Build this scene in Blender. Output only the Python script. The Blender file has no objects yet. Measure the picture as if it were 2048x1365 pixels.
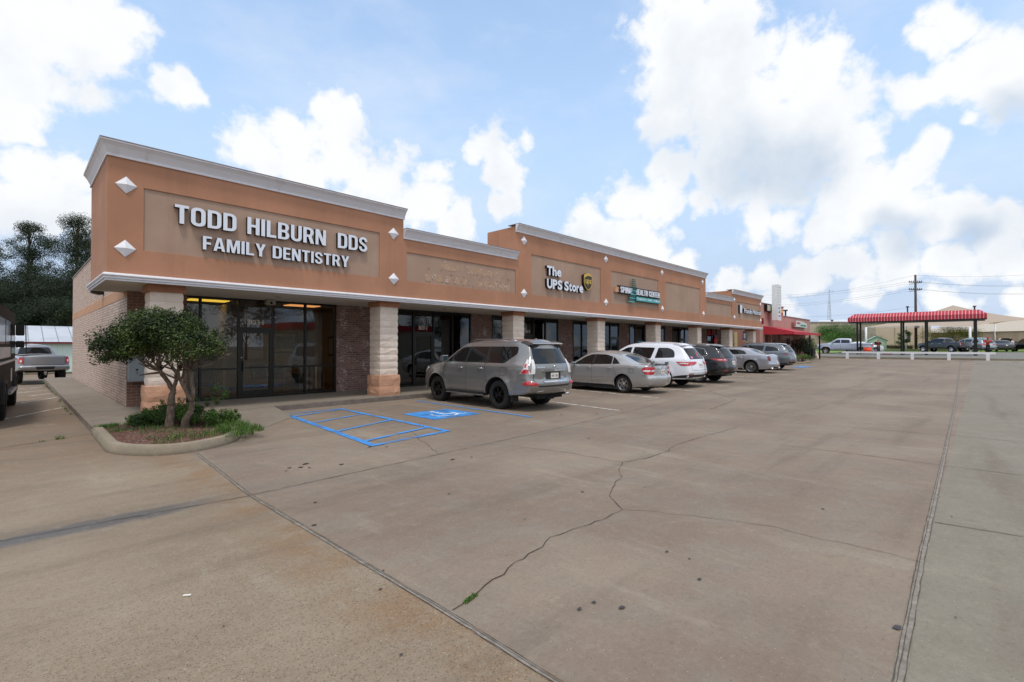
# Recreated strip-mall photograph. Units: metres. +X runs along the shop fronts, +Y towards the building.
SUN_E = 1.3
EXPO = 0.25
CLOUD = 9.5
SKYMUL = (1.0, 1.0, 1.0, 1)
GMUL = 1.0
SKYMUL = (3.85, 3.5, 3.0, 1)
CLOUD = 10.2
SUN_E = 1.75
EXPO = 0.0
GMUL = (.57, .58, .548, 1)
import bpy, bmesh, math, random
from mathutils import Vector, Matrix
from mathutils.bvhtree import BVHTree
from mathutils.geometry import delaunay_2d_cdt
R = math.radians
S = bpy.context.scene
COL = S.collection
random.seed(7)

# ------------------------------------------------------------------ object helpers
def tag(o, label=None, cat=None, group=None, kind=None):
    if label: o['label'] = label
    if cat: o['category'] = cat
    if group: o['group'] = group
    if kind: o['kind'] = kind
    return o

def empty(name, loc=(0, 0, 0), rz=0.0, label=None, cat=None, group=None):
    o = bpy.data.objects.new(name, None)
    COL.objects.link(o)
    o.location = loc
    o.rotation_euler = (0, 0, rz)
    o.empty_display_size = 0.2
    return tag(o, label, cat, group)

class MB:
    def __init__(s):
        s.v, s.f, s.m = [], [], []
        s.sm = []
    def add(s, vs, fs, mi=0, smooth=False):
        b = len(s.v)
        s.v += [tuple(p) for p in vs]
        for f in fs:
            s.f.append([b + i for i in f]); s.m.append(mi); s.sm.append(smooth)
    def box(s, x0, y0, z0, x1, y1, z1, mi=0):
        v = [(x0, y0, z0), (x1, y0, z0), (x1, y1, z0), (x0, y1, z0), (x0, y0, z1), (x1, y0, z1), (x1, y1, z1), (x0, y1, z1)]
        s.add(v, [(0, 3, 2, 1), (4, 5, 6, 7), (0, 1, 5, 4), (1, 2, 6, 5), (2, 3, 7, 6), (3, 0, 4, 7)], mi)
    def bar(s, a, b, w, h=None, mi=0):
        a, b = Vector(a), Vector(b); h = h or w
        d = (b - a).normalized()
        u = Vector((0, 0, 1)) if abs(d.z) < .95 else Vector((1, 0, 0))
        r = d.cross(u).normalized() * w / 2; t = r.cross(d).normalized() * h / 2
        v = [a - r - t, a + r - t, a + r + t, a - r + t, b - r - t, b + r - t, b + r + t, b - r + t]
        s.add(v, [(0, 1, 2, 3), (4, 7, 6, 5), (0, 4, 5, 1), (1, 5, 6, 2), (2, 6, 7, 3), (3, 7, 4, 0)], mi)
    def tube(s, pts, rads, n=8, mi=0, caps=True):
        pts = [Vector(p) for p in pts]
        if not hasattr(rads, '__len__'): rads = [rads] * len(pts)
        rings = []; prev = None
        for i, p in enumerate(pts):
            d = (pts[min(i + 1, len(pts) - 1)] - pts[max(i - 1, 0)])
            if d.length < 1e-9: d = Vector((0, 0, 1))
            d.normalize()
            if prev is None:
                u = d.cross(Vector((0, 0, 1)))
                if u.length < .1: u = d.cross(Vector((1, 0, 0)))
                u.normalize()
            else:
                u = (prev - d * prev.dot(d))
                if u.length < 1e-6: u = d.orthogonal()
                u.normalize()
            prev = u; w = d.cross(u)
            rings.append([p + (u * math.cos(2 * math.pi * k / n) + w * math.sin(2 * math.pi * k / n)) * rads[i] for k in range(n)])
        vs = [q for r in rings for q in r]; fs = []
        for i in range(len(pts) - 1):
            for k in range(n):
                a = i * n + k; b = i * n + (k + 1) % n
                fs.append((a, b, b + n, a + n))
        if caps:
            fs.append(tuple(range(n - 1, -1, -1))); fs.append(tuple(range((len(pts) - 1) * n, len(pts) * n)))
        s.add(vs, fs, mi, True)
    def lathe(s, prof, n=24, axis='z', c=(0, 0, 0), mi=0, smooth=True, close=False):
        vs, fs = [], []; L = len(prof)
        for k in range(n):
            a = 2 * math.pi * k / n
            for r, h in prof:
                if axis == 'z': p = (r * math.cos(a), r * math.sin(a), h)
                elif axis == 'y': p = (r * math.cos(a), h, r * math.sin(a))
                else: p = (h, r * math.cos(a), r * math.sin(a))
                vs.append((c[0] + p[0], c[1] + p[1], c[2] + p[2]))
        for k in range(n):
            for j in range(L - 1):
                a = k * L + j; b = ((k + 1) % n) * L + j
                fs.append((a, b, b + 1, a + 1))
            if close: fs.append((k * L + L - 1, ((k + 1) % n) * L + L - 1, ((k + 1) % n) * L, k * L))
        s.add(vs, fs, mi, smooth)
    def prism(s, poly, a, b, axis='y', mi=0, mi_side=None, smooth=False):
        # poly: 2D outline; extruded between a and b along axis. 2D coords are the two other axes in order
        n = len(poly)
        def P(u, v, w):
            return {'y': (u, w, v), 'x': (w, u, v), 'z': (u, v, w)}[axis]
        vs = [P(u, v, a) for u, v in poly] + [P(u, v, b) for u, v in poly]
        s.add(vs, [tuple(range(n)), tuple(range(2 * n - 1, n - 1, -1))], mi)
        s.add(vs, [(i, (i + 1) % n, n + (i + 1) % n, n + i) for i in range(n)], mi if mi_side is None else mi_side, smooth)
    def quad(s, a, b, c, d, mi=0): s.add([a, b, c, d], [(0, 1, 2, 3)], mi)
    def build(s, name, mats, parent=None, loc=None, rz=None, fix=True, auto=None):
        me = bpy.data.meshes.new(name)
        me.from_pydata(s.v, [], s.f)
        if not isinstance(mats, (list, tuple)): mats = [mats]
        for m in mats: me.materials.append(m)
        me.polygons.foreach_set('material_index', s.m)
        me.polygons.foreach_set('use_smooth', s.sm)
        if fix:
            bm = bmesh.new(); bm.from_mesh(me)
            bmesh.ops.recalc_face_normals(bm, faces=bm.faces)
            if auto is not None:
                bmesh.ops.remove_doubles(bm, verts=bm.verts, dist=1e-5)
                for f in bm.faces: f.smooth = True
                for e in bm.edges:
                    if len(e.link_faces) == 2: e.smooth = e.calc_face_angle(0) < auto
            bm.to_mesh(me); bm.free()
        me.update()
        o = bpy.data.objects.new(name, me); COL.objects.link(o)
        if parent: o.parent = parent
        if loc is not None: o.location = loc
        if rz is not None: o.rotation_euler = (0, 0, rz)
        return o

def copy_tree(o, parent=None):
    c = o.copy(); COL.objects.link(c)
    if parent is not None: c.parent = parent
    for ch in list(o.children): copy_tree(ch, c)
    return c

def fillet(pts, closed=True, seg=5):
    # pts (x, y, r) -> polyline with rounded corners
    out = []; n = len(pts)
    for i, p in enumerate(pts):
        x, y = p[0], p[1]; r = p[2] if len(p) > 2 else 0
        if r <= 0 or (not closed and i in (0, n - 1)):
            out.append((x, y)); continue
        a = Vector(pts[i - 1][:2]); c = Vector(pts[(i + 1) % n][:2]); b = Vector((x, y))
        d1 = (a - b); d2 = (c - b); l1, l2 = d1.length, d2.length
        d1.normalize(); d2.normalize()
        t = min(r, l1 * .48, l2 * .48)
        k = seg + int(t / .12)
        for j in range(k + 1):
            q = j / k
            p0 = b + d1 * t; p2 = b + d2 * t
            pt = p0 * (1 - q) ** 2 + b * 2 * q * (1 - q) + p2 * q * q
            out.append((pt.x, pt.y))
    return out

def resample(pts, step, closed=True):
    out = []; n = len(pts)
    for i in range(n if closed else n - 1):
        a = Vector(pts[i]); b = Vector(pts[(i + 1) % n]); l = (b - a).length
        if l < 1e-6: continue
        k = max(1, int(math.ceil(l / step)))
        for j in range(k):
            q = a.lerp(b, j / k); out.append((q.x, q.y))
    if not closed: out.append(tuple(pts[-1]))
    return out

# ------------------------------------------------------------------ material helpers
def lin(h):
    h = h.lstrip('#'); c = [int(h[i:i + 2], 16) / 255 for i in (0, 2, 4)]
    return tuple(((x + .055) / 1.055) ** 2.4 if x > .04045 else x / 12.92 for x in c) + (1,)

class NT:
    def __init__(s, name):
        s.mat = bpy.data.materials.new(name); s.mat.use_nodes = True
        s.t = s.mat.node_tree; s.n = s.t.nodes; s.l = s.t.links
        s.b = s.n['Principled BSDF']; s.out = s.n['Material Output']
    def new(s, ty, **kw):
        o = s.n.new(ty)
        for k, v in kw.items():
            if k == 'inp':
                for kk, vv in v.items():
                    if isinstance(vv, bpy.types.NodeSocket): s.l.new(vv, o.inputs[kk])
                    else: o.inputs[kk].default_value = vv
            else: setattr(o, k, v)
        return o
    def math(s, op, a, b=0.0, c=None, clamp=False):
        o = s.n.new('ShaderNodeMath'); o.operation = op; o.use_clamp = clamp
        for i, v in enumerate((a, b) if c is None else (a, b, c)):
            if isinstance(v, bpy.types.NodeSocket): s.l.new(v, o.inputs[i])
            else: o.inputs[i].default_value = v
        return o.outputs[0]
    def mix(s, fac, a, b, mode='MIX'):
        o = s.n.new('ShaderNodeMix'); o.data_type = 'RGBA'; o.blend_type = mode
        for k, v in ((0, fac), (6, a), (7, b)):
            if isinstance(v, bpy.types.NodeSocket): s.l.new(v, o.inputs[k])
            else: o.inputs[k].default_value = v
        return o.outputs[2]
    def noise(s, vec, scale, detail=4, rough=.55, dist=0.0, out=0):
        o = s.n.new('ShaderNodeTexNoise'); s.l.new(vec, o.inputs['Vector'])
        o.inputs['Scale'].default_value = scale; o.inputs['Detail'].default_value = detail
        o.inputs['Roughness'].default_value = rough; o.inputs['Distortion'].default_value = dist
        return o.outputs[out]
    def ramp(s, fac, stops, interp='LINEAR'):
        o = s.n.new('ShaderNodeValToRGB'); s.l.new(fac, o.inputs[0]); r = o.color_ramp; r.interpolation = interp
        while len(r.elements) < len(stops): r.elements.new(.5)
        for e, (p, c) in zip(r.elements, stops):
            e.position = p; e.color = c if hasattr(c, '__len__') else (c, c, c, 1)
        return o.outputs[0]
    def coord(s, kind='Object'):
        return s.n.new('ShaderNodeTexCoord').outputs[kind]
    def sep(s, v):
        o = s.n.new('ShaderNodeSeparateXYZ'); s.l.new(v, o.inputs[0]); return o.outputs
    def comb(s, x, y, z):
        o = s.n.new('ShaderNodeCombineXYZ')
        for i, v in enumerate((x, y, z)):
            if isinstance(v, bpy.types.NodeSocket): s.l.new(v, o.inputs[i])
            else: o.inputs[i].default_value = v
        return o.outputs[0]
    def vscale(s, v, sc):
        o = s.n.new('ShaderNodeVectorMath'); o.operation = 'MULTIPLY'; s.l.new(v, o.inputs[0]); o.inputs[1].default_value = sc
        return o.outputs[0]
    def step(s, v, a, b):
        o = s.n.new('ShaderNodeMapRange'); o.interpolation_type = 'SMOOTHSTEP'
        s.l.new(v, o.inputs[0]); o.inputs[1].default_value = a; o.inputs[2].default_value = b
        return o.outputs[0]
    def bump(s, h, strength=.3, dist=.01):
        o = s.n.new('ShaderNodeBump'); o.inputs['Strength'].default_value = strength; o.inputs['Distance'].default_value = dist
        s.l.new(h, o.inputs['Height']); s.l.new(o.outputs[0], s.b.inputs['Normal'])
    def base(s, c):
        if isinstance(c, bpy.types.NodeSocket): s.l.new(c, s.b.inputs['Base Color'])
        else: s.b.inputs['Base Color'].default_value = c
    def set(s, **kw):
        for k, v in kw.items():
            i = s.b.inputs[k.replace('_', ' ')]
            if isinstance(v, bpy.types.NodeSocket): s.l.new(v, i)
            else: i.default_value = v

def simple(name, col, rough=.6, metal=0.0, var=.12, scale=6.0, bump=0.0, coat=0.0, spec=.5, emit=None):
    m = NT(name); c = lin(col) if isinstance(col, str) else tuple(col) + (1,)
    v = m.coord()
    n = m.noise(v, scale, 5, .6)
    lo = tuple(x * (1 - var) for x in c[:3]) + (1,); hi = tuple(min(1, x * (1 + var)) for x in c[:3]) + (1,)
    m.base(m.ramp(n, [(.3, lo), (.7, hi)]))
    m.set(Roughness=rough, Metallic=metal)
    m.b.inputs['Specular IOR Level'].default_value = spec
    if coat: m.b.inputs['Coat Weight'].default_value = coat; m.b.inputs['Coat Roughness'].default_value = .03
    if bump: m.bump(m.noise(v, scale * 8, 3, .6), bump, .01)
    if emit:
        m.b.inputs['Emission Color'].default_value = c; m.b.inputs['Emission Strength'].default_value = emit
    return m.mat

def zg(X, Y=0):
    if X <= 18: z = 0.0
    elif X < 62: z = .0093 * (X - 18)
    else: z = .55 + .012 * (min(X, 112) - 62)
    if Y > 22 and X < 16: z -= .022 * (min(Y, 38) - 22) * min(1, (16 - X) / 6)
    return z
# ------------------------------------------------------------------ camera
F_PX, H = 967.0, 1.70
cam = bpy.data.cameras.new('camera'); cam.lens = 36 * F_PX / 2048; cam.sensor_width = 36
cam.clip_start = .05; cam.clip_end = 3000
co = bpy.data.objects.new('camera', cam); COL.objects.link(co); S.camera = co
yaw = math.atan2(.6955, .7185); pitch = math.atan(10.5 / F_PX)
co.location = (0, 0, H); co.rotation_euler = (math.pi / 2 + pitch, 0, yaw - math.pi / 2)
FWD = Vector((math.cos(yaw) * math.cos(pitch), math.sin(yaw) * math.cos(pitch), math.sin(pitch)))
RGT = Vector((math.sin(yaw), -math.cos(yaw), 0)); UPV = RGT.cross(FWD)

# ------------------------------------------------------------------ light
SUN_EL, SUN_AZ = R(68), R(232)          # azimuth measured from +X towards +Y
sun_dir = Vector((math.cos(SUN_AZ) * math.cos(SUN_EL), math.sin(SUN_AZ) * math.cos(SUN_EL), math.sin(SUN_EL)))
sl = bpy.data.lights.new('sun', 'SUN'); sl.energy = SUN_E; sl.angle = R(8); sl.color = (1, .95, .88)
so = bpy.data.objects.new('sun', sl); COL.objects.link(so)
so.rotation_euler = (-sun_dir).to_track_quat('-Z', 'Y').to_euler(); so.location = (0, 0, 60)

def build_world():
    w = bpy.data.worlds.new('World'); S.world = w; w.use_nodes = True
    t = w.node_tree; n = t.nodes; l = t.links
    bg = n['Background']; bg.inputs[1].default_value = .1
    sky = n.new('ShaderNodeTexSky'); sky.sky_type = 'NISHITA'; sky.sun_disc = False
    sky.sun_elevation = SUN_EL; sky.sun_rotation = math.pi / 2 - SUN_AZ
    sky.air_density = 1.0; sky.dust_density = .6; sky.ozone_density = 1.6
    tc = n.new('ShaderNodeTexCoord').outputs['Generated']
    def M(op, a, b=0.0, c=0.0, clamp=False):
        o = n.new('ShaderNodeMath'); o.operation = op; o.use_clamp = clamp
        for i, v in enumerate((a, b, c)):
            if isinstance(v, bpy.types.NodeSocket): l.new(v, o.inputs[i])
            elif i < 2 or op == 'MULTIPLY_ADD': o.inputs[i].default_value = v
        return o.outputs[0]
    def noise(v, sc, d, r, out=0):
        o = n.new('ShaderNodeTexNoise'); l.new(v, o.inputs[0]); o.inputs['Scale'].default_value = sc
        o.inputs['Detail'].default_value = d; o.inputs['Roughness'].default_value = r; return o.outputs[out]
    def VM(op, a, b):
        o = n.new('ShaderNodeVectorMath'); o.operation = op
        for i, v in enumerate((a, b)):
            if isinstance(v, bpy.types.NodeSocket): l.new(v, o.inputs[i])
            else: o.inputs[i].default_value = v
        return o
    def sstep(v, a, b):
        o = n.new('ShaderNodeMapRange'); o.interpolation_type = 'SMOOTHSTEP'; l.new(v, o.inputs[0])
        o.inputs[1].default_value = a; o.inputs[2].default_value = b; return o.outputs[0]
    # domain warp so the outlines billow
    wv = noise(tc, 9.0, 3, .55, 1)
    wp = VM('MULTIPLY', VM('SUBTRACT', wv, (.5, .5, .5)).outputs[0], (.10, .10, .10)).outputs[0]
    dirv = VM('ADD', tc, wp).outputs[0]
    def blobs(lst):
        acc = None
        for bx, by, br in lst:
            d = FWD * F_PX + RGT * (bx - 1024) + UPV * (682.5 - by)
            L = d.length; d = d / L; s_ = br / L * 1.33
            di = VM('DISTANCE', dirv, tuple(d)).outputs['Value']
            v = M('MULTIPLY_ADD', di, -1 / s_, 1.0)
            acc = v if acc is None else M('MAXIMUM', acc, v)
        return acc
    cum = [(40, 50, 130), (140, 60, 120), (240, 50, 60), (200, 120, 60), (20, 200, 75), (30, 150, 90), (50, 270, 40),
           (70, 380, 75), (150, 375, 60), (30, 440, 60), (120, 430, 60), (200, 440, 60),
           (352, 185, 38), (376, 205, 24), (75, 172, 18),
           (510, 300, 62), (590, 285, 62), (690, 255, 60), (680, 330, 60), (770, 360, 62), (850, 410, 58), (900, 450, 45), (600, 340, 60),
           (870, 345, 34), (990, 290, 50), (1005, 350, 50), (1010, 395, 40), (1050, 290, 26), (950, 310, 28),
           (1370, 80, 110), (1440, 50, 90), (1340, 170, 75), (1340, 240, 62), (1440, 160, 110), (1510, 110, 62), (1490, 240, 120),
           (1610, 150, 85), (1665, 110, 40), (1640, 240, 110), (1710, 210, 55), (1570, 310, 110), (1450, 320, 80), (1700, 290, 60), (1290, 245, 26), (1520, 370, 60),
           (1340, 345, 48), (1250, 400, 46), (1320, 400, 52), (1400, 395, 34), (1170, 450, 48), (1230, 490, 62), (1310, 500, 58), (1370, 525, 34),
           (1850, 185, 55), (1935, 135, 78), (2020, 150, 90), (1900, 40, 50), (1840, 65, 28), (1925, 232, 22), (1960, 60, 30),
           (1860, 305, 34), (1830, 345, 50), (1740, 365, 60), (1680, 390, 55), (1800, 410, 75), (1720, 430, 60), (1910, 430, 50), (1980, 440, 42),
           (1510, 455, 44), (1570, 452, 38), (1660, 460, 44), (1870, 460, 52),
           (1450, 570, 38), (1530, 560, 40), (1610, 545, 44), (1690, 530, 46), (1790, 530, 52), (1890, 525, 50), (2010, 505, 60), (1720, 600, 36), (1570, 600, 34), (1880, 605, 38), (2030, 590, 40)]
    b1 = blobs(cum)
    fb = noise(tc, 22.0, 9, .62)
    fb2 = noise(tc, 5.0, 4, .55)
    # other clouds around the rest of the sky, kept out of the part in view
    infr = VM('DOT_PRODUCT', tc, tuple(FWD)).outputs['Value']
    other = M('SUBTRACT', M('MULTIPLY', M('SUBTRACT', fb2, .40), 4.5), M('MULTIPLY', sstep(infr, .35, .62), 5.0))
    dens = M('MAXIMUM', b1, other)
    dens = M('ADD', dens, M('MULTIPLY', M('SUBTRACT', fb, .5), 1.35))
    mask = sstep(dens, .07, .52)
    # thin high veil
    veil = M('MULTIPLY', sstep(noise(VM('MULTIPLY', tc, (1, 1, 2.2)).outputs[0], 3.2, 6, .6), .40, .75), .30)
    upz = n.new('ShaderNodeSeparateXYZ'); l.new(tc, upz.inputs[0])
    veil = M('MAXIMUM', veil, M('MULTIPLY', sstep(upz.outputs[2], .26, .0), .22))
    mask = M('MAXIMUM', mask, veil)
    # greyer, thicker cloud bases
    dk = blobs([(1500, 345, 95), (1570, 350, 80), (1800, 470, 52), (1940, 470, 40), (2010, 215, 45)])
    dk = M('MULTIPLY', sstep(M('ADD', dk, M('MULTIPLY', M('SUBTRACT', fb2, .5), .7)), -.0, .8), .48)
    val = M('SUBTRACT', CLOUD, M('MULTIPLY', dk, CLOUD * .62))
    val = M('SUBTRACT', val, M('MULTIPLY', sstep(M('ADD', noise(tc, 6.5, 5, .55), M('MULTIPLY', upz.outputs[2], -.12)), .40, .68), CLOUD * .15))
    cc = n.new('ShaderNodeMix'); cc.data_type = 'RGBA'; cc.blend_type = 'MULTIPLY'; cc.inputs[0].default_value = 1
    cc.inputs[7].default_value = (.97, .985, 1.0, 1)
    cb = n.new('ShaderNodeCombineXYZ')
    lack = M('SUBTRACT', CLOUD, val)
    for i, k_ in enumerate((.0, .22, .52)): l.new(M('MULTIPLY_ADD', lack, k_, val), cb.inputs[i])
    l.new(cb.outputs[0], cc.inputs[6])
    sk = n.new('ShaderNodeMix'); sk.data_type = 'RGBA'; sk.blend_type = 'MULTIPLY'; sk.inputs[0].default_value = 1
    l.new(sky.outputs[0], sk.inputs[6]); sk.inputs[7].default_value = SKYMUL
    hz = n.new('ShaderNodeMix'); hz.data_type = 'RGBA'; l.new(M('MULTIPLY', sstep(upz.outputs[2], .66, .06), 1.0), hz.inputs[0])
    l.new(sk.outputs[2], hz.inputs[6]); hz.inputs[7].default_value = (5.0, 6.5, 8.8, 1)
    mx = n.new('ShaderNodeMix'); mx.data_type = 'RGBA'
    l.new(mask, mx.inputs[0]); l.new(hz.outputs[2], mx.inputs[6]); l.new(cc.outputs[2], mx.inputs[7])
    l.new(mx.outputs[2], bg.inputs[0])
    w.cycles.sampling_method = 'MANUAL'; w.cycles.sample_map_resolution = 512
build_world()

S.view_settings.view_transform = 'Standard'; S.view_settings.look = 'None'
S.view_settings.exposure = EXPO; S.view_settings.gamma = 1
S.cycles.max_bounces = 8; S.cycles.transparent_max_bounces = 12
S.cycles.use_denoising = True
S.cycles.sample_clamp_indirect = 6

# ------------------------------------------------------------------ ground material
def concrete(name, kind):
    m = NT(name); v = m.coord(); X, Y, Z = m.sep(v)
    n1 = m.noise(v, .35, 5, .6); n2 = m.noise(v, 1.7, 6, .65); n3 = m.noise(v, 30, 4, .7); n4 = m.noise(v, 160, 2, .6)
    tan = lin('#b5a08f'); brn = lin('#a08a7c'); gry = lin('#a8a298')
    c = m.mix(m.step(n1, .38, .66), brn, tan)
    c = m.mix(m.math('MULTIPLY', m.step(n2, .42, .75), .5), c, gry)
    if kind == 'lot':
        # slab sections poured at different times
        right = m.step(Y, .36, .33); leftm = m.step(X, 1.97, 1.93)
        c = m.mix(m.math('MULTIPLY', right, .75), c, m.mix(m.step(n2, .35, .7), lin('#a0998b'), lin('#aaa497')))
        lc = m.mix(m.step(n1, .35, .68), lin('#a8937f'), lin('#bba893'))
        c = m.mix(leftm, c, lc)
        # orange soil staining beside the joint and along the drain line
        jd = m.math('ABSOLUTE', m.math('SUBTRACT', X, 1.75)); near = m.step(jd, .55, .0)
        c = m.mix(m.math('MULTIPLY', m.math('MULTIPLY', near, m.step(n2, .38, .6)), m.math('MULTIPLY', leftm, .55)), c, lin('#a97d52'))
        far = m.math('MULTIPLY', leftm, m.step(Y, 7.5, 10.5))
        c = m.mix(m.math('MULTIPLY', far, .55), c, m.mix(m.step(n2, .3, .7), lin('#a07f66'), lin('#8d7a6d')))
        # wheel-track grime in long streaks along the drive lane
        st = m.noise(m.vscale(v, (.16, 1.5, 1)), 1.0, 6, .6)
        c = m.mix(m.math('MULTIPLY', m.step(st, .5, .70), .48), c, lin('#857365'))
        mv = m.noise(m.vscale(v, (.3, .5, 1)), 1.2, 3, .5)
        c = m.mix(m.math('MULTIPLY', m.step(mv, .55, .75), .3), c, lin('#877a76'))
        # worn lighter streaks across
        sw = m.noise(m.vscale(v, (1.6, .35, 1)), 1.1, 7, .7)
        c = m.mix(m.math('MULTIPLY', m.step(sw, .54, .70), .42), c, lin('#c9bba9'))
        # drain line dirt, dark wet film on the left
        gy = m.math('SUBTRACT', Y, 6.05); ga = m.math('ABSOLUTE', gy)
        g1 = m.math('MULTIPLY', m.step(ga, .7, .0), m.step(n2, .3, .62))
        c = m.mix(m.math('MULTIPLY', g1, .30), c, lin('#7d7470'))
        damp = m.math('MULTIPLY', m.step(m.math('ADD', m.math('ABSOLUTE', m.math('SUBTRACT', Y, 6.08)), m.math('MULTIPLY', m.math('SUBTRACT', n2, .5), .45)), .20, .08), m.step(X, 1.9, .9))
        dampm = m.math('MULTIPLY', damp, .72)
        c = m.mix(dampm, c, lin('#5d6068'))
        # parking bays are dirtier under cars
        bay = m.math('MULTIPLY', m.step(Y, 6.6, 8.2), m.step(X, 2.2, 6.0))
        c = m.mix(m.math('MULTIPLY', bay, m.math('MULTIPLY', m.step(n2, .32, .7), .30)), c, lin('#8f8071'))
        # exposed aggregate
        ag = m.math('MULTIPLY', leftm, m.step(m.math('ADD', Y, m.math('MULTIPLY', n1, 3.0)), 8.0, 4.5))
        ag = m.math('MAXIMUM', ag, m.math('MULTIPLY', m.step(n2, .55, .8), .45))
        vo = m.n.new('ShaderNodeTexVoronoi'); m.l.new(v, vo.inputs['Vector']); vo.inputs['Scale'].default_value = 88
        cr = m.sep(vo.outputs['Color'])
        peb = m.ramp(cr[0], [(0, lin('#6a5648')), (.22, lin('#8f6f58')), (.42, lin('#b9a189')), (.62, lin('#a58970')), (.88, lin('#cfc0ab')), (.94, lin('#8b8a88'))], 'CONSTANT')
        pm = m.math('MULTIPLY', m.step(vo.outputs['Distance'], .60, .30), m.step(cr[1], .30, .50))
        c = m.mix(m.math('MULTIPLY', m.math('MULTIPLY', pm, ag), .72), c, peb)
        # scattered dark and pale specks everywhere
        vo2 = m.n.new('ShaderNodeTexVoronoi'); m.l.new(v, vo2.inputs['Vector']); vo2.inputs['Scale'].default_value = 34
        c2 = m.sep(vo2.outputs['Color']); sp = m.math('MULTIPLY', m.step(vo2.outputs['Distance'], .2, .08), m.step(c2[0], .70, .74))
        c = m.mix(m.math('MULTIPLY', sp, .75), c, m.mix(m.step(c2[1], .45, .55), lin('#5d5048'), lin('#d9cdbd')))
    elif kind == 'walk':
        c = m.mix(.55, c, m.mix(m.step(n2, .3, .75), lin('#9a9188'), lin('#ada49a')))
        st = m.noise(m.vscale(v, (.3, 1.8, 1)), 1.0, 6, .6)
        c = m.mix(m.math('MULTIPLY', m.step(st, .5, .72), .4), c, lin('#7f746b'))
    elif kind == 'curb':
        c = m.mix(.55, c, m.mix(m.step(n2, .3, .7), lin('#d2c5ae'), lin('#ab9f8c')))
        c = m.mix(m.math('MULTIPLY', m.step(Z, .07, .0), .5), c, lin('#6f5f4e'))
    elif kind == 'asphalt':
        c = m.mix(m.step(n2, .3, .7), lin('#8f8e8d'), lin('#a3a19e'))
    c = m.mix(m.math('MULTIPLY', m.step(n3, .45, .8), .34), c, lin('#6d5f54'))
    c = m.mix(m.math('MULTIPLY', m.step(n4, .55, .75), .40), c, lin('#d6c9b9'))
    nm = m.noise(v, 5.5, 8, .78)
    nf = m.noise(v, 24, 8, .85)
    c = m.mix(m.math('MULTIPLY', m.step(nf, .54, .68), .38), c, lin('#6f6358'))
    c = m.mix(m.math('MULTIPLY', m.step(nf, .46, .34), .34), c, lin('#d3c8b8'))
    c = m.mix(m.math('MULTIPLY', m.step(nm, .50, .72), .30), c, lin('#7f7064'))
    c = m.mix(m.math('MULTIPLY', m.step(nm, .48, .30), .34), c, lin('#c4b8a8'))
    m.base(m.mix(1.0, c, GMUL, 'MULTIPLY'))
    rg = m.math('ADD', .78, m.math('MULTIPLY', n2, .15))
    if kind == 'lot': rg = m.math('SUBTRACT', rg, m.math('MULTIPLY', dampm, .55))
    m.set(Roughness=rg)
    m.b.inputs['Specular IOR Level'].default_value = .35
    m.bump(m.math('ADD', n4, m.math('ADD', n3, m.math('MULTIPLY', n2, 1.5))), .35, .006)
    return m.mat
M_LOT = concrete('lot_concrete', 'lot'); M_WALK = concrete('walk_concrete', 'walk')
M_CURB = concrete('curb_concrete', 'curb'); M_ASPH = concrete('pale_asphalt', 'asphalt')
M_JOINT = simple('joint_filler', '#4f463d', .9, var=.4, scale=20)
M_JPALE = simple('joint_edge', '#827a70', .9, var=.35, scale=15)
M_CRACK = simple('crack_dark', '#3a322c', .95, var=.4, scale=30)
M_OIL = simple('oil_spot', '#3b3432', .5, var=.4, scale=25)

# ground sheet
g = MB()
xs = [-600, -60, -20, 0, 8, 16, 18] + list(range(22, 62, 4)) + [61.99, 62.01] + list(range(66, 112, 4)) + [112, 200, 900]
ys = [-600, -60, -20, 0, 12, 16, 22, 26, 30, 34, 38, 45, 55, 65, 120, 900]
vs = [(x, y, zg(x, y)) for x in xs for y in ys]; ny = len(ys)
g.add(vs, [(i * ny + j, (i + 1) * ny + j, (i + 1) * ny + j + 1, i * ny + j + 1) for i in range(len(xs) - 1) for j in range(ny - 1)])
ground = tag(g.build('ground', M_LOT), kind='structure')

def strip(mb, pts, w, z=.004, jit=.0, mi=0, rnd=random):
    # ribbon on the ground along pts with uneven width
    pp = resample(pts, .12, closed=False) if jit else pts
    L = []; Rr = []
    for i, p in enumerate(pp):
        a = Vector(pp[max(0, i - 1)]); b = Vector(pp[min(len(pp) - 1, i + 1)]); d = (b - a).normalized(); nn = Vector((-d.y, d.x))
        q = Vector(p) + nn * rnd.uniform(-jit, jit)
        ww = w * (.5 + (rnd.uniform(-.28, .28) if jit else 0))
        zz = z + zg(q.x, q.y)
        L.append((q.x + nn.x * ww, q.y + nn.y * ww, zz)); Rr.append((q.x - nn.x * ww, q.y - nn.y * ww, zz))
    n_ = len(pp)
    mb.add(L + Rr, [(i, i + 1, n_ + i + 1, n_ + i) for i in range(n_ - 1)])

# joints
jm = MB(); jp = MB()
jl = [(2.05, 8.98), (1.9, 6.0), (1.94, 2.42), (1.93, 1.5), (1.93, -8)]
strip(jp, jl, .036, .003, .002)
for o_ in (-.019, .018): strip(jm, [(x + o_, y) for x, y in jl], .0045, .006, .003)
strip(jm, [(x + .004, y) for x, y in jl], .004, .006, .002)
jr = [(-4, .31), (3.15, .31), (5, .35), (9.2, .4), (20, .55), (61.9, 1.3)]
strip(jp, jr, .045, .003, .002)
for o_ in (-.023, .022): strip(jm, [(x, y + o_) for x, y in jr], .0045, .006, .003)
strip(jm, [(x, y + .006) for x, y in jr], .004, .006, .002)
strip(jm, [(-12, 6.15), (-.05, 6.15), (1.83, 5.98), (5.57, 6.17), (8, 6.3), (11, 6.58), (18, 7.3), (30, 8.2), (45, 9.4)], .010, .006, .006)
strip(jm, [(9.35, -9), (9.24, .4), (9.23, 2.49)], .012, .006, .004)
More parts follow.
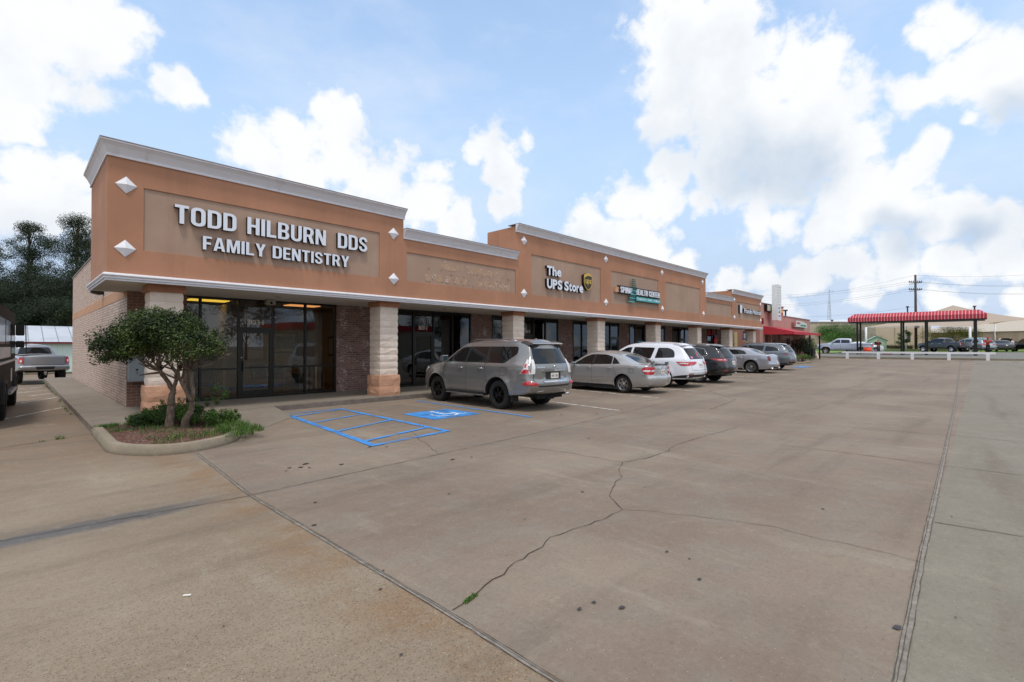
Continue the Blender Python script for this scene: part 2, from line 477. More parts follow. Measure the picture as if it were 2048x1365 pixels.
strip(jm, [(6.4, -6), (6.28, -.27), (6.2, .33)], .010, .006, .004)
strip(jm, [(12.6, -7), (12.41, .57), (11.9, 3.9)], .010, .006, .004)
strip(jm, [(8.88, 5.44), (9.15, 4.2)], .008, .006, .006)
strip(jm, [(12.5, 6.7), (12.35, 3.9)], .012, .006, .006)
for xx in (17, 22, 27, 33, 39, 46, 53): strip(jm, [(xx, -12), (xx + .2, 7.5)], .012, .006, .004)
strip(jm, [(-9, 11.2), (-.13, 11.75), (1.1, 12.37)], .014, .006, .006)
strip(jm, [(2.6, 9.9), (3.1, 13.0), (4.7, 13.35)], .008, .006, .004)
jp.build('joint', M_JPALE, ground); jm.build('joint', M_JOINT, ground)
# cracks
ck = MB(); rr = random.Random(3)
def crack(pts, w=.016):
    out = []
    for i in range(len(pts) - 1):
        a, b = Vector(pts[i]), Vector(pts[i + 1]); d = b - a; k = max(2, int(d.length / .09)); nn = Vector((-d.y, d.x)).normalized()
        off = 0
        for j in range(k):
            off = off * .6 + rr.uniform(-.022, .022)
            q = a.lerp(b, j / k) + nn * (off if j else 0); out.append((q.x, q.y))
    out.append(pts[-1]); n_ = len(out); L, Q = [], []
    for i, p in enumerate(out):
        a = Vector(out[max(0, i - 1)]); b = Vector(out[min(n_ - 1, i + 1)]); d = (b - a).normalized(); nn = Vector((-d.y, d.x))
        ww = w * rr.uniform(.2, .75)
        L.append((p[0] + nn.x * ww, p[1] + nn.y * ww, .006)); Q.append((p[0] - nn.x * ww, p[1] - nn.y * ww, .006))
    ck.add(L + Q, [(i, i + 1, n_ + i + 1, n_ + i) for i in range(n_ - 1)])
crack([(1.98, 2.45), (2.18, 2.48), (2.44, 2.56), (2.76, 2.64), (3.13, 2.67), (3.34, 2.76), (3.84, 2.68), (4.13, 2.67), (4.42, 2.68), (4.64, 2.94), (4.86, 3.1), (5.39, 3.31), (5.85, 3.6), (6.23, 3.78)], .0065)
crack([(5.95, 5.58), (6.18, 4.8), (6.19, 4.14), (6.23, 3.78), (6.66, 3.65), (7.29, 3.64), (7.98, 3.78), (8.95, 3.77), (10.6, 3.67)], .008)
crack([(4.42, 2.68), (4.63, 2.32), (4.87, 1.81), (5.0, 1.36), (5.0, .81), (5.01, .54), (4.98, .35)], .005)
crack([(5.6, 8.3), (5.1, 7.2), (4.7, 6.1)], .006)
crack([(8.88, 5.44), (9.6, 5.0), (10.46, 3.4)], .006)
crack([(13, 5.2), (16, 5.6), (18.4, 7.4)], .014)
ck.build('crack', M_CRACK, ground)
sp = MB()
def spot(x, y, r, mb=sp, z=.008):
    k = 11; pts = []; r *= .72
    for i in range(k):
        a = 2 * math.pi * i / k; q = r * rr.uniform(.6, 1.15); pts.append((x + q * math.cos(a), y + q * .75 * math.sin(a), z))
    mb.add(pts, [tuple(range(k))])
for x, y, r in [(2.70, 6.93, .05), (2.82, 6.85, .06), (2.95, 7.0, .07), (2.6, 6.8, .03), (2.9, 6.75, .03), (5.26, 10.14, .03), (2.0, 4.55, .035), (1.8, 3.02, .02), (2.76, 1.68, .035),
                (2.69, 1.85, .03), (2.56, 1.87, .03), (3.49, 1.48, .03), (3.77, 1.87, .025), (3.77, 1.68, .02), (3.72, .37, .05), (5.89, 1.19, .025), (4.63, 3.34, .03), (4.6, 5.69, .06), (4.9, 5.6, .03),
                (2.3, 5.2, .03), (3.5, 4.4, .025), (7.4, 5.2, .04), (9.5, 7.5, .05), (10.2, 6.9, .06), (3.3, 6.6, .05), (1.5, 2.3, .015), (.9, 3.3, .012), (4.2, 7.4, .05), (4.4, 7.2, .04)] + \
               [(rr.uniform(1.5, 14), rr.uniform(-1.5, 8), rr.uniform(.008, .02)) for _ in range(26)]:
    spot(x, y, r)
sp.build('oil_stain', M_OIL, ground)
lit = MB(); lit.box(-.024, -.006, 0, .024, .006, .006)
_l = lit.build('paper_scrap', simple('paper_white', '#e8e4da', .7), loc=(.84, 3.89, .004), rz=-.6)
tag(_l, 'small white paper scrap lying on the pebbly concrete in the foreground', 'litter')

# drive-in lot step and patio
cb = MB(); cb.box(61.75, -60, .2, 62.0, 12.0, .585); cb.box(49, 11.7, .2, 62.0, 12.0, .46); 
tag(cb.build('kerb', M_CURB), kind='structure')
pl = MB(); pl.box(62.02, -200, .3, 62.4, 11.9, .582)
pt = MB(); pt.box(49.02, 12.02, 0, 62.4, 14.0, .45)
tag(pt.build('pavement', M_WALK), kind='structure')
tag(pl.build('pavement', M_WALK), kind='structure')
al = MB()
for i in range(12):
    x0, x1 = 62.4 + i * 2.3, 62.4 + (i + 1) * 2.3
    al.quad((x0, -60, zg(x0) + .03), (x1, -60, zg(x1) + .03), (x1, 13.8, zg(x1) + .03), (x0, 13.8, zg(x0) + .03))
tag(al.build('road', M_ASPH), kind='structure')

# ------------------------------------------------------------------ lawn (far) 
def grass_mat(name, a, b, c_):
    m = NT(name); v = m.coord()
    c = m.mix(m.step(m.noise(v, .6, 5, .6), .35, .65), lin(a), lin(b))
    c = m.mix(m.step(m.noise(v, 14, 4, .7), .5, .75), c, lin(c_))
    m.base(c); m.set(Roughness=.9); m.bump(m.noise(v, 60, 3, .7), .6, .03)
    return m.mat
M_LAWN = grass_mat('lawn', '#5d7a3a', '#7a9448', '#8d9c5c')
lw = MB()
for (x0, x1, y0, y1) in ((90.4, 120, -30, 60),):
    st = [90.4, 95, 100, 105, 112, 135]
    for a, b in zip(st, st[1:]): lw.quad((a, y0, zg(a) + .02), (b, y0, zg(b) + .02), (b, y1, zg(b) + .02), (a, y1, zg(a) + .02))
lw.quad((78, 14.2, zg(78) + .05), (90.4, 14.2, zg(90.4) + .05), (90.4, 60, zg(90.4) + .05), (78, 60, zg(78) + .05))
tag(lw.build('lawn', M_LAWN), kind='structure')
lg = MB(); yy = [49.3, 55, 65, 78, 160]
for a, b in zip(yy, yy[1:]): lg.quad((-80, a, zg(-20, a) + .02), (8, a, zg(8, a) + .02), (8, b, zg(8, b) + .02), (-80, b, zg(-20, b) + .02))
tag(lg.build('lawn', M_LAWN), kind='structure')
bk = MB(); bk.box(-40, 49.0, -.6, 12, 49.3, -.22); tag(bk.build('kerb', M_CURB), kind='structure')

# ------------------------------------------------------------------ sidewalk along the building
sw = MB()
SW = .13
# main walk in front of the shops from the ramp end to the right end; the walk west of the building
sw.prism([(1.09, 33.2), (1.09, 12.35), (1.12, 12.3), (3.35, 12.75), (4.80, 13.40), (44.6, 13.40), (44.6, 16.4), (2.3, 16.4), (2.3, 33.2)], -.05, SW, 'z')
walk = tag(sw.build('sidewalk', M_WALK), kind='structure')
# flared ramp slab between planter and first stall, from walk level down to the lot
rp = MB()
rp.add([(2.9, 9.9, .005), (4.72, 11.9, .006), (4.80, 13.39, .126), (3.35, 12.74, .126), (3.2, 11.2, .06)], [(0, 1, 4), (1, 2, 3, 4)])
tag(rp.build('ramp', M_WALK), kind='structure')
kb = MB(); kb.prism([(4.79, 13.25), (44.6, 13.25), (44.6, 13.395), (4.79, 13.395)], -.02, .124, 'z')
tag(kb.build('kerb', simple('kerb_dark', '#6f665f', .9, var=.25, scale=5, bump=.3)), kind='structure')

# painted markings
def paint_mat(name, col, wear=.35):
    m = NT(name); v = m.coord()
    m.base(m.mix(m.math('MULTIPLY', m.step(m.noise(v, 26, 6, .75), .52, .74), wear), lin(col), lin('#8d7d70')))
    m.set(Roughness=.7)
    # worn through in places
    tr = m.n.new('ShaderNodeBsdfTransparent'); mx = m.n.new('ShaderNodeMixShader')
    hole = m.step(m.math('ADD', m.noise(v, 45, 6, .8), m.math('MULTIPLY', m.noise(v, 3, 3, .5), .5)), .90 - wear * .22, .98 - wear * .22)
    m.l.new(hole, mx.inputs[0]); m.l.new(m.b.outputs[0], mx.inputs[1]); m.l.new(tr.outputs[0], mx.inputs[2]); m.l.new(mx.outputs[0], m.out.inputs[0])
    return m.mat
M_BLUE = paint_mat('blue_paint', '#3d8fd8', .6); M_WLINE = paint_mat('white_line_paint', '#e4e1da', .8); M_WPAINT = paint_mat('white_symbol_paint', '#d9e4ef', .6)
bl = MB()
A, B_, C_, D_ = (4.74, 12.45), (6.2, 12.50), (6.05, 7.62), (4.30, 7.42)
strip(bl, [A, (4.55, 10.2), D_], .13, .010); strip(bl, [B_, C_], .12, .0105); strip(bl, [A, B_], .07, .011); strip(bl, [(4.24, 7.45), (6.1, 7.66)], .12, .0115)
for p, q in (((4.7, 11.9), (6.15, 12.35)), ((4.62, 10.6), (6.12, 11.1)), ((4.5, 9.2), (6.08, 9.75)), ((4.36, 7.9), (6.0, 8.3))): strip(bl, [p, q], .10, .012)
strip(bl, [(8.76, 12.6), (8.65, 7.74)], .10, .0105)
tag(bl.build('parking_line', M_BLUE), kind='structure')
isa = MB(); isa.prism([(6.78, 9.05), (8.2, 9.02), (8.16, 10.35), (6.80, 10.38)], .004, .0105, 'z')
tag(isa.build('road_marking', M_BLUE), kind='structure')
# wheelchair figure, facing the drive lane
wf = MB()
def wl(pts, w, z=.0135): strip(wf, [(7.5 + a, 9.7 + b) for a, b in pts], w, z)
arc = [(-.02 + .33 * math.cos(a), -.12 + .30 * math.sin(a)) for a in [R(t) for t in range(130, 395, 12)]]
wl(arc, .075)
wl([(.02, .34), (.0, .1), (-.01, -.1), (.25, -.12), (.40, -.36), (.5, -.34)], .085, .014)
wl([(.0, .12), (.24, .10)], .06, .0142)
hd = []
for i in range(12): hd.append((7.52 + .075 * math.cos(i * math.pi / 6), 10.14 + .075 * math.sin(i * math.pi / 6), .0144))
wf.add(hd, [tuple(range(12))])
tag(wf.build('road_marking', M_WPAINT), kind='structure')
wls = MB()
for x0, y0, x1, y1 in ((11.85, 12.2, 11.12, 6.83), (15.3, 12.4, 14.75, 7.6), (18.2, 12.5, 17.9, 7.7), (21.3, 12.6, 21.0, 7.6), (24.4, 12.6, 24.1, 7.6), (27.0, 12.6, 26.9, 7.6), (29.6, 12.6, 29.6, 7.6), (33.2, 12.6, 33.1, 7.6), (36.9, 12.6, 36.7, 7.6), (40, 12.6, 39.8, 7.6)):
    strip(wls, [(x0, y0), (x1, y1)], .09, .010)
for y0 in (18.3, 21.95, 25.0, 28.0, 31.5): strip(wls, [(1.02, y0), (-1.9, y0 - 5.1)], .07, .010)
strip(wls, [(53, 5.2), (58.5, 9.0)], .1, .01)
tag(wls.build('parking_line', M_WLINE), kind='structure')
bx = MB(); strip(bx, [(38.8, 9.35), (40.8, 9.2)], .9, .010); tag(bx.build('road_marking', M_BLUE), kind='structure')

# ------------------------------------------------------------------ planter island
def rail_pts(off):
    # outline of the planter kerb (outer edge moved in by off)
    k = [(1.07, 12.35, 0), (1.05, 9.75, .55), (1.75, 8.95, .5), (2.75, 9.35, .6), (3.22, 10.6, .5), (3.15, 12.72, 0)]
    base = fillet(k, closed=False, seg=7)
    out = []
    for i, p in enumerate(base):
        a = Vector(base[max(0, i - 1)]); b = Vector(base[min(len(base) - 1, i + 1)]); d = (b - a).normalized()
        out.append((p[0] - d.y * off, p[1] + d.x * off))
    return out
kr = MB(); prof = [(0, -.02), (.0, .10), (.03, .15), (.14, .155), (.17, .13), (.17, -.02)]
rows = [rail_pts(o) for o, z in prof]; npt = len(rows[0])
kr.add([(x, y, z) for (o, z), row in zip(prof, rows) for x, y in row],
       [(a * npt + i, a * npt + i + 1, (a + 1) * npt + i + 1, (a + 1) * npt + i) for a in range(len(prof) - 1) for i in range(npt - 1)], 0, True)
tag(kr.build('kerb', M_CURB, auto=R(32)), kind='structure')
ka = MB(); strip(ka, [(1.05, 12.3), (1.08, 33.2)], .14, SW + .004); 
m = NT('mulch'); v = m.coord()
vo = m.n.new('ShaderNodeTexVoronoi'); m.l.new(m.vscale(v, (1, 1.6, 1)), vo.inputs['Vector']); vo.inputs['Scale'].default_value = 38
m.base(m.ramp(m.sep(vo.outputs['Color'])[0], [(0, lin('#4a2f24')), (.3, lin('#6d4838')), (.55, lin('#8a6355')), (.8, lin('#5c3a2c')), (.93, lin('#a28a78'))], 'CONSTANT'))
m.set(Roughness=.95); m.bump(m.math('SUBTRACT', 1, vo.outputs['Distance']), 1.0, .03)
mu = MB(); ins = rail_pts(.17); ins = [p for p in ins]
mu.add([(2.1, 11.0, .17)] + [(x, y, .12) for x, y in ins] + [(2.2, 12.6, .13)], [(0, i, i + 1) for i in range(1, len(ins) + 1)] + [(0, len(ins) + 1, 1)])
tag(mu.build('mulch_bed', m.mat), kind='structure')
# ------------------------------------------------------------------ building materials
def stucco(name, col, dark, streak=.35):
    m = NT(name); v = m.coord(); X, Y, Z = m.sep(v)
    n1 = m.noise(v, .8, 5, .6); n2 = m.noise(m.vscale(v, (2.2, 2.2, .22)), 1.0, 6, .65); n3 = m.noise(v, 90, 3, .7)
    c = m.mix(m.step(n1, .3, .72), lin(dark), lin(col))
    c = m.mix(m.math('MULTIPLY', m.step(n2, .48, .78), streak), c, lin('#84604b'))
    c = m.mix(m.math('MULTIPLY', m.step(n3, .4, .8), .16), c, lin('#e0c0a5'))
    m.base(c); m.set(Roughness=.92); m.bump(n3, .5, .006)
    return m.mat
M_STUC = stucco('orange_stucco', '#b48165', '#a5765b')
M_PANEL = stucco('taupe_stucco', '#aa8f7d', '#9f8473', .25)
M_WHITE = NT('white_trim'); _v = M_WHITE.coord()
M_WHITE.base(M_WHITE.mix(M_WHITE.math('MULTIPLY', M_WHITE.step(M_WHITE.noise(M_WHITE.vscale(_v, (3, 3, .8)), 1.4, 6, .65), .5, .78), .4), lin('#dcdbe0'), lin('#a9a49c')))
M_WHITE.set(Roughness=.75); M_WHITE.bump(M_WHITE.noise(_v, 60, 3, .6), .25, .004); M_WHITE = M_WHITE.mat
M_SOFF = simple('soffit_paint', '#c9c2b6', .9, var=.06, scale=2, bump=.2)
M_COPING = simple('coping_metal', '#8b7f7c', .5, .3, scale=3)
M_BLACK = simple('black_anodised', '#15130f', .35, .2, var=.1)
M_ROOFM = simple('roof_membrane', '#b9b6b0', .9)
M_DIAM = simple('diamond_white', '#e2e2e6', .6, var=.05, scale=8)

def brick(name, axis, c1, c2, c3, mortar, msize=.012, smear=0.0, bumpd=.02):
    m = NT(name); v = m.coord(); X, Y, Z = m.sep(v)
    u = Y if axis == 'x' else X
    uv = m.comb(u, Z, 0)
    b = m.n.new('ShaderNodeTexBrick'); m.l.new(uv, b.inputs['Vector'])
    b.offset = .5; b.inputs['Scale'].default_value = 1; b.inputs['Brick Width'].default_value = .215; b.inputs['Row Height'].default_value = .076
    b.inputs['Mortar Size'].default_value = msize; b.inputs['Mortar Smooth'].default_value = .25; b.inputs['Bias'].default_value = 0
    b.inputs['Color1'].default_value = (0, 0, 0, 1); b.inputs['Color2'].default_value = (1, 1, 1, 1); b.inputs['Mortar'].default_value = (.5, .5, .5, 1)
    rnd = m.sep(b.outputs['Color'])[0]
    n2 = m.noise(v, 3.2, 5, .65); n3 = m.noise(v, 45, 4, .7)
    c = m.ramp(m.math('ADD', rnd, m.math('MULTIPLY', m.math('SUBTRACT', n3, .5), .5)), [(0, lin(c1)), (.5, lin(c2)), (1, lin(c3))])
    mm = b.outputs['Fac']
    c = m.mix(mm, c, lin(mortar))
    if smear:
        sn = m.noise(m.vscale(v, (1, 1, 2.6)), 14, 7, .75); sn2 = m.noise(v, 2.2, 3, .5)
        c = m.mix(m.math('MULTIPLY', m.step(m.math('ADD', sn, m.math('MULTIPLY', sn2, .45)), .80, .90), smear), c, lin('#cfc4bf'))
    else:
        c = m.mix(m.math('MULTIPLY', m.step(n2, .45, .75), .3), c, lin('#b79a86'))
        c = m.mix(m.math('MULTIPLY', m.step(m.math('ADD', Z, m.math('MULTIPLY', n2, .35)), .48, .18), .4), c, lin('#6d584b'))
    m.base(c); m.set(Roughness=.9)
    m.bump(m.math('ADD', m.math('MULTIPLY', m.math('SUBTRACT', 1, mm), 1.0), m.math('MULTIPLY', n3, .3)), .8, bumpd)
    return m.mat
M_BRICKX = brick('buff_brick', 'x', '#c9b1a2', '#dcc5b5', '#bc9f8f', '#96857a', .011)
M_BRICKXF = brick('brown_brick_return', 'y', '#6b4a3c', '#7d5a4a', '#5f4236', '#8d786b', .009)
M_BRICKY = brick('tumbled_brown_brick', 'y', '#75594f', '#8b6a5f', '#634a41', '#8b7a72', .010, smear=1.0)
def stone(name, a, b, cc, bs=.35):
    m = NT(name); v = m.coord()
    n1 = m.noise(v, 2.5, 6, .65); n2 = m.noise(v, 16, 6, .7); n3 = m.noise(v, 70, 3, .7)
    c = m.mix(m.step(n1, .35, .65), lin(a), lin(b)); c = m.mix(m.math('MULTIPLY', m.step(n2, .5, .75), .5), c, lin(cc))
    m.base(c); m.set(Roughness=.92); m.bump(m.math('ADD', n2, m.math('MULTIPLY', n3, .4)), bs * 2, .03)
    return m.mat
M_STONE = stone('cream_split_stone', '#e6d6c8', '#dccaba', '#c9b3a0')
M_STONEB = stone('orange_split_stone', '#cfa083', '#c09073', '#dab498')
M_STONEC = stone('brown_cap_stone', '#a9775a', '#9b6b50', '#8a5d45')
M_BAND = simple('orange_band_block', '#c39675', .9, var=.15, scale=5, bump=.6)

# glass: clear tinted pane with mirror reflection by angle
def glass_mat(name, tint, refl=1.45, extra=.02):
    m = NT(name); n = m.n; l = m.l
    n.remove(m.b)
    tr = n.new('ShaderNodeBsdfTransparent'); tr.inputs[0].default_value = tint + (1,)
    gl = n.new('ShaderNodeBsdfGlossy'); gl.inputs['Roughness'].default_value = .0; gl.inputs[0].default_value = (.9, .95, 1, 1)
    fr = n.new('ShaderNodeFresnel'); fr.inputs[0].default_value = refl
    a = m.math('ADD', fr.outputs[0], extra, clamp=True)
    mx = n.new('ShaderNodeMixShader'); l.new(a, mx.inputs[0]); l.new(tr.outputs[0], mx.inputs[1]); l.new(gl.outputs[0], mx.inputs[2]); l.new(mx.outputs[0], m.out.inputs[0])
    return m.mat
M_GLASS = glass_mat('storefront_glass', (.74, .76, .74))
M_GLASSD = glass_mat('dark_storefront_glass', (.22, .22, .225))

bld = empty('retail_building', (0, 0, 0), label='long single-storey strip mall with orange stucco front, white cornice and stone columns', cat='building')
FYY = 13.3; GY = 16.0
SECT = [(1.38, 8.72, 6.07), (8.72, 14.0, 5.46), (14.0, 32.55, 6.58), (32.55, 37.42, 5.33), (37.42, 44.15, 5.94)]
PANELS = [(2.0, 7.86, 3.82, 5.21), (8.84, 13.95, 3.81, 4.75), (14.88, 19.96, 3.83, 5.51), (20.9, 25.83, 3.86, 5.51), (26.76, 31.64, 3.84, 5.51), (32.68, 37.3, 3.86, 4.74), (38.25, 43.65, 3.80, 5.12)]
ZB = 3.27
for i, (x0, x1, zt) in enumerate(SECT):
    zt -= .06
    mb = MB(); ps = [p for p in PANELS if p[0] >= x0 and p[1] <= x1]
    # front face built around the recessed sign panels
    xs = [x0] + [q for p in ps for q in (p[0], p[1])] + [x1]
    T = .42
    for a in range(0, len(xs), 2): mb.box(xs[a], FYY, ZB, xs[a + 1], FYY + T, zt)
    for p in ps:
        mb.box(p[0], FYY, ZB, p[1], FYY + T, p[2]); mb.box(p[0], FYY, p[3], p[1], FYY + T, zt)
        mb.box(p[0], FYY + .028, p[2], p[1], FYY + T, p[3], 1)
    if i == 0:
        mb.box(x0, FYY + T, ZB, x0 + .3, 16.35, zt); mb.box(x0 + .3, 16.05, ZB, 8.72, 16.35, zt)
    if i in (2, 4): mb.box(x0, FYY + T, 5.0, x0 + .25, 15.0, zt)
    if i in (0, 2, 4): mb.box(x1 - .25, FYY + T, 5.0, x1, 15.0, zt)
    if i == 4: mb.box(x1 - .3, FYY + T, ZB, x1, 16.35, 5.0)
    mb.build('fascia', [M_STUC, M_PANEL], bld)

# cornice mouldings, mitred at the west corner
CP = [(0, -.30), (.035, -.30), (.04, -.255), (.02, -.25), (.05, -.20), (.11, -.10), (.17, -.035), (.19, -.03), (.19, .0), (.0, .0)]
for i, (x0, x1, zt) in enumerate(SECT):
    mb = MB(); rings = []
    def ring(fn): rings.append([fn(o, z) for o, z in CP])
    if i == 0:
        ring(lambda o, z: (x0 - o * .8, 16.4, zt + z)); ring(lambda o, z: (x0 - o * .8, FYY - o, zt + z)); ring(lambda o, z: (x1 + .03, FYY - o, zt + z))
    else:
        ring(lambda o, z: (x0 - (.0 if i in (1, 3) else .05), FYY - o, zt + z)); ring(lambda o, z: (x1 + (.02 if i in (1, 3) else .04), FYY - o, zt + z))
    L = len(CP); vs = [q for r in rings for q in r]
    fs = [(a * L + j, a * L + (j + 1) % L, (a + 1) * L + (j + 1) % L, (a + 1) * L + j) for a in range(len(rings) - 1) for j in range(L)]
    fs += [tuple(range(L)), tuple(range(len(vs) - L, len(vs)))]
    mb.add(vs, fs)
    mb.build('cornice', M_WHITE, bld)
    cp = MB()
    if i == 0: cp.box(x0 - .155, FYY - .2, zt + .002, x1 + .04, FYY + .44, zt + .022); cp.box(x0 - .155, FYY + .44, zt + .002, x0 + .32, 16.4, zt + .022)
    else: cp.box(x0 - .05 * (i in (2, 4)), FYY - .2, zt + .002, x1 + .03, FYY + .44, zt + .022)
    cp.build('coping', M_COPING, bld)

# white drip trim below the fascia
TP = [(0, .0), (.05, .0), (.085, -.02), (.095, -.05), (.07, -.075), (.06, -.08), (.06, -.115), (.03, -.12), (.03, -.16), (0, -.16)]
mb = MB(); L = len(TP)
rings = [[(1.38 - o * .9, 16.4, ZB + z) for o, z in TP], [(1.38 - o * .9, FYY - o, ZB + z) for o, z in TP], [(44.25, FYY - o, ZB + z) for o, z in TP]]
vs = [q for r in rings for q in r]
mb.add(vs, [(a * L + j, a * L + (j + 1) % L, (a + 1) * L + (j + 1) % L, (a + 1) * L + j) for a in range(2) for j in range(L)] + [tuple(range(L)), tuple(range(2 * L, 3 * L))])
mb.build('trim_band', M_WHITE, bld)
mb = MB(); mb.box(1.385, FYY + .003, 3.13, 44.14, 16.38, 3.262); mb.build('soffit', M_SOFF, bld)
M_DL = simple('downlight', '#8f8a80', .5)
for x in (5.35, 11.4, 17.4, 23.5, 29.4, 35, 41): dl = MB(); dl.lathe([(.09, 3.128), (.1, 3.122), (.06, 3.12), (.0, 3.126)], 14, 'z', (x, 14.6, 0)); dl.build('downlight', M_DL, bld)

# diamonds
for x, z in [(1.69, 5.2), (1.68, 3.82), (8.35, 5.26), (8.36, 3.83), (14.44, 5.99), (14.44, 3.85), (20.43, 6.01), (20.44, 3.87), (26.32, 5.99), (26.37, 3.88), (32.05, 5.98), (32.2, 3.87), (37.84, 5.2), (37.87, 3.87), (43.9, 5.22), (43.92, 3.86)]:
    w, h = .19, .185
    if x > 30: w = .2
    d = MB(); y = FYY - .012
    P = [(x - w, y, z), (x, y, z - h), (x + w, y, z), (x, y, z + h)]
    d.add(P + [(x, y - .075, z)] + [(a, FYY + .001, c) for a, b, c in P], [(0, 1, 4), (1, 2, 4), (2, 3, 4), (3, 0, 4)] + [(j, (j + 1) % 4, 5 + (j + 1) % 4, 5 + j) for j in range(4)])
    d.build('diamond_ornament', M_DIAM, bld)

# brick side wall, parapet, back
mb = MB()
mb.box(2.05, 15.83, .02, 2.4, 32.1, 2.985, 0); mb.box(2.05, 16.36, 3.285, 2.4, 32.1, 5.03, 0)
mb.build('brick_wall', M_BRICKX, bld)
mb = MB(); mb.box(2.045, 15.825, 2.985, 2.4, 32.1, 3.285); mb.build('block_band', M_BAND, bld)
mb = MB(); mb.box(2.052, 15.80, .02, 3.36, 15.828, 3.13); mb.build('brick_wall', M_BRICKXF, bld)
mb = MB(); mb.box(2.02, 16.40, 5.03, 2.44, 32.15, 5.07); mb.build('coping', M_COPING, bld)
mb = MB(); mb.box(2.4, 16.4, 4.6, 44.1, 32.1, 4.7); mb.box(2.4, 31.8, .02, 44.1, 32.1, 5.0); mb.box(43.85, 16.4, .02, 44.13, 31.8, 5.0); mb.box(9, 14.3, 5.1, 44, 14.35, 5.2)
mb.build('roof', M_ROOFM, bld)

# columns
rc = random.Random(5)
def rough_block(mb, x0, y0, z0, x1, y1, z1, amp, mi=0, n=5):
    # split-face stone course: faces pushed in and out
    nx = n; nz = 3
    ch = .007
    for (ax, fixed, sgn) in (('y', y0, -1), ('x', x0, -1), ('x', x1, 1), ('y', y1, 1)):
        vs = []
        for k in range(nz + 1):
            for j in range(nx + 1):
                z = z0 + (z1 - z0) * k / nz; e = (k in (0, nz)) or (j in (0, nx))
                o = (-ch if e else rc.uniform(-.2, 1) * amp)
                if ax == 'y': vs.append((x0 + (x1 - x0) * j / nx + (rc.uniform(-.02, .02) if not e else 0), fixed + sgn * o, z))
                else: vs.append((fixed + sgn * o, y0 + (y1 - y0) * j / nx, z))
        for p in range(len(vs)):
            k, j = divmod(p, nx + 1)
            if j in (0, nx):
                # shared corner edge
                X = x0 if (ax == 'y' and j == 0) or (ax == 'x' and fixed == x0) else x1
                Y = y0 if (ax == 'x' and j == 0) or (ax == 'y' and fixed == y0) else y1
                q = ch if k in (0, nz) else -.004
                vs[p] = (X + (q if X == x0 else -q), Y + (q if Y == y0 else -q), vs[p][2])
        mb.add(vs, [(k * (nx + 1) + j, k * (nx + 1) + j + 1, (k + 1) * (nx + 1) + j + 1, (k + 1) * (nx + 1) + j) for k in range(nz) for j in range(nx)], mi)
    mb.quad((x0 + ch, y0 + ch, z0), (x1 - ch, y0 + ch, z0), (x1 - ch, y1 - ch, z0), (x0 + ch, y1 - ch, z0), mi)
    mb.quad((x0 + ch, y0 + ch, z1), (x1 - ch, y0 + ch, z1), (x1 - ch, y1 - ch, z1), (x0 + ch, y1 - ch, z1), mi)
for cx in (2.5, 8.40, 14.47, 20.5, 26.45, 32.28, 38.05, 43.4):
    col = MB(); y0, y1 = 13.62, 14.25
    z = .77; hs = [.22] * 9; 
    for k in range(10):
        h = (2.96 - .77) / 10
        rough_block(col, cx - .32, y0, z, cx + .32, y1, z + h - .003, .013); z += h
    c = col.build('column', M_STONE, bld)
    bs = MB(); rough_block(bs, cx - .375, y0 - .055, .12, cx + .375, y1 + .055, .425, .022); rough_block(bs, cx - .375, y0 - .055, .43, cx + .375, y1 + .055, .775, .022)
    bs.build('column_base', M_STONEB, c)
    cp = MB(); rough_block(cp, cx - .365, y0 - .045, 2.955, cx + .365, y1 + .045, 3.128, .012); cp.build('column_cap', M_STONEC, c)

# ------------------------------------------------------------------ storefronts
def frames(mb, x, z0=.13, z1=3.13, w=.055, d=.11): mb.box(x - w / 2, GY - d / 2, z0, x + w / 2, GY + d / 2, z1)
def hbar(mb, x0, x1, z, w=.055): mb.box(x0, GY - .05, z - w / 2, x1, GY + .05, z + w / 2)
def storefront(x0, x1, mull, mids=(), door=None, glass=None, opaque=()):
    f = MB()
    for x in [x0 + .03] + list(mull) + [x1 - .03]: frames(f, x, w=.06)
    hbar(f, x0, x1, .16); hbar(f, x0, x1, 3.10)
    for a, b, z in mids: hbar(f, a, b, z)
    fr = f.build('storefront', M_BLACK, bld)
    xs = [x0 + .03] + list(mull) + [x1 - .03]
    for a, b in zip(xs, xs[1:]):
        if door and abs(a - door[0]) < .05:
            gz0 = 2.27
        else: gz0 = .18
        gm = MB(); gm.box(a + .02, GY - .004, gz0, b - .02, GY + .004, 3.08)
        gm.build('glass', glass or M_GLASS, fr)
    if door:
        a, b = door; d = MB(); st = .085
        d.box(a + .03, GY - .045, .14, a + .03 + st, GY + .02, 2.2); d.box(b - .03 - st, GY - .045, .14, b - .03, GY + .02, 2.2)
        d.box(a + .03 + st, GY - .045, 2.1, b - .03 - st, GY + .02, 2.2); d.box(a + .03 + st, GY - .045, .14, b - .03 - st, GY + .02, .36)
        hh = MB(); hh.box(a, GY - .06, 2.205, b, GY + .05, 2.275)
        hh.build('door_head', M_BLACK, fr)
        d.box(a + .03 + st, GY - .008, .36, b - .03 - st, GY, 2.1, 1)
        d.box(a + .09, GY - .11, .95, a + .12, GY - .08, 1.25); d.box(a + .09, GY - .09, .97, a + .12, GY - .04, 1.0); d.box(a + .09, GY - .09, 1.2, a + .12, GY - .04, 1.23)
        d.box(a + .03 + st, GY - .07, 1.03, b - .03 - st, GY - .045, 1.07)
        d.lathe([(.0, GY - .062), (.022, GY - .06), (.022, GY - .04)], 10, 'y', (a + .07, 0, 1.36), 2)
        d.build('door', [M_BLACK, glass or M_GLASS, simple('lock_steel', '#c9c9c9', .3, 1)], fr)
    return fr
storefront(3.30, 7.76, (3.72, 4.72, 5.70, 6.71), ((3.3, 4.72, 1.03), (5.7, 7.76, 1.05)), (4.72, 5.70))
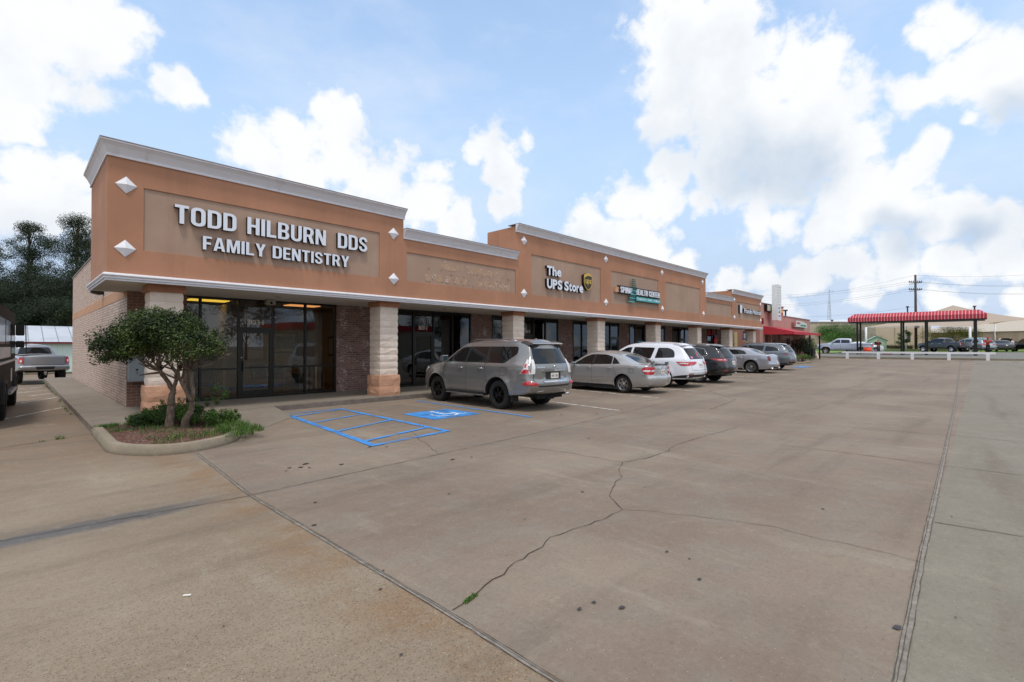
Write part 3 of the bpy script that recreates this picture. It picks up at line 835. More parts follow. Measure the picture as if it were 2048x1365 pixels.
storefront(9.95, 13.92, (10.94, 11.91, 12.89), (), (10.94, 11.91), M_GLASSD)
storefront(15.19, 20.0, (16.1, 17.1, 18.0, 18.96), (), (17.1, 18.0), M_GLASSD)
storefront(21.28, 24.0, (22.11, 23.0), ((21.28, 24, .6),), None, M_GLASS)
storefront(24.1, 25.98, (24.98,), (), (24.98, 25.9), M_GLASSD)
storefront(27.2, 30.2, (27.94, 29.1), (), None, M_GLASSD)
storefront(30.7, 32.0, (31.4,), (), None, M_GLASSD)
storefront(33.16, 38.0, (34.3, 35.2, 36.2, 37), (), (34.3, 35.2), M_GLASSD)
storefront(39.3, 43.6, (40.3, 41.3, 42.4), (), (41.3, 42.3), M_GLASSD)
for a, b in ((7.76, 9.95), (13.92, 15.19), (20.0, 21.28), (25.98, 27.2), (30.2, 30.7), (32.0, 33.16), (38.0, 39.3)):
    pm = MB(); pm.box(a, GY - .02, .12, b, GY + .2, 3.13); pm.build('brick_pier', M_BRICKY, bld)
# white blinds panels and teal film inside some windows
M_BLIND = simple('blind_white', '#c3ccd0', .8, var=.06, scale=3); M_TEAL = simple('teal_poster', '#3f8797', .6, var=.08)
wb = MB(); wb.box(21.33, GY + .03, .64, 22.08, GY + .05, 3.07); wb.box(22.14, GY + .03, .64, 22.97, GY + .05, 3.07); wb.box(27.24, GY + .03, .2, 27.9, GY + .05, 3.07); wb.box(29.14, GY + .03, .2, 30.1, GY + .05, 3.07)
wb.build('window_blind', M_BLIND, bld)

# interiors
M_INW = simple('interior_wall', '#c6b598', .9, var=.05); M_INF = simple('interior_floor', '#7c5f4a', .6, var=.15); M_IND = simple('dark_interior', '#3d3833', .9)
M_INC = simple('interior_ceiling', '#b9b4a8', .9)
iw = MB(); iw.box(2.42, 20.6, .1, 9.3, 20.7, 4.5); iw.box(9.2, 16.25, .1, 9.3, 20.6, 4.5); iw.box(2.42, 16.25, .1, 2.5, 20.6, 4.5); iw.box(4.9, 18.2, .1, 5.0, 20.6, 3.1)
iw.build('interior_wall', M_INW, bld)
iw = MB(); iw.box(2.42, 16.1, .1, 43.8, 24, .14); iw.build('interior_floor', M_INF, bld)
iw = MB(); iw.box(2.42, 16.12, 3.2, 43.8, 24, 3.25); iw.build('interior_ceiling', M_INC, bld)
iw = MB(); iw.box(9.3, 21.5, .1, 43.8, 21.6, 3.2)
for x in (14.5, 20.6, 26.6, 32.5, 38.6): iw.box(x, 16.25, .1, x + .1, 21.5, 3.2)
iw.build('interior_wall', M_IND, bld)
lp = MB()
for (x, y, a) in ((4.4, 18.0, 0), (7.4, 17.9, 1)): lp.box(x - .55, y - .3, 3.17, x + .55, y + .3, 3.195, a)
for (x, y) in ((16.5, 18.2), (18.5, 18.2), (18.8, 20)): lp.box(x - .6, y - .15, 3.17, x + .6, y + .15, 3.195, 2)
lp.build('light_panel', [simple('lamp_yellow', '#f0c24a', .5, emit=1.8), simple('lamp_orange', '#e59a5d', .5, emit=1.8), simple('lamp_white', '#fff4da', .5, emit=4.0)], bld)
# waiting-room furniture
M_CHG = simple('grey_upholstery', '#4d4b4a', .9, var=.15); M_CHM = simple('chair_metal', '#bdbdbd', .35, .8)
def arm_chair(x, y, rz, label):
    t = empty('waiting_chair', (x, y, .14), rz, label, 'chair', 'chairs in the waiting room')
    s_ = MB(); s_.box(-.25, -.25, .38, .25, .25, .47); s_.build('seat', M_CHG, t)
    b = MB(); b.prism([(-.25, .5), (-.29, .9), (-.24, .9), (-.20, .5)], -.25, .25, 'y'); b.build('backrest', M_CHG, t)
    for sy in (-1, 1):
        f = MB(); f.tube([(.26, sy * .28, 0), (.26, sy * .28, .64), (-.27, sy * .28, .66), (-.27, sy * .28, 0)], .013, 6); f.build('leg', M_CHM, t)
    return t
arm_chair(3.95, 16.75, R(90), 'grey armchair with metal frame behind the left window of the dentist office')
arm_chair(6.2, 18.6, R(-90), 'dark grey chair behind the door side of the dentist window')
arm_chair(6.9, 18.3, R(-60), 'dark chair beside the striped chair in the dentist waiting room')
ms = NT('striped_fabric'); v = ms.coord(); X, Y, Z = ms.sep(v)
ms.base(ms.ramp(ms.math('FRACT', ms.math('MULTIPLY', Y, 3.1)), [(0, lin('#8f8f86')), (.25, lin('#3d4d45')), (.4, lin('#a5342c')), (.5, lin('#c9c2b2')), (.7, lin('#48493f')), (.85, lin('#8b2c28'))], 'CONSTANT'))
t = empty('striped_armchair', (7.35, 17.3, .14), R(90), 'boxy armchair in red, green and cream stripes inside the dentist window', 'chair')
b = MB(); b.box(-.35, -.35, .05, .35, .35, .42); b.build('seat', ms.mat, t); b = MB(); b.box(-.42, -.35, .05, -.36, .35, .85); b.build('backrest', ms.mat, t)
b = MB(); b.box(-.34, -.45, .05, .3, -.36, .6); b.build('armrest', ms.mat, t); b = MB(); b.box(-.34, .36, .05, .3, .45, .6); b.build('armrest', ms.mat, t)
M_FRAME = simple('dark_wood_frame', '#4d3526', .5); M_MAT = simple('picture_mat', '#c9c6bd', .8); 
mp = NT('blue_print'); v = mp.coord(); mp.base(mp.ramp(mp.noise(v, 7, 5, .7), [(.35, lin('#2f3f5d')), (.5, lin('#5f6f86')), (.65, lin('#a5a89a'))]))
t = empty('framed_picture', (7.75, 20.52, 1.85), 0, 'framed bluish print hanging on the tan wall inside the dentist office', 'picture')
b = MB(); b.box(-.55, 0, -.42, .55, .04, .42); b.build('frame', M_FRAME, t); b = MB(); b.box(-.5, -.006, -.37, .5, 0, .37); b.build('mat', M_MAT, t); b = MB(); b.box(-.36, -.012, -.24, .36, -.006, .24); b.build('print', mp.mat, t)
t = empty('wall_mirror', (9.15, 19.1, 1.7), 0, 'plain framed board on the side wall inside the dentist office', 'picture')
b = MB(); b.box(0, -.45, -.4, .04, .45, .4); b.build('frame', M_FRAME, t); b = MB(); b.box(-.006, -.38, -.33, 0, .38, .33); b.build('panel', M_INW, t)

# ------------------------------------------------------------------ lettering
def text_obj(body, size=1.0, extrude=.05, offset=0.0, align='LEFT', space=1.0):
    c = bpy.data.curves.new('t', 'FONT'); c.body = body; c.size = size; c.extrude = extrude; c.offset = offset
    c.align_x = align; c.space_character = space; c.resolution_u = 4
    o = bpy.data.objects.new('t', c); COL.objects.link(o)
    bpy.context.view_layer.update()
    me = bpy.data.meshes.new_from_object(o.evaluated_get(bpy.context.evaluated_depsgraph_get()))
    bpy.data.objects.remove(o); bpy.data.curves.remove(c)
    return me
def letter(name, ch, x0, w, z0, h, y, depth, mats, parent, bold=.03, keep=False, xoff=0):
    me = text_obj(ch, 1.0, .5, bold)
    xs = [v.co.x for v in me.vertices]; ys = [v.co.y for v in me.vertices]
    a, b = min(xs), max(xs); c, d = min(ys), max(ys)
    sx = w / (b - a); sz = h / (d - c)
    for v in me.vertices:
        X = (v.co.x - a) * sx; Zz = (v.co.y - c) * sz; Yy = (v.co.z - .5) * depth
        v.co = (x0 + X, y - Yy - depth if False else y - (v.co.z + .5) * depth, z0 + Zz)
    me.materials.clear()
    for m_ in mats: me.materials.append(m_)
    bm = bmesh.new(); bm.from_mesh(me)
    bmesh.ops.remove_doubles(bm, verts=bm.verts, dist=1e-5)
    bmesh.ops.recalc_face_normals(bm, faces=bm.faces)
    for f in bm.faces:
        f.smooth = False
        f.material_index = 0 if (abs(f.normal.y) > .9 and f.calc_center_median().y < y - depth * .9) else (len(mats) - 1)
    bm.to_mesh(me); bm.free()
    o = bpy.data.objects.new(name, me); COL.objects.link(o); o.parent = parent
    return o
# relative widths of capitals in a bold condensed face, with gap
WD = {'I': .42, 'M': 1.25, 'W': 1.3, 'L': .82, 'T': .9, 'F': .82, 'E': .84, ' ': .62, 'Y': .98, 'A': 1.02, 'S': .95, '-': .5, '1': .55}
LH = {}
def word_line(parent, text, x0, x1, z0, h, y, depth, mats, bold=.03, gap=.12, widths=None):
    W = [(widths or {}).get(c, WD.get(c, 1.0)) for c in text]
    tot = sum(W) + gap * (len(text) - 1); u = (x1 - x0) / tot; x = x0
    for c, w in zip(text, W):
        if c != ' ':
            hh = h; zz = z0
            if c in 'acemnorsuvwxz' : hh = h * .74
            if c in 'pgqy': hh = h * .98; zz = z0 - h * .25
            if c == 't': hh = h * .92
            if c == '-': hh = h * .14; zz = z0 + h * .38
            letter('letter', c, x, w * u, zz, hh, y, depth, mats, parent, bold)
        x += (w + gap) * u
# heavy condensed capitals drawn as outlines in a unit box (width, [loops])
def _rr(x0, y0, x1, y1, r, k=5, corners=(1, 1, 1, 1)):
    out = []
    for (cx, cy, a0, on) in ((x1 - r, y0 + r, -90, corners[1]), (x1 - r, y1 - r, 0, corners[2]), (x0 + r, y1 - r, 90, corners[3]), (x0 + r, y0 + r, 180, corners[0])):
        if not on: out.append(({-90: x1, 0: x1, 90: x0, 180: x0}[a0], {-90: y0, 0: y1, 90: y1, 180: y0}[a0])); continue
        for i in range(k + 1):
            a = R(a0 + 90 * i / k); out.append((cx + r * math.cos(a), cy + r * math.sin(a)))
    return out
def _stroke(P, t):
    L_, Q_ = [], []
    for i, p in enumerate(P):
        a = Vector(P[max(0, i - 1)]); b = Vector(P[min(len(P) - 1, i + 1)]); d = (b - a).normalized()
        L_.append((p[0] - d.y * t / 2, p[1] + d.x * t / 2)); Q_.append((p[0] + d.y * t / 2, p[1] - d.x * t / 2))
    return L_ + Q_[::-1]
def _arc(cx, cy, rx, ry, a0, a1, k=9): return [(cx + rx * math.cos(R(a0 + (a1 - a0) * i / k)), cy + ry * math.sin(R(a0 + (a1 - a0) * i / k))) for i in range(k + 1)]
_t, _h = .165, .15
BLOCK = {
 'T': (.50, [[(.50, 1), (0, 1), (0, 1 - _h), (.25 - _t / 2, 1 - _h), (.25 - _t / 2, 0), (.25 + _t / 2, 0), (.25 + _t / 2, 1 - _h), (.50, 1 - _h)]]),
 'I': (_t, [[(0, 0), (_t, 0), (_t, 1), (0, 1)]]),
 'L': (.43, [[(0, 0), (.43, 0), (.43, _h), (_t, _h), (_t, 1), (0, 1)]]),
 'H': (.52, [[(0, 0), (_t, 0), (_t, .43), (.52 - _t, .43), (.52 - _t, 0), (.52, 0), (.52, 1), (.52 - _t, 1), (.52 - _t, .58), (_t, .58), (_t, 1), (0, 1)]]),
 'E': (.44, [[(0, 0), (.44, 0), (.44, _h), (_t, _h), (_t, .43), (.40, .43), (.40, .57), (_t, .57), (_t, 1 - _h), (.44, 1 - _h), (.44, 1), (0, 1)]]),
 'F': (.43, [[(0, 0), (_t, 0), (_t, .41), (.39, .41), (.39, .56), (_t, .56), (_t, 1 - _h), (.43, 1 - _h), (.43, 1), (0, 1)]]),
 'O': (.54, [_rr(0, -.01, .54, 1.01, .25), _rr(_t, _h, .54 - _t, 1 - _h, .10)]),
 'D': (.53, [_rr(0, 0, .53, 1, .25, corners=(0, 1, 1, 0)), _rr(_t, _h, .53 - _t, 1 - _h, .09, corners=(0, 1, 1, 0))]),
 'U': (.52, [[(0, 1), (0, .25)] + _arc(.26, .25, .26, .26, 180, 360) + [(.52, 1), (.52 - _t, 1), (.52 - _t, .27)] + _arc(.26, .26, .095, .12, 0, -180) + [(_t, 1)]]),
 'B': (.53, [[(0, 0), (.30, 0)] + _arc(.29, .26, .24, .26, -90, 62) + [(.44, .52)] + _arc(.29, .755, .22, .245, -38, 90) + [(0, 1)], _rr(_t, .13, .35, .43, .08, corners=(0, 1, 1, 0)), _rr(_t, .58, .34, .87, .08, corners=(0, 1, 1, 0))]),
 'R': (.54, [[(0, 0), (_t, 0), (_t, .40), (.25, .40), (.36, .0), (.54, 0), (.42, .44)] + _arc(.28, .72, .24, .28, -48, 90) + [(0, 1)], _rr(_t, .54, .35, .86, .09, corners=(0, 1, 1, 0))]),
 'P': (.51, [[(0, 0), (_t, 0), (_t, .38)] + _arc(.26, .69, .25, .31, -90, 90) + [(0, 1)], _rr(_t, .52, .34, .86, .09, corners=(0, 1, 1, 0))]),
 'N': (.54, [[(0, 0), (.15, 0), (.15, .58), (.36, 0), (.54, 0), (.54, 1), (.39, 1), (.39, .42), (.18, 1), (0, 1)]]),
 'M': (.68, [[(0, 0), (.15, 0), (.15, .70), (.27, 0), (.41, 0), (.53, .70), (.53, 0), (.68, 0), (.68, 1), (.46, 1), (.34, .36), (.22, 1), (0, 1)]]),
 'A': (.58, [[(0, 0), (.16, 0), (.195, .20), (.385, .20), (.42, 0), (.58, 0), (.39, 1), (.19, 1)], [(.22, .34), (.29, .78), (.36, .34)]]),
 'Y': (.56, [[(.28 - _t / 2, 0), (.28 + _t / 2, 0), (.28 + _t / 2, .40), (.56, 1), (.38, 1), (.28, .64), (.18, 1), (0, 1), (.28 - _t / 2, .40)]]),
 'S': (.50, [_stroke([(.43, .70)] + _arc(.25, .745, .17, .18, 0, 200, 10) + [(.12, .60), (.24, .51), (.37, .40)] + _arc(.25, .26, .17, .19, 20, -180, 10) + [(.08, .32)], .155)]),
 'C': (.52, [_stroke([(.44, .66)] + _arc(.26, .72, .18, .20, 0, 180, 9) + _arc(.26, .28, .18, .20, 180, 360, 9) + [(.44, .36)], .16)]),
}
def block_mesh(loops, x0, z0, sx, sz, y, depth, mats, name, parent):
    c = bpy.data.curves.new('t', 'CURVE'); c.dimensions = '2D'; c.fill_mode = 'BOTH'; c.extrude = .5
    for lp in loops:
        sp = c.splines.new('POLY'); sp.points.add(len(lp) - 1)
        for i, (a, b) in enumerate(lp): sp.points[i].co = (a, b, 0, 1)
        sp.use_cyclic_u = True
    o = bpy.data.objects.new('t', c); COL.objects.link(o); bpy.context.view_layer.update()
    me = bpy.data.meshes.new_from_object(o.evaluated_get(bpy.context.evaluated_depsgraph_get()))
    bpy.data.objects.remove(o); bpy.data.curves.remove(c)
    for v in me.vertices: v.co = (x0 + v.co.x * sx, y - (v.co.z + .5) * depth, z0 + v.co.y * sz)
    me.materials.clear()
    for m_ in mats: me.materials.append(m_)
    bm = bmesh.new(); bm.from_mesh(me); bmesh.ops.remove_doubles(bm, verts=bm.verts, dist=1e-5); bmesh.ops.recalc_face_normals(bm, faces=bm.faces)
    for f in bm.faces: f.smooth = False; f.material_index = 0 if (abs(f.normal.y) > .9 and f.calc_center_median().y < y - depth * .9) else (len(mats) - 1)
    bm.to_mesh(me); bm.free()
    o = bpy.data.objects.new(name, me); COL.objects.link(o); o.parent = parent; return o
def block_line(parent, text, x0, x1, z0, h, y, depth, mats, gap=.085, sp=.26):
    tot = sum(BLOCK[c][0] if c != ' ' else sp for c in text) + gap * (len(text) - 1); u = (x1 - x0) / tot; x = x0
    for c in text:
        if c == ' ': x += (sp + gap) * u; continue
        block_mesh(BLOCK[c][1], x, z0, u, h, y, depth, mats, 'letter', parent); x += (BLOCK[c][0] + gap) * u
M_LFACE = simple('letter_white', '#dfe4ee', .4, var=.03); M_LRET = simple('letter_black_return', '#191513', .5)
sg = empty('dental_sign', (0, 0, 0), label='white channel letters reading TODD HILBURN DDS FAMILY DENTISTRY on the nearest fascia panel', cat='sign')
block_line(sg, 'TODD HILBURN', 2.56, 6.12, 4.53, .43, FYY + .028, .11, [M_LFACE, M_LRET], .075, .30)
block_line(sg, 'DDS', 6.47, 7.40, 4.53, .43, FYY + .028, .11, [M_LFACE, M_LRET], .075)
block_line(sg, 'FAMILY DENTISTRY', 3.12, 6.82, 4.00, .32, FYY + .028, .11, [M_LFACE, M_LRET], .08, .24)
sg = empty('parcel_shop_sign', (0, 0, 0), label='white channel letters reading The UPS Store with a brown and gold shield', cat='sign')
LW = {'T': 1.0, 'h': .85, 'e': .85, 'U': 1.05, 'P': .95, 'S': .95, 't': .6, 'o': .9, 'r': .62, ' ': .3}
word_line(sg, 'The', 15.78, 16.75, 4.74, .40, FYY + .028, .13, [M_LFACE, M_LRET], .04, .06, LW)
word_line(sg, 'UPS Store', 15.78, 18.38, 4.17, .42, FYY + .028, .13, [M_LFACE, M_LRET], .04, .06, LW)
sh = fillet([(18.42, 5.02, .02), (18.6, 5.10, .1), (18.75, 5.12, .1), (18.9, 5.10, .1), (19.08, 5.02, .02), (19.08, 4.62, .12), (18.98, 4.44, .12), (18.75, 4.30, .03), (18.52, 4.44, .12), (18.42, 4.62, .12)])
mb = MB(); mb.prism(sh, FYY + .02, FYY - .12, 'y', 0, 1)
M_GOLD = simple('gold', '#c9a93f', .35, .2, var=.08); M_BROWN = simple('dark_brown', '#3a2c1e', .5)
shd = mb.build('shield', [M_GOLD, M_LRET], sg)
ins = fillet([(18.47, 4.88, .02), (18.7, 5.01, .15), (19.04, 4.98, .01), (19.04, 4.62, .12), (18.95, 4.47, .12), (18.75, 4.35, .03), (18.55, 4.47, .12), (18.47, 4.62, .12)])
mb = MB(); mb.prism(ins, FYY - .12, FYY - .126, 'y'); mb.build('shield_field', M_BROWN, shd)
word_line(shd, 'ups', 18.52, 19.0, 4.63, .27, FYY - .124, .008, [M_GOLD, M_GOLD], .02, .08, {'u': 1, 'p': 1, 's': .85})
# removed sign: glue shadows and leftover pins
gh = empty('ghost_sign', (0, 0, 0), label='pale scars and pins left by removed letters on the second fascia panel', cat='sign')
M_GHOST = simple('bare_stucco_patch', '#ae9079', .95, var=.12, scale=7); M_PIN = simple('pin_white', '#e8e8e8', .5); M_GLUE = simple('old_glue', '#574336', .9)
rg = random.Random(4); gy = FYY + .028
pt_ = MB(); pn = MB(); gl = MB()
def patch(x, z, w, h, k=14):
    p = []
    for i in range(k):
        a = 2 * math.pi * i / k; q = rg.uniform(.82, 1.08)
        p.append((x + w / 2 * q * math.copysign(abs(math.cos(a)) ** .7, math.cos(a)), z + h / 2 * q * math.copysign(abs(math.sin(a)) ** .7, math.sin(a))))
    pt_.prism(p, gy + .001, gy - .004 - rg.random() * .002, 'y')
for x, w in ((10.70, .9), (11.75, .42), (12.1, .3)): patch(x, 4.46, w, .26)
for i in range(4): patch(12.3 + i * .16, 4.44, .16, .22)
for i, x in enumerate((9.7, 9.98, 10.2, 10.55, 10.98, 11.3)): patch(x, 4.02 - (.0), .24, .30 - .03 * (i % 2))
for i, x in enumerate((12.05, 12.37, 12.68, 12.98, 13.28, 13.55)): patch(x, 4.0, .25, .28)
for i in range(26):
    x = rg.choice((9.6, 9.95, 10.4, 10.9, 11.3, 12.1, 12.5, 12.8, 13.1, 13.4)) + rg.uniform(-.1, .1); z = 4.02 + rg.uniform(-.1, .1)
    pn.lathe([(.0, gy - .03), (.012, gy - .03), (.012, gy)], 6, 'y', (x, 0, z))
for x, z in ((10.42, 4.62), (11.42, 4.56), (11.5, 4.36), (11.65, 4.36), (11.8, 4.35), (12.1, 4.55), (12.3, 4.37), (12.5, 4.52), (12.6, 4.33), (12.9, 4.5)): pn.lathe([(.0, gy - .03), (.012, gy - .03), (.012, gy)], 6, 'y', (x, 0, z))
for i in range(34):
    x = rg.uniform(9.6, 13.6); z = rg.choice((4.17, 3.9, 4.3, 4.05)) + rg.uniform(-.03, .03)
    w = rg.uniform(.01, .05); gl.box(x - w, gy - .008, z - .006, x + w, gy - .006, z + .006)
pt_.build('bare_patch', M_GHOST, gh); pn.build('mounting_pin', M_PIN, gh); gl.build('glue_mark', M_GLUE, gh)

# spinal health sign
M_TEALF = simple('teal_light_box', '#3fa9ad', .4, var=.06); M_TEALD = simple('deep_teal', '#17605c', .5)
sg = empty('clinic_sign', (0, 0, 0), label='white letters SPINAL HEALTH CENTER on black with a teal spine and a teal banner', cat='sign')
mb = MB(); mb.box(21.5, FYY - .10, 4.42, 22.9, FYY + .02, 4.82); mb.box(23.1, FYY - .10, 4.42, 25.85, FYY + .02, 4.82); mb.build('backing_board', M_LRET, sg)
SWD = {'I': .4, ' ': .5}
block_line(sg, 'SPINAL', 21.6, 22.84, 4.46, .30, FYY - .10, .03, [M_LFACE, M_LFACE], .09)
block_line(sg, 'HEALTH CENTER', 23.16, 25.8, 4.46, .30, FYY - .10, .03, [M_LFACE, M_LFACE], .09)
mb = MB(); mb.box(23.12, FYY - .14, 4.12, 25.85, FYY + .02, 4.36, 1); mb.box(23.14, FYY - .145, 4.14, 25.83, FYY - .14, 4.34, 0)
bn = mb.build('banner', [M_TEALF, M_TEALD], sg)
word_line(bn, 'Chiropractic', 23.2, 24.1, 4.2, .10, FYY - .145, .008, [M_LFACE, M_LFACE], .005, .14, {'i': .35, 'r': .5, 't': .5})
word_line(bn, 'Rehab', 24.4, 24.82, 4.2, .10, FYY - .145, .008, [M_LFACE, M_LFACE], .005, .14)
word_line(bn, 'Wellness', 25.1, 25.75, 4.2, .10, FYY - .145, .008, [M_LFACE, M_LFACE], .005, .14, {'l': .35})
mb = MB()
for x in (24.25, 24.96): mb.lathe([(0, FYY - .155), (.025, FYY - .155), (.025, FYY - .14)], 8, 'y', (x, 0, 4.24))
mb.build('dot', M_LFACE, bn)
for k in range(13):
    z = 5.22 - k * .098; x = 22.78 + .20 * math.sin((k - 1) * .55) * (k / 12) + .1; w = .15 + .012 * k
    if k > 10: x -= .1 * (k - 10)
    mb = MB(); mb.prism(fillet([(x - w, z - .028, .02), (x + w, z - .028, .02), (x + w, z + .028, .02), (x - w, z + .028, .02)], seg=2), FYY - .12, FYY - .17, 'y')
    mb.build('vertebra', [M_TEALF, M_TEALD][(k % 2) if k > 4 else 1], sg)
mb = MB(); mb.box(21.15, FYY - .1, 4.45, 21.45, FYY + .02, 4.72); mb.build('sign_end_box', M_BAND, sg)
# financial sign
sg = empty('finance_sign', (0, 0, 0), label='small white letters reading 1st Franklin Financial on the last tall fascia panel', cat='sign')
letter('letter', '1', 38.75, .42, 4.26, .62, FYY + .028, .14, [M_LFACE, M_LRET], sg, .05)
letter('letter', 's', 39.2, .16, 4.62, .18, FYY + .028, .1, [M_LFACE, M_LRET], sg, .02); letter('letter', 't', 39.4, .12, 4.62, .22, FYY + .028, .1, [M_LFACE, M_LRET], sg, .02)
FW = {'i': .35, 'l': .35, 'F': .9, 'r': .6, ' ': .25, 'a': .9, 'n': .9, 'k': .85, 'c': .85}
word_line(sg, 'Franklin Financial', 39.7, 43.75, 4.30, .36, FYY + .028, .12, [M_LFACE, M_LRET], .02, .10, FW)

# unit numbers on the transoms
M_NUM = simple('number_vinyl', '#d5cfc0', .6, var=.02)
NW = {'3': 1, '1': .30, '0': 1, '-': .55, '2': 1}
for txt, a, b, z in (('3103-1', 4.95, 5.42, 2.36), ('3103-2', 11.18, 11.62, 2.36), ('3103-3', 17.25, 17.8, 2.36)):
    sg = empty('unit_number', (0, 0, 0), label='pale vinyl number %s on the glass above the shop door' % txt, cat='sign')
    word_line(sg, txt, a, b, z, .15, GY - .005, .003, [M_NUM, M_NUM], .005, .14, NW)
# window posters
def poster(name, x0, x1, z0, z1, bg, label, lines=(), border=None, y=GY - .006):
    t = empty(name, (0, 0, 0), label=label, cat='poster')
    mb = MB(); mb.box(x0, y - .004, z0, x1, y, z1); bgm = mb.build('sheet', bg, t)
    if border:
        mb = MB(); w = .025
        mb.box(x0 + w, y - .006, z0 + w, x1 - w, y - .004, z0 + 2 * w); mb.box(x0 + w, y - .006, z1 - 2 * w, x1 - w, y - .004, z1 - w)
        mb.box(x0 + w, y - .006, z0 + 2 * w, x0 + 2 * w, y - .004, z1 - 2 * w); mb.box(x1 - 2 * w, y - .006, z0 + 2 * w, x1 - w, y - .004, z1 - 2 * w)
        mb.build('border', border, t)
    for txt, a, b, zz, hh in lines: word_line(t, txt, a, b, zz, hh, y - .004, .003, [M_NUM, M_NUM], .004, .16, {'i': .4, 'l': .4, ' ': .4})
    return t
poster('window_sign', 15.3, 16.0, 1.58, 2.0, M_TEAL, 'teal sign reading Small Business Solutions in the window left of the third column', (('Small Business', 15.38, 15.92, 1.83, .07), ('Solutions', 15.45, 15.85, 1.70, .07)), M_NUM)
poster('window_sign', 18.08, 18.86, 1.58, 1.98, M_TEAL, 'teal sign reading Print It Here low in the pane right of the third column', (('Print', 18.3, 18.6, 1.8, .08), ('and Copy', 18.25, 18.7, 1.66, .07)), M_NUM)
poster('window_sign', 19.08, 19.84, 1.58, 1.98, M_TEAL, 'teal sign reading We Print in the last pane before the brick pier', (('We Print', 19.2, 19.72, 1.72, .12),), M_NUM)
poster('window_poster', 28.3, 28.98, 1.25, 2.05, simple('bright_teal', '#3a93b5', .6), 'blue poster reading Open for Business in the clinic window', (('Open', 28.4, 28.88, 1.8, .14), ('for', 28.5, 28.8, 1.58, .12), ('Business', 28.36, 28.94, 1.4, .09)))
t = empty('round_window_sign', (0, 0, 0), label='round red hanging sign in the window beside the seventh column', cat='sign')
mb = MB(); mb.lathe([(0, 15.9), (.34, 15.9), (.34, 15.93), (0, 15.93)], 20, 'y', (41.0, 0, 2.2)); mb.build('disc', simple('sign_red', '#c63b3a', .6), t)
mb = MB(); mb.box(40.75, 15.89, 2.5, 41.25, 15.9, 2.62); mb.build('strip', simple('sign_blue', '#3e73b8', .6), t)
# yellow door leaf and blue poster between the last two columns
mb = MB(); mb.box(45.3, 15.9, .5, 46.8, 16.0, 3.0); tag(mb.build('yellow_panel', simple('pale_yellow_panel', '#c9c295', .8)), 'pale yellow door panel leaning between the last two columns', 'panel')
t = empty('hanging_banner', (0, 0, 0), label='blue and white banner hanging under the canopy before the last column', cat='banner')
mb = MB(); mb.prism([(42.0, 2.15), (42.1, 2.95), (42.85, 2.9), (42.95, 2.05), (42.5, 2.3)], 14.1, 14.12, 'y'); b = mb.build('cloth', simple('banner_blue', '#33568f', .8), t)
mb = MB(); mb.prism([(42.25, 2.4), (42.2, 2.8), (42.7, 2.78), (42.6, 2.35)], 14.09, 14.1, 'y'); mb.build('print', M_NUM, b)
mb = MB(); mb.prism([(42.0, 2.15), (42.95, 2.05), (42.93, 2.13), (42.02, 2.24)], 14.085, 14.09, 'y'); mb.build('yellow_stripe', simple('banner_yellow', '#c9b04a', .8), b)

# meter boxes by the corner
M_MET = simple('grey_enamel', '#8f979b', .45, .2, var=.08, scale=4)
t = empty('electric_meter_box', (2.06, 15.45, .80), 0, 'grey metal electric meter cabinet mounted at the brick corner behind the shrub', 'meter box')
mb = MB(); mb.box(0, 0, 0, .55, .34, .52); mb.box(-.008, -.008, .49, .558, .34, .53); mb.build('cabinet', M_MET, t)
mb = MB(); mb.box(.01, -.008, .02, .54, 0, .48); d = mb.build('door', M_MET, t)
mb = MB(); mb.lathe([(0, -.022), (.022, -.022), (.028, -.008)], 12, 'y', (.15, 0, .30)); mb.lathe([(0, -.02), (.012, -.02), (.014, -.008)], 8, 'y', (.15, 0, .22)); mb.build('lock', simple('lock_dark', '#3a3a3c', .4, .6), d)
mb = MB(); mb.prism([(0, .53), (.06, .53), (.06, .95), (.02, .95)], 0, .3, 'y'); mb.box(.06, .04, .53, .5, .3, 1.0); mb.build('upper_cabinet', M_MET, t)
mb = MB(); mb.tube([(.48, .2, 0), (.48, .2, -.68)], .03, 8); mb.build('conduit', M_MET, t)
# wall pack lamp
t = empty('wall_lamp', (2.0, 16.75, 3.42), 0, 'small black wall pack lamp high on the brick side wall', 'lamp')
t.location = (2.05, 20.5, 3.52)
mb = MB(); mb.box(-.05, -.12, -.14, 0, .12, .12); mb.build('bracket', M_BLACK, t)
mb = MB(); mb.prism([(-.05, .12), (-.30, .04), (-.33, -.10), (-.12, -.16), (-.05, -.14)], -.13, .13, 'y'); mb.build('lamp_head', M_BLACK, t)
mb = MB(); mb.lathe([(0, 14.66), (.05, 14.66), (.03, 14.7)], 8, 'y', (2.0, 0, 0)); 
wc = empty('security_camera', (5.48, 15.6, 3.02), 0, 'small pale box fixture fixed under the soffit above the dentist door', 'fixture')
mb = MB(); mb.box(-.13, -.08, -.06, .13, .08, .10); mb.build('housing', simple('housing', '#8f8a7e', .6), wc)
mb = MB(); mb.lathe([(.0, -.10), (.035, -.10), (.035, -.07)], 12, 'y', (0, 0, .0)); mb.build('lens', M_BLACK, wc)
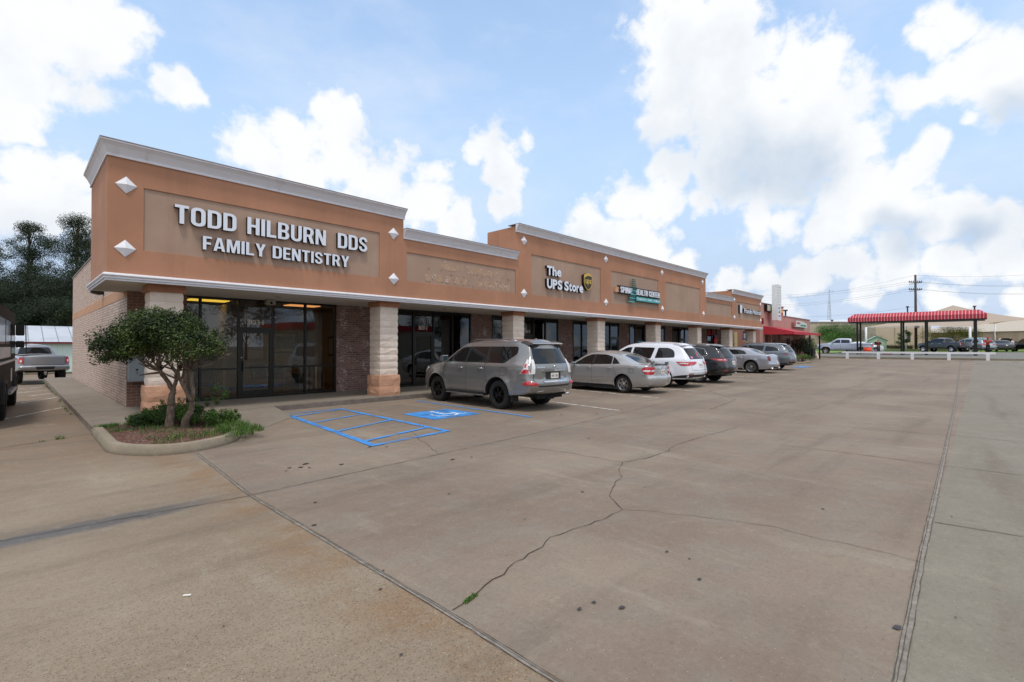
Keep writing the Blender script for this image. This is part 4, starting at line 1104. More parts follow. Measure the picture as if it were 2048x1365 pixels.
# ------------------------------------------------------------------ vehicles
def paint(name, col, metal=.55, rough=.28, flake=.05):
    m = NT(name); c = lin(col); v = m.coord()
    n = m.noise(v, 420, 2, .6); n2 = m.noise(v, 2.2, 3, .5)
    lo = tuple(x * (1 - flake) for x in c[:3]) + (1,); hi = tuple(min(1, x * (1 + flake)) for x in c[:3]) + (1,)
    k = m.ramp(n, [(.3, lo), (.7, hi)])
    k = m.mix(m.math('MULTIPLY', m.step(m.sep(v)[2], .75, .25), m.math('MULTIPLY', n2, .35)), k, lin('#6d6257'))
    m.base(k); m.set(Roughness=rough, Metallic=metal)
    m.b.inputs['Coat Weight'].default_value = 1.0; m.b.inputs['Coat Roughness'].default_value = .04
    return m.mat
M_TINT = NT('tinted_glass'); M_TINT.base((.008, .009, .010, 1)); M_TINT.set(Roughness=.02); M_TINT.b.inputs['Specular IOR Level'].default_value = .5; M_TINT = M_TINT.mat
M_RUB = simple('tyre_rubber', '#1b1a19', .85, var=.2, scale=12); M_PLA = simple('black_plastic', '#1d1c1c', .6, var=.1)
M_WELL = simple('wheel_well_black', '#0b0b0b', .95); M_CHR = simple('chrome', '#d8dadd', .12, 1.0, var=.02)
M_ALU = simple('alloy_silver', '#a9abae', .28, .9, var=.03); M_BRIM = simple('alloy_black', '#17171a', .3, .6, var=.05)
def lamp_mat(name, c):
    m = NT(name); v = m.coord(); n = m.noise(m.vscale(v, (1, 6, 14)), 4, 3, .6)
    m.base(m.mix(m.math('MULTIPLY', m.step(n, .4, .65), .4), lin(c), tuple(x * .35 for x in lin(c)[:3]) + (1,))); m.set(Roughness=.15)
    m.b.inputs['Coat Weight'].default_value = 1; return m.mat
M_RED = lamp_mat('red_lamp', '#c0202a'); M_DRED = lamp_mat('dark_red_lamp', '#7a1c24'); M_CLR = lamp_mat('clear_lamp', '#e6e4e4')
M_GAP = simple('panel_gap', '#111111', .9)
M_PLATE = NT('licence_plate'); _v = M_PLATE.coord(); _s = M_PLATE.sep(_v)
M_PLATE.base(lin('#d9d6cf')); M_PLATE.set(Roughness=.5); M_PLATE = M_PLATE.mat
M_INK = simple('plate_ink', '#7d6d6a', .6); M_MIRG = simple('mirror_glass', '#9fb3b3', .05, 1.0, var=.0)

def sstep(a, b, x):
    t = max(0, min(1, (x - a) / (b - a))) if a != b else float(x > a); return t * t * (3 - 2 * t)

class Car:
    def __init__(s, spec, root, res=.07):
        s.sp = spec; s.root = root; s.res = res
        s.body()
    def W(s, x, z):
        q = s.sp; w = q['w'] / 2
        b = q['belt'] + q.get('beltslope', 0) * (x)
        y = w - .022 * ((z - .72) / .4) ** 2
        y -= .05 * sstep(.5, .22, z)
        y -= q.get('ledge', .045) * sstep(b - .05, b + .05, z)
        y -= max(0, z - b) * q.get('tumble', .27)
        xf, xr = q['xf'], q['xr']
        y -= q.get('tf', .16) * max(0, (x - (xf - .95)) / .95) ** 2.2
        y -= q.get('tr', .10) * max(0, ((xr + .9) - x) / .9) ** 2.0
        if z > b: y -= q.get('gr', .05) * max(0, ((xr + 1.2) - x) / 1.2) ** 1.5 * min(1, (z - b) / .2)
        for ax in q['ax']:   # wheel-arch flare
            d = math.hypot(x - ax, z - q['wr'])
            y += q.get('flare', .018) * sstep(q['ar'] + .16, q['ar'] + .01, d)
        if q.get('crease'):
            zc = q['crease'] + .03 * x
            y += .012 * sstep(.10, .0, abs(z - zc))
        return max(y, .3)
    def body(s):
        q = s.sp; ax = sorted(q['ax']); ar = q['ar']; wz = q['wr'] + .01
        top = fillet([(p[0], p[1], p[2] if len(p) > 2 else .05) for p in q['sil']], closed=False)
        # sil runs rear bottom -> over the roof -> front bottom; then the underside back to the rear with the arches
        bot = []
        zs = q['sill']
        for a in reversed(ax):
            th = math.asin(min(.99, (wz - zs) / ar))
            x0 = a + ar * math.cos(th)
            bot.append((x0 + .0, zs))
            for k in range(0, 17):
                t = -th + (math.pi + 2 * th) * k / 16
                bot.append((a + ar * math.cos(t), wz + ar * math.sin(t)))
        out = resample([p for p in top], s.res, closed=False) + resample(bot, s.res * .9, closed=False)
        # drop near duplicates
        P = []
        for p in out:
            if not P or math.hypot(p[0] - P[-1][0], p[1] - P[-1][1]) > s.res * .22: P.append(p)
        if math.hypot(P[0][0] - P[-1][0], P[0][1] - P[-1][1]) < .02: P.pop()
        n = len(P)
        ntop = len(resample([p for p in top], s.res, closed=False))
        nor = []
        for i in range(n):
            a = Vector(P[i - 1]); b = Vector(P[(i + 1) % n]); d = (b - a).normalized(); nor.append(Vector((-d.y, d.x)))   # outward (clockwise run)
        area = sum(P[i][0] * P[(i + 1) % n][1] - P[(i + 1) % n][0] * P[i][1] for i in range(n))
        if area > 0: nor = [-v for v in nor]
        # rounding radius per outline point
        rin, ryy, cr = [], [], []
        xf, xr = q['xf'], q['xr']; b0 = q['belt']
        for i, (x, z) in enumerate(P):
            under = any(math.hypot(x - a, z - wz) < ar + .03 for a in ax) or z <= zs + .01
            fr = nor[i].x; up = nor[i].y
            if under: a_, b_, c_ = .015, .02, 0
            else:
                end = min(1, abs(fr) * 1.2) if z < b0 + .02 else 0
                a_ = .05 + .05 * end; b_ = .06 + q.get('corner', .22) * end * (1 if fr > 0 else .8)
                c_ = .02 + .055 * abs(fr) + (.05 if up > .5 and z > b0 + .2 else .02)
                if z < zs + .12: a_ = min(a_, .03)
            rin.append(a_); ryy.append(b_); cr.append(c_)
        def smooth(L, k=3):
            for _ in range(k): L = [(L[i - 1] + 2 * L[i] + L[(i + 1) % n]) / 4 for i in range(n)]
            return L
        rin, ryy, cr = smooth(rin), smooth(ryy), smooth(cr, 2)
        M_ = 5; CS = 8
        mats = []
        ring2d = [Vector(P[i]) - nor[i] * rin[i] for i in range(n)]
        verts = []; faces = []; fm = []
        rows = []
        for j in range(M_ + 1):
            th = math.pi / 2 * j / M_; row = []
            for i in range(n):
                ins = rin[i] * (1 - math.sin(th)); p = Vector(P[i]) - nor[i] * ins
                y = s.W(p.x, p.y) - ryy[i] * (1 - math.cos(th))
                row.append((p.x, y, p.y))
            rows.append(row)
        left = []
        for row in rows: left.append([len(verts) + i for i in range(n)]); verts += row
        cross = [left[-1]]
        for c in range(1, CS):
            f = 1 - 2 * c / CS; row = []
            for i in range(n):
                x, y, z = rows[-1][i]; k = cr[i] * (1 - f * f)
                row.append((x + nor[i].x * k, y * f, z + nor[i].y * k))
            cross.append([len(verts) + i for i in range(n)]); verts += row
        right = []
        for row in rows: right.append([len(verts) + i for i in range(n)]); verts += [(x, -y, z) for x, y, z in row]
        seq = left + cross[1:] + right[::-1]
        isun = []
        for i in range(n):
            x, z = P[i]; isun.append(any(math.hypot(x - a, z - wz) < ar + .012 for a in ax) or z <= zs + .008)
        for a in range(len(seq) - 1):
            for i in range(n):
                k = (i + 1) % n
                faces.append((seq[a][i], seq[a][k], seq[a + 1][k], seq[a + 1][i]))
                fm.append(1 if (isun[i] and isun[k] and a >= 2 and a < len(seq) - 3) else 0)
        # side fill
        pts = [Vector((p.x, p.y)) for p in ring2d]; k0 = len(pts)
        xs0, xs1 = min(p.x for p in pts), max(p.x for p in pts); zs0, zs1 = min(p.y for p in pts), max(p.y for p in pts)
        gx = s.res
        def inside(x, z):
            c = False
            for i in range(k0):
                a, b = pts[i], pts[i - 1]
                if (a.y > z) != (b.y > z) and x < (b.x - a.x) * (z - a.y) / (b.y - a.y) + a.x: c = not c
            return c
        extra = []
        zz = zs0 + gx * .5
        while zz < zs1:
            xx = xs0 + gx * .5
            while xx < xs1:
                if inside(xx, zz) and min((pts[i].x - xx) ** 2 + (pts[i].y - zz) ** 2 for i in range(0, k0)) > (gx * .55) ** 2: extra.append(Vector((xx, zz)))
                xx += gx
            zz += gx
        res = delaunay_2d_cdt(pts + extra, [], [list(range(k0))], 1, 1e-6)
        vv, _, ff, vo = res[0], res[1], res[2], res[3]
        for side in (1, -1):
            mp = {}
            for i, p in enumerate(vv):
                o = [q_ for q_ in vo[i] if q_ < k0]
                if o: mp[i] = (left[0] if side == 1 else right[0])[o[0]]
                else:
                    mp[i] = len(verts); verts.append((p.x, side * s.W(p.x, p.y), p.y))
            for f in ff: faces.append([mp[i] for i in (f if side == 1 else f[::-1])]); fm.append(0)
        me = bpy.data.meshes.new('body'); me.from_pydata(verts, [], faces)
        me.materials.append(q['paint']); me.materials.append(M_WELL)
        me.polygons.foreach_set('material_index', fm)
        bm = bmesh.new(); bm.from_mesh(me)
        bmesh.ops.recalc_face_normals(bm, faces=bm.faces)
        for f in bm.faces: f.smooth = True
        for e in bm.edges:
            if len(e.link_faces) == 2 and (e.calc_face_angle(0) > R(42) or e.link_faces[0].material_index != e.link_faces[1].material_index): e.smooth = False
        bm.to_mesh(me)
        s.bvh = BVHTree.FromBMesh(bm); bm.free()
        s.o = bpy.data.objects.new('body', me); COL.objects.link(s.o); s.o.parent = s.root
        # underbody
        mb = MB(); hw = q['w'] / 2
        mb.box(xr + .25, -hw + .34, zs - .03, xf - .3, hw - .34, wz + ar * .9)
        mb.box(ax[0] + ar + .02, -hw + .06, zs - .05, ax[1] - ar - .02, hw - .06, zs + .06)
        mb.build('underbody', M_WELL, s.root)
        s.wheels()
    # patches laid on the skin
    def cast(s, view, a, b, off):
        if view in ('L', 'R'):
            sg = 1 if view == 'L' else -1
            h = s.bvh.ray_cast(Vector((a, 3 * sg, b)), Vector((0, -sg, 0)))
        elif view == 'B': h = s.bvh.ray_cast(Vector((-6, a, b)), Vector((1, 0, 0)))
        elif view == 'F': h = s.bvh.ray_cast(Vector((6, a, b)), Vector((-1, 0, 0)))
        else: h = s.bvh.ray_cast(Vector((a, b, 4)), Vector((0, 0, -1)))
        if h[0] is None: return None
        return h[0] + h[1] * off
    def patch(s, name, view, poly, mat, off=.005, parent=None, step=None, depth=.012, mb=None, mi=0):
        step = step or max(.05, s.res * .8)
        poly = fillet(poly, True, 4) if any(len(p) > 2 for p in poly) else [tuple(p) for p in poly]
        poly = resample(poly, step)
        pts = [Vector(p) for p in poly]; k0 = len(pts)
        x0, x1 = min(p.x for p in pts), max(p.x for p in pts); y0, y1 = min(p.y for p in pts), max(p.y for p in pts)
        def inside(x, z):
            c = False
            for i in range(k0):
                a, b = pts[i], pts[i - 1]
                if (a.y > z) != (b.y > z) and x < (b.x - a.x) * (z - a.y) / (b.y - a.y) + a.x: c = not c
            return c
        ex = []
        nx = int((x1 - x0) / step); nz = int((y1 - y0) / step)
        for i in range(1, nx + 1):
            for j in range(1, nz + 1):
                x = x0 + (x1 - x0) * i / (nx + 1); z = y0 + (y1 - y0) * j / (nz + 1)
                if inside(x, z) and min((p.x - x) ** 2 + (p.y - z) ** 2 for p in pts) > (step * .4) ** 2: ex.append(Vector((x, z)))
        r = delaunay_2d_cdt(pts + ex, [], [list(range(k0))], 1, 1e-6)
        vs = []; ok = True; last = None
        cen = Vector((sum(p.x for p in pts) / k0, sum(p.y for p in pts) / k0)); hc = s.cast(view, cen.x, cen.y, off)
        dax = {'L': 1, 'R': 1, 'B': 0, 'F': 0, 'T': 2}[view]
        for p in r[0]:
            h = None
            for t_ in (0, .06, .12, .2, .3, .45, .6, .8, 1):
                q2 = p.lerp(cen, t_); h = s.cast(view, q2.x, q2.y, off)
                if h is not None and (hc is None or abs(h[dax] - hc[dax]) < (.16 if view in 'BF' and name != 'windscreen' and name != 'rear_window' else .45)): break
            vs.append(h if h is not None else (hc or Vector((0, 0, 1))))
        own = mb is None
        if own: mb = MB()
        b = len(mb.v)
        mb.add(vs, [tuple(f) for f in r[2]], mi, True)
        # skirt into the body
        inv = {}
        for i, o in enumerate(r[3]):
            for q_ in o:
                if q_ < k0: inv[q_] = i
        ctr = {'L': Vector((0, -1, 0)), 'R': Vector((0, 1, 0)), 'B': Vector((1, 0, 0)), 'F': Vector((-1, 0, 0)), 'T': Vector((0, 0, -1))}[view]
        sk = [vs[inv[i]] for i in range(k0) if i in inv]; m_ = len(sk)
        mb.add(sk + [v + ctr * depth for v in sk], [(i, (i + 1) % m_, m_ + (i + 1) % m_, m_ + i) for i in range(m_)], mi)
        if own: return mb.build(name, mat, parent or s.root)
    def both(s, name, poly, mat, **k):
        return [s.patch(name, v, poly, mat, **k) for v in ('L', 'R')]
    def line(s, pts, w=.010, view='L'):
        # dark shut line
        mb = MB(); P = resample(fillet(pts, False) if any(len(p) > 2 for p in pts) else pts, .05, closed=False); A, B = [], []
        for i, p in enumerate(P):
            a = Vector(P[max(0, i - 1)]); b = Vector(P[min(len(P) - 1, i + 1)]); d = (b - a).normalized(); nn = Vector((-d.y, d.x)) * w / 2
            q1 = s.cast(view, p[0] + nn.x, p[1] + nn.y, .0025); q2 = s.cast(view, p[0] - nn.x, p[1] - nn.y, .0025)
            if q1 is None or q2 is None: continue
            A.append(q1); B.append(q2)
        n_ = len(A)
        mb.add(A + B, [(i, i + 1, n_ + i + 1, n_ + i) for i in range(n_ - 1)])
        return mb
    def lines(s, name, L, w=.010):
        M = MB()
        for view, pts in L:
            m_ = s.line(pts, w, view); M.add(m_.v, m_.f)
        return M.build(name, M_GAP, s.root, fix=False)
    def wheels(s):
        q = s.sp; r = q['wr']; tw = q.get('tw', .23); hw = q['w'] / 2 - .035
        rim = q.get('rim', .62) * r; st = q.get('spokes', 5); sty = q.get('style', 'twin'); rm = q.get('rimmat', M_ALU)
        for ax in q['ax']:
            for sd in (1, -1):
                t = MB(); yo = sd * hw; yi = sd * (hw - tw)
                rnd = .035
                t.lathe([(rim, yo - sd * .012), (rim + .02, yo), (r - .05, yo + sd * .006), (r - .018, yo - sd * .012), (r, yo - sd * .045), (r, yi + sd * .045), (r - .02, yi), (rim, yi + sd * .01)], 36, 'y', (ax, 0, r))
                tb = t.build('wheel', M_RUB, s.root, auto=R(35))
                m = MB()
                m.lathe([(rim + .004, yo - sd * .006), (rim - .012, yo - sd * .004), (rim - .02, yo - sd * .03), (rim - .028, yo - sd * .12), (.06, yo - sd * .13)], 36, 'y', (ax, 0, r), 0)
                m.lathe([(rim * .55, yo - sd * .09), (.0, yo - sd * .09)], 24, 'y', (ax, 0, r), 1)
                hub = .065
                m.lathe([(.0, yo - sd * .018), (hub * .7, yo - sd * .02), (hub, yo - sd * .035), (hub, yo - sd * .08)], 16, 'y', (ax, 0, r), 0)
                for k in range(st):
                    a0 = 2 * math.pi * k / st + .3
                    subs = {'twin': (-.16, .16), 'solid': (0,), 'vee': (-.01, .01)}[sty]
                    for da in subs:
                        ah, ar_ = (a0 + da * .35, a0 + da) if sty == 'twin' else (a0 + da, a0 + da * 22)
                        if sty == 'solid': ah = ar_ = a0
                        w1 = .018 if sty != 'solid' else .05; w2 = .012 if sty != 'solid' else .034
                        def pt(rad, ang, tw_, yy): return (ax + rad * math.cos(ang) - tw_ * math.sin(ang), yy, r + rad * math.sin(ang) + tw_ * math.cos(ang))
                        y1, y2 = yo - sd * .03, yo - sd * .014
                        v = [pt(hub * .8, ah, -w1, y1), pt(hub * .8, ah, w1, y1), pt(rim - .014, ar_, w2, y2), pt(rim - .014, ar_, -w2, y2),
                             pt(hub * .8, ah, -w1, y1 - sd * .04), pt(hub * .8, ah, w1, y1 - sd * .04), pt(rim - .014, ar_, w2, y2 - sd * .04), pt(rim - .014, ar_, -w2, y2 - sd * .04)]
                        m.add(v, [(0, 1, 2, 3), (4, 7, 6, 5), (0, 4, 5, 1), (1, 5, 6, 2), (2, 6, 7, 3), (3, 7, 4, 0)], 0)
                m.build('rim', [rm, M_WELL], tb)
    def mirror(s, x, z, mat, size=(.12, .22, .17)):
        for sd in (1, -1):
            y = s.W(x, z) - .02; a, b, c = size
            mb = MB(); o = fillet([(-a / 2, 0, .04), (a / 2, .02, .05), (a / 2, c - .02, .05), (-a / 2, c, .04)])
            y0, y1 = sorted((sd * (y + .06), sd * (y + .06 + b)))
            mb.prism([(x + u, z + w_) for u, w_ in o], y0, y1, 'y'); mb.box(x - .02, min(sd * y, sd * (y + .08)), z, x + .04, max(sd * y, sd * (y + .08)), z + .05)
            mm = mb.build('mirror', mat, s.root, auto=R(30))
            g_ = MB(); g_.box(x - a / 2 - .004, y0 + .02, z + .03, x - a / 2 + .004, y1 - .02, z + c - .03); g_.build('mirror_glass', M_MIRG, mm)
    def plate(s, y0=-.15, z=.9, back=True, w=.30, h=.15):
        pl = s.patch('licence_plate', 'B', [(y0, z), (y0 + w, z), (y0 + w, z + h), (y0, z + h)], M_PLATE, off=.016)
        mb = MB(); 
        for k in range(7):
            if k == 3: continue
            yy = y0 + .035 + k * .036
            s.patch('', 'B', [(yy, z + .045), (yy + .024, z + .045), (yy + .024, z + .105), (yy, z + .105)], None, off=.0175, mb=mb, depth=.001)
        mb.build('plate_marks', M_INK, pl)

def suv_sil(L, H, fo, ro, wb, belt, hood, screen=.95, tail=.28, roof_drop=.0, zs=.36, bump=.06):
    xr = -wb / 2 - ro; xf = wb / 2 + fo
    return [(xr + .12, zs + .04, .03), (xr + .0, zs + .16, .06), (xr - .0, .74, .04), (xr + bump, .82, .03), (xr + bump + .02, belt - .05, .12),
            (xr + tail, H - .10 - roof_drop, .06), (xr + tail + .14, H - .02 - roof_drop, .12), (xr + 1.5, H, 1.0), (wb / 2 - 1.45, H, .9), (wb / 2 - 1.45 + .35, H - .06, .3),
            (wb / 2 - .5 + .2, belt + .05, .35), (wb / 2 + .1, hood, .5), (xf - .28, hood - .14, .25), (xf - .04, hood - .36, .12), (xf, .55, .12), (xf - .10, zs - .04, .06), (xf - .2, zs - .02, .02)]
def base_spec(**k):
    d = dict(w=1.9, belt=1.2, ax=(-1.4, 1.4), wr=.38, ar=.45, sill=.36, xf=2.3, xr=-2.5, paint=None)
    d.update(k); return d

# --- nearest: champagne-grey body-on-frame SUV
def grey_suv():
    P = paint('champagne_grey_paint', '#8c8b8a', .6, .24)
    root = empty('suv', (10.08, 10.72, 0), R(88.2), 'champagne grey boxy SUV with black wheels parked nose-in nearest the camera', 'car', 'cars parked nose-in at the shops')
    sp = base_spec(w=1.90, belt=1.22, ax=(-1.395, 1.395), wr=.392, ar=.47, sill=.40, xf=2.30, xr=-2.58, paint=P, rim=.60, spokes=6, style='twin', rimmat=M_BRIM, tumble=.20, flare=.035, tw=.27, corner=.2, tr=.10, gr=.08, crease=.82)
    sp['sil'] = [(-2.30, .44, .03), (-2.52, .50, .08), (-2.60, .62, .05), (-2.60, .76, .03), (-2.53, .83, .03), (-2.52, 1.18, .10), (-2.42, 1.34, .2), (-2.26, 1.72, .06), (-2.12, 1.815, .12), (-1.2, 1.85, .8), (-.2, 1.85, .8), (.35, 1.79, .4), (1.12, 1.25, .25), (1.45, 1.20, .4), (2.0, 1.10, .3), (2.22, .95, .12), (2.32, .6, .12), (2.22, .36, .06), (2.1, .38, .02)]
    c = Car(sp, root, .06)
    wz = 1.66
    c.both('side_window', [(.98, 1.245, .03), (.10, 1.245, .02), (.02, 1.68, .02), (.30, 1.68, .12), (.62, 1.52, .1)], M_TINT)
    c.both('side_window', [(.02, 1.245, .02), (-.80, 1.245, .02), (-.80, 1.69, .02), (-.06, 1.69, .02)], M_TINT)
    c.both('side_window', [(-.90, 1.245, .02), (-1.58, 1.245, .05), (-1.96, 1.50, .06), (-1.94, 1.69, .07), (-.90, 1.69, .02)], M_TINT)
    c.both('window_pillar', [(.13, 1.235), (.0, 1.235), (-.08, 1.695), (.05, 1.695)], M_PLA, off=.0035)
    c.both('window_pillar', [(-.79, 1.235), (-.91, 1.235), (-.91, 1.695), (-.79, 1.695)], M_PLA, off=.0035)
    c.patch('rear_window', 'B', [(-.64, 1.24, .05), (.64, 1.24, .05), (.56, 1.64, .03), (-.56, 1.64, .03)], M_TINT)
    c.patch('windscreen', 'F', [(-.74, 1.27, .05), (.74, 1.27, .05), (.60, 1.76, .06), (-.60, 1.76, .06)], M_TINT)
    # spoiler
    mb = MB(); mb.prism([(-2.36, 1.735), (-2.40, 1.765), (-2.36, 1.79), (-2.05, 1.845), (-1.95, 1.80), (-2.2, 1.72)], -.60, .60, 'y'); mb.build('spoiler', P, root, auto=R(40))
    mb = MB(); mb.box(-2.33, -.56, 1.665, -2.21, .56, 1.733); mb.build('spoiler_underside', M_PLA, root)
    for sd in (1, -1):
        mb = MB(); yy = sd * .62
        mb.tube([(-1.85, yy, 1.83), (-1.6, yy, 1.885), (-.2, yy, 1.895), (.12, yy, 1.83)], [.014, .018, .018, .012], 6); mb.build('roof_rail', M_ALU, root)
    mb = MB(); mb.prism([(-1.98, 1.84), (-1.80, 1.84), (-1.95, 1.92)], -.02, .02, 'y'); mb.build('antenna_fin', P, root)
    # lights
    for v, sg in (('L', 1), ('R', -1)):
        mb = MB(); rd = MB()
        c.patch('', v, [(-2.49, .985), (-2.21, .985), (-2.33, 1.12), (-2.315, 1.35), (-2.38, 1.35)], None, off=.012, mb=mb)
        b_ = lambda y: -y if v == 'R' else y
        tl = mb.build('taillight', M_CLR, root)
        rd = MB(); c.patch('', v, [(-2.46, .995), (-2.23, .995), (-2.34, 1.10), (-2.46, 1.10)], None, off=.016, mb=rd); c.patch('', v, [(-2.41, 1.15), (-2.345, 1.15), (-2.33, 1.24), (-2.39, 1.24)], None, off=.016, mb=rd); rd.build('red_lens', M_RED, tl)
        sgn = 1 if v == 'L' else -1
        mb = MB(); pl_ = [(.67 * sgn, .985), (.79 * sgn, .985), (.695 * sgn, 1.35), (.625 * sgn, 1.35)]
        if sgn < 0: pl_ = pl_[::-1]
        c.patch('', 'B', pl_, None, off=.012, mb=mb); mb.build('lens', M_CLR, tl)
        mb = MB(); c.patch('', v, [(-2.54, .70), (-2.30, .70), (-2.40, .80), (-2.53, .80)], None, off=.01, mb=mb)
        pl_ = [(.62 * sgn, .69), (.84 * sgn, .69), (.82 * sgn, .76), (.66 * sgn, .77)]
        if sgn < 0: pl_ = pl_[::-1]
        c.patch('', 'B', pl_, None, off=.01, mb=mb); mb.build('reflector', M_RED, root)
        hl = MB(); c.patch('', v, [(2.20, .88), (1.85, 1.02), (1.95, 1.07), (2.18, .98)], None, off=.008, mb=hl); hl.build('headlight', M_CLR, root)
        # handles
        for x in (.22, -.66):
            h = MB(); yy = sgn * (c.W(x, 1.08) + .02)
            h.tube([(x - .11, yy - sgn * .02, 1.085), (x - .08, yy + sgn * .012, 1.09), (x + .08, yy + sgn * .012, 1.09), (x + .11, yy - sgn * .02, 1.085)], .014, 6); h.build('door_handle', M_CHR, root)
        rb = MB(); y0, y1 = sorted((sgn * .80, sgn * .98)); rb.box(-.82, y0, .36, .84, y1, .40); rb.build('running_board', M_PLA, root)
        rt = MB(); rt.box(-.86, min(sgn * .80, sgn * .985), .33, .86, max(sgn * .80, sgn * .985), .36); rt.build('board_trim', P, root)
        mf = MB(); mf.box(-1.92, min(sgn * .66, sgn * .92), .24, -1.89, max(sgn * .66, sgn * .92), .48); mf.build('mud_flap', M_PLA, root)
    c.mirror(.92, 1.24, P, (.14, .20, .20))
    # tailgate shut lines, chrome plate surround, emblem
    c.lines('panel_gap', [('L', [(.98, 1.235), (1.02, .98), (.95, .55), (.90, .44)]), ('L', [(-.02, 1.235), (-.04, .9), (-.04, .44)]), ('L', [(-.85, 1.235), (-.86, .95), (-1.0, .72, .1), (-.93, .5)]), ('L', [(.92, .46), (-.88, .46)]),
                          ('R', [(.98, 1.235), (1.02, .98), (.90, .44)]), ('R', [(-.04, 1.235), (-.04, .44)]),
                          ('L', [(-1.48, 1.13), (-1.72, 1.13), (-1.74, .97), (-1.68, .92), (-1.50, .93), (-1.48, 1.13)]), ('L', [(-2.14, .83), (-2.5, .83)])], .009)
    c.lines('panel_gap', [('B', [(-.70, 1.2), (-.72, .82), (-.62, .68), (.62, .68), (.72, .82), (.70, 1.2)])], .012)
    c.patch('bumper_step', 'B', [(-.60, .645), (.60, .645), (.60, .672), (-.60, .672)], M_PLA, off=.004)
    rec = c.patch('plate_recess', 'B', [(-.42, .78, .03), (.42, .78, .03), (.42, 1.04, .02), (-.42, 1.04, .02)], P, off=.004)
    c.patch('plate_garnish', 'B', [(-.46, 1.045, .02), (.46, 1.045, .02), (.44, 1.085, .02), (-.44, 1.085, .02)], M_CHR, off=.03, depth=.03)
    c.patch('plate_garnish', 'B', [(-.44, .765, .015), (.44, .765, .015), (.46, .79, .01), (-.46, .79, .01)], M_CHR, off=.018)
    c.patch('plate_frame', 'B', [(-.24, .83), (.34, .83), (.34, 1.03), (-.24, 1.03)], M_PLA, off=.007)
    c.plate(-.02 - .15 + .03, .85)
    mb = MB(); ctr = c.cast('B', 0, 1.135, .012)
    pts_ = [(ctr.x, .06 * math.cos(a), 1.145 + .042 * math.sin(a)) for a in [2 * math.pi * k / 20 for k in range(21)]]
    mb.tube(pts_, .007, 6, caps=False); mb.tube([(ctr.x, -.0, 1.175), (ctr.x, .022, 1.13), (ctr.x, -.045, 1.13)], .007, 5); mb.build('emblem', M_CHR, root)
    for k in range(6): pass
    mb = MB()
    for k in range(5): c.patch('', 'B', [(.36 + k * .045, 1.14), (.385 + k * .045, 1.14), (.385 + k * .045, 1.165), (.36 + k * .045, 1.165)], None, off=.005, mb=mb, depth=.004)
    mb.build('badge', M_CHR, root)
    mb = MB(); mb.tube([(-2.30, -.62, .40), (-2.55, -.66, .41)], [.035, .038], 12); mb.build('exhaust_pipe', M_CHR, root)
    mb = MB(); mb.box(-2.45, -.5, .32, -2.2, .5, .44); mb.box(-2.5, -.12, .30, -2.3, .12, .36); mb.build('tow_hitch', M_WELL, root)
    mb = MB(); mb.tube([(-2.555, -.60, .52), (-2.60, -.45, .545), (-2.62, 0, .55), (-2.60, .45, .545), (-2.555, .60, .52)], .008, 5); mb.build('bumper_trim', M_CHR, root)
grey_suv()

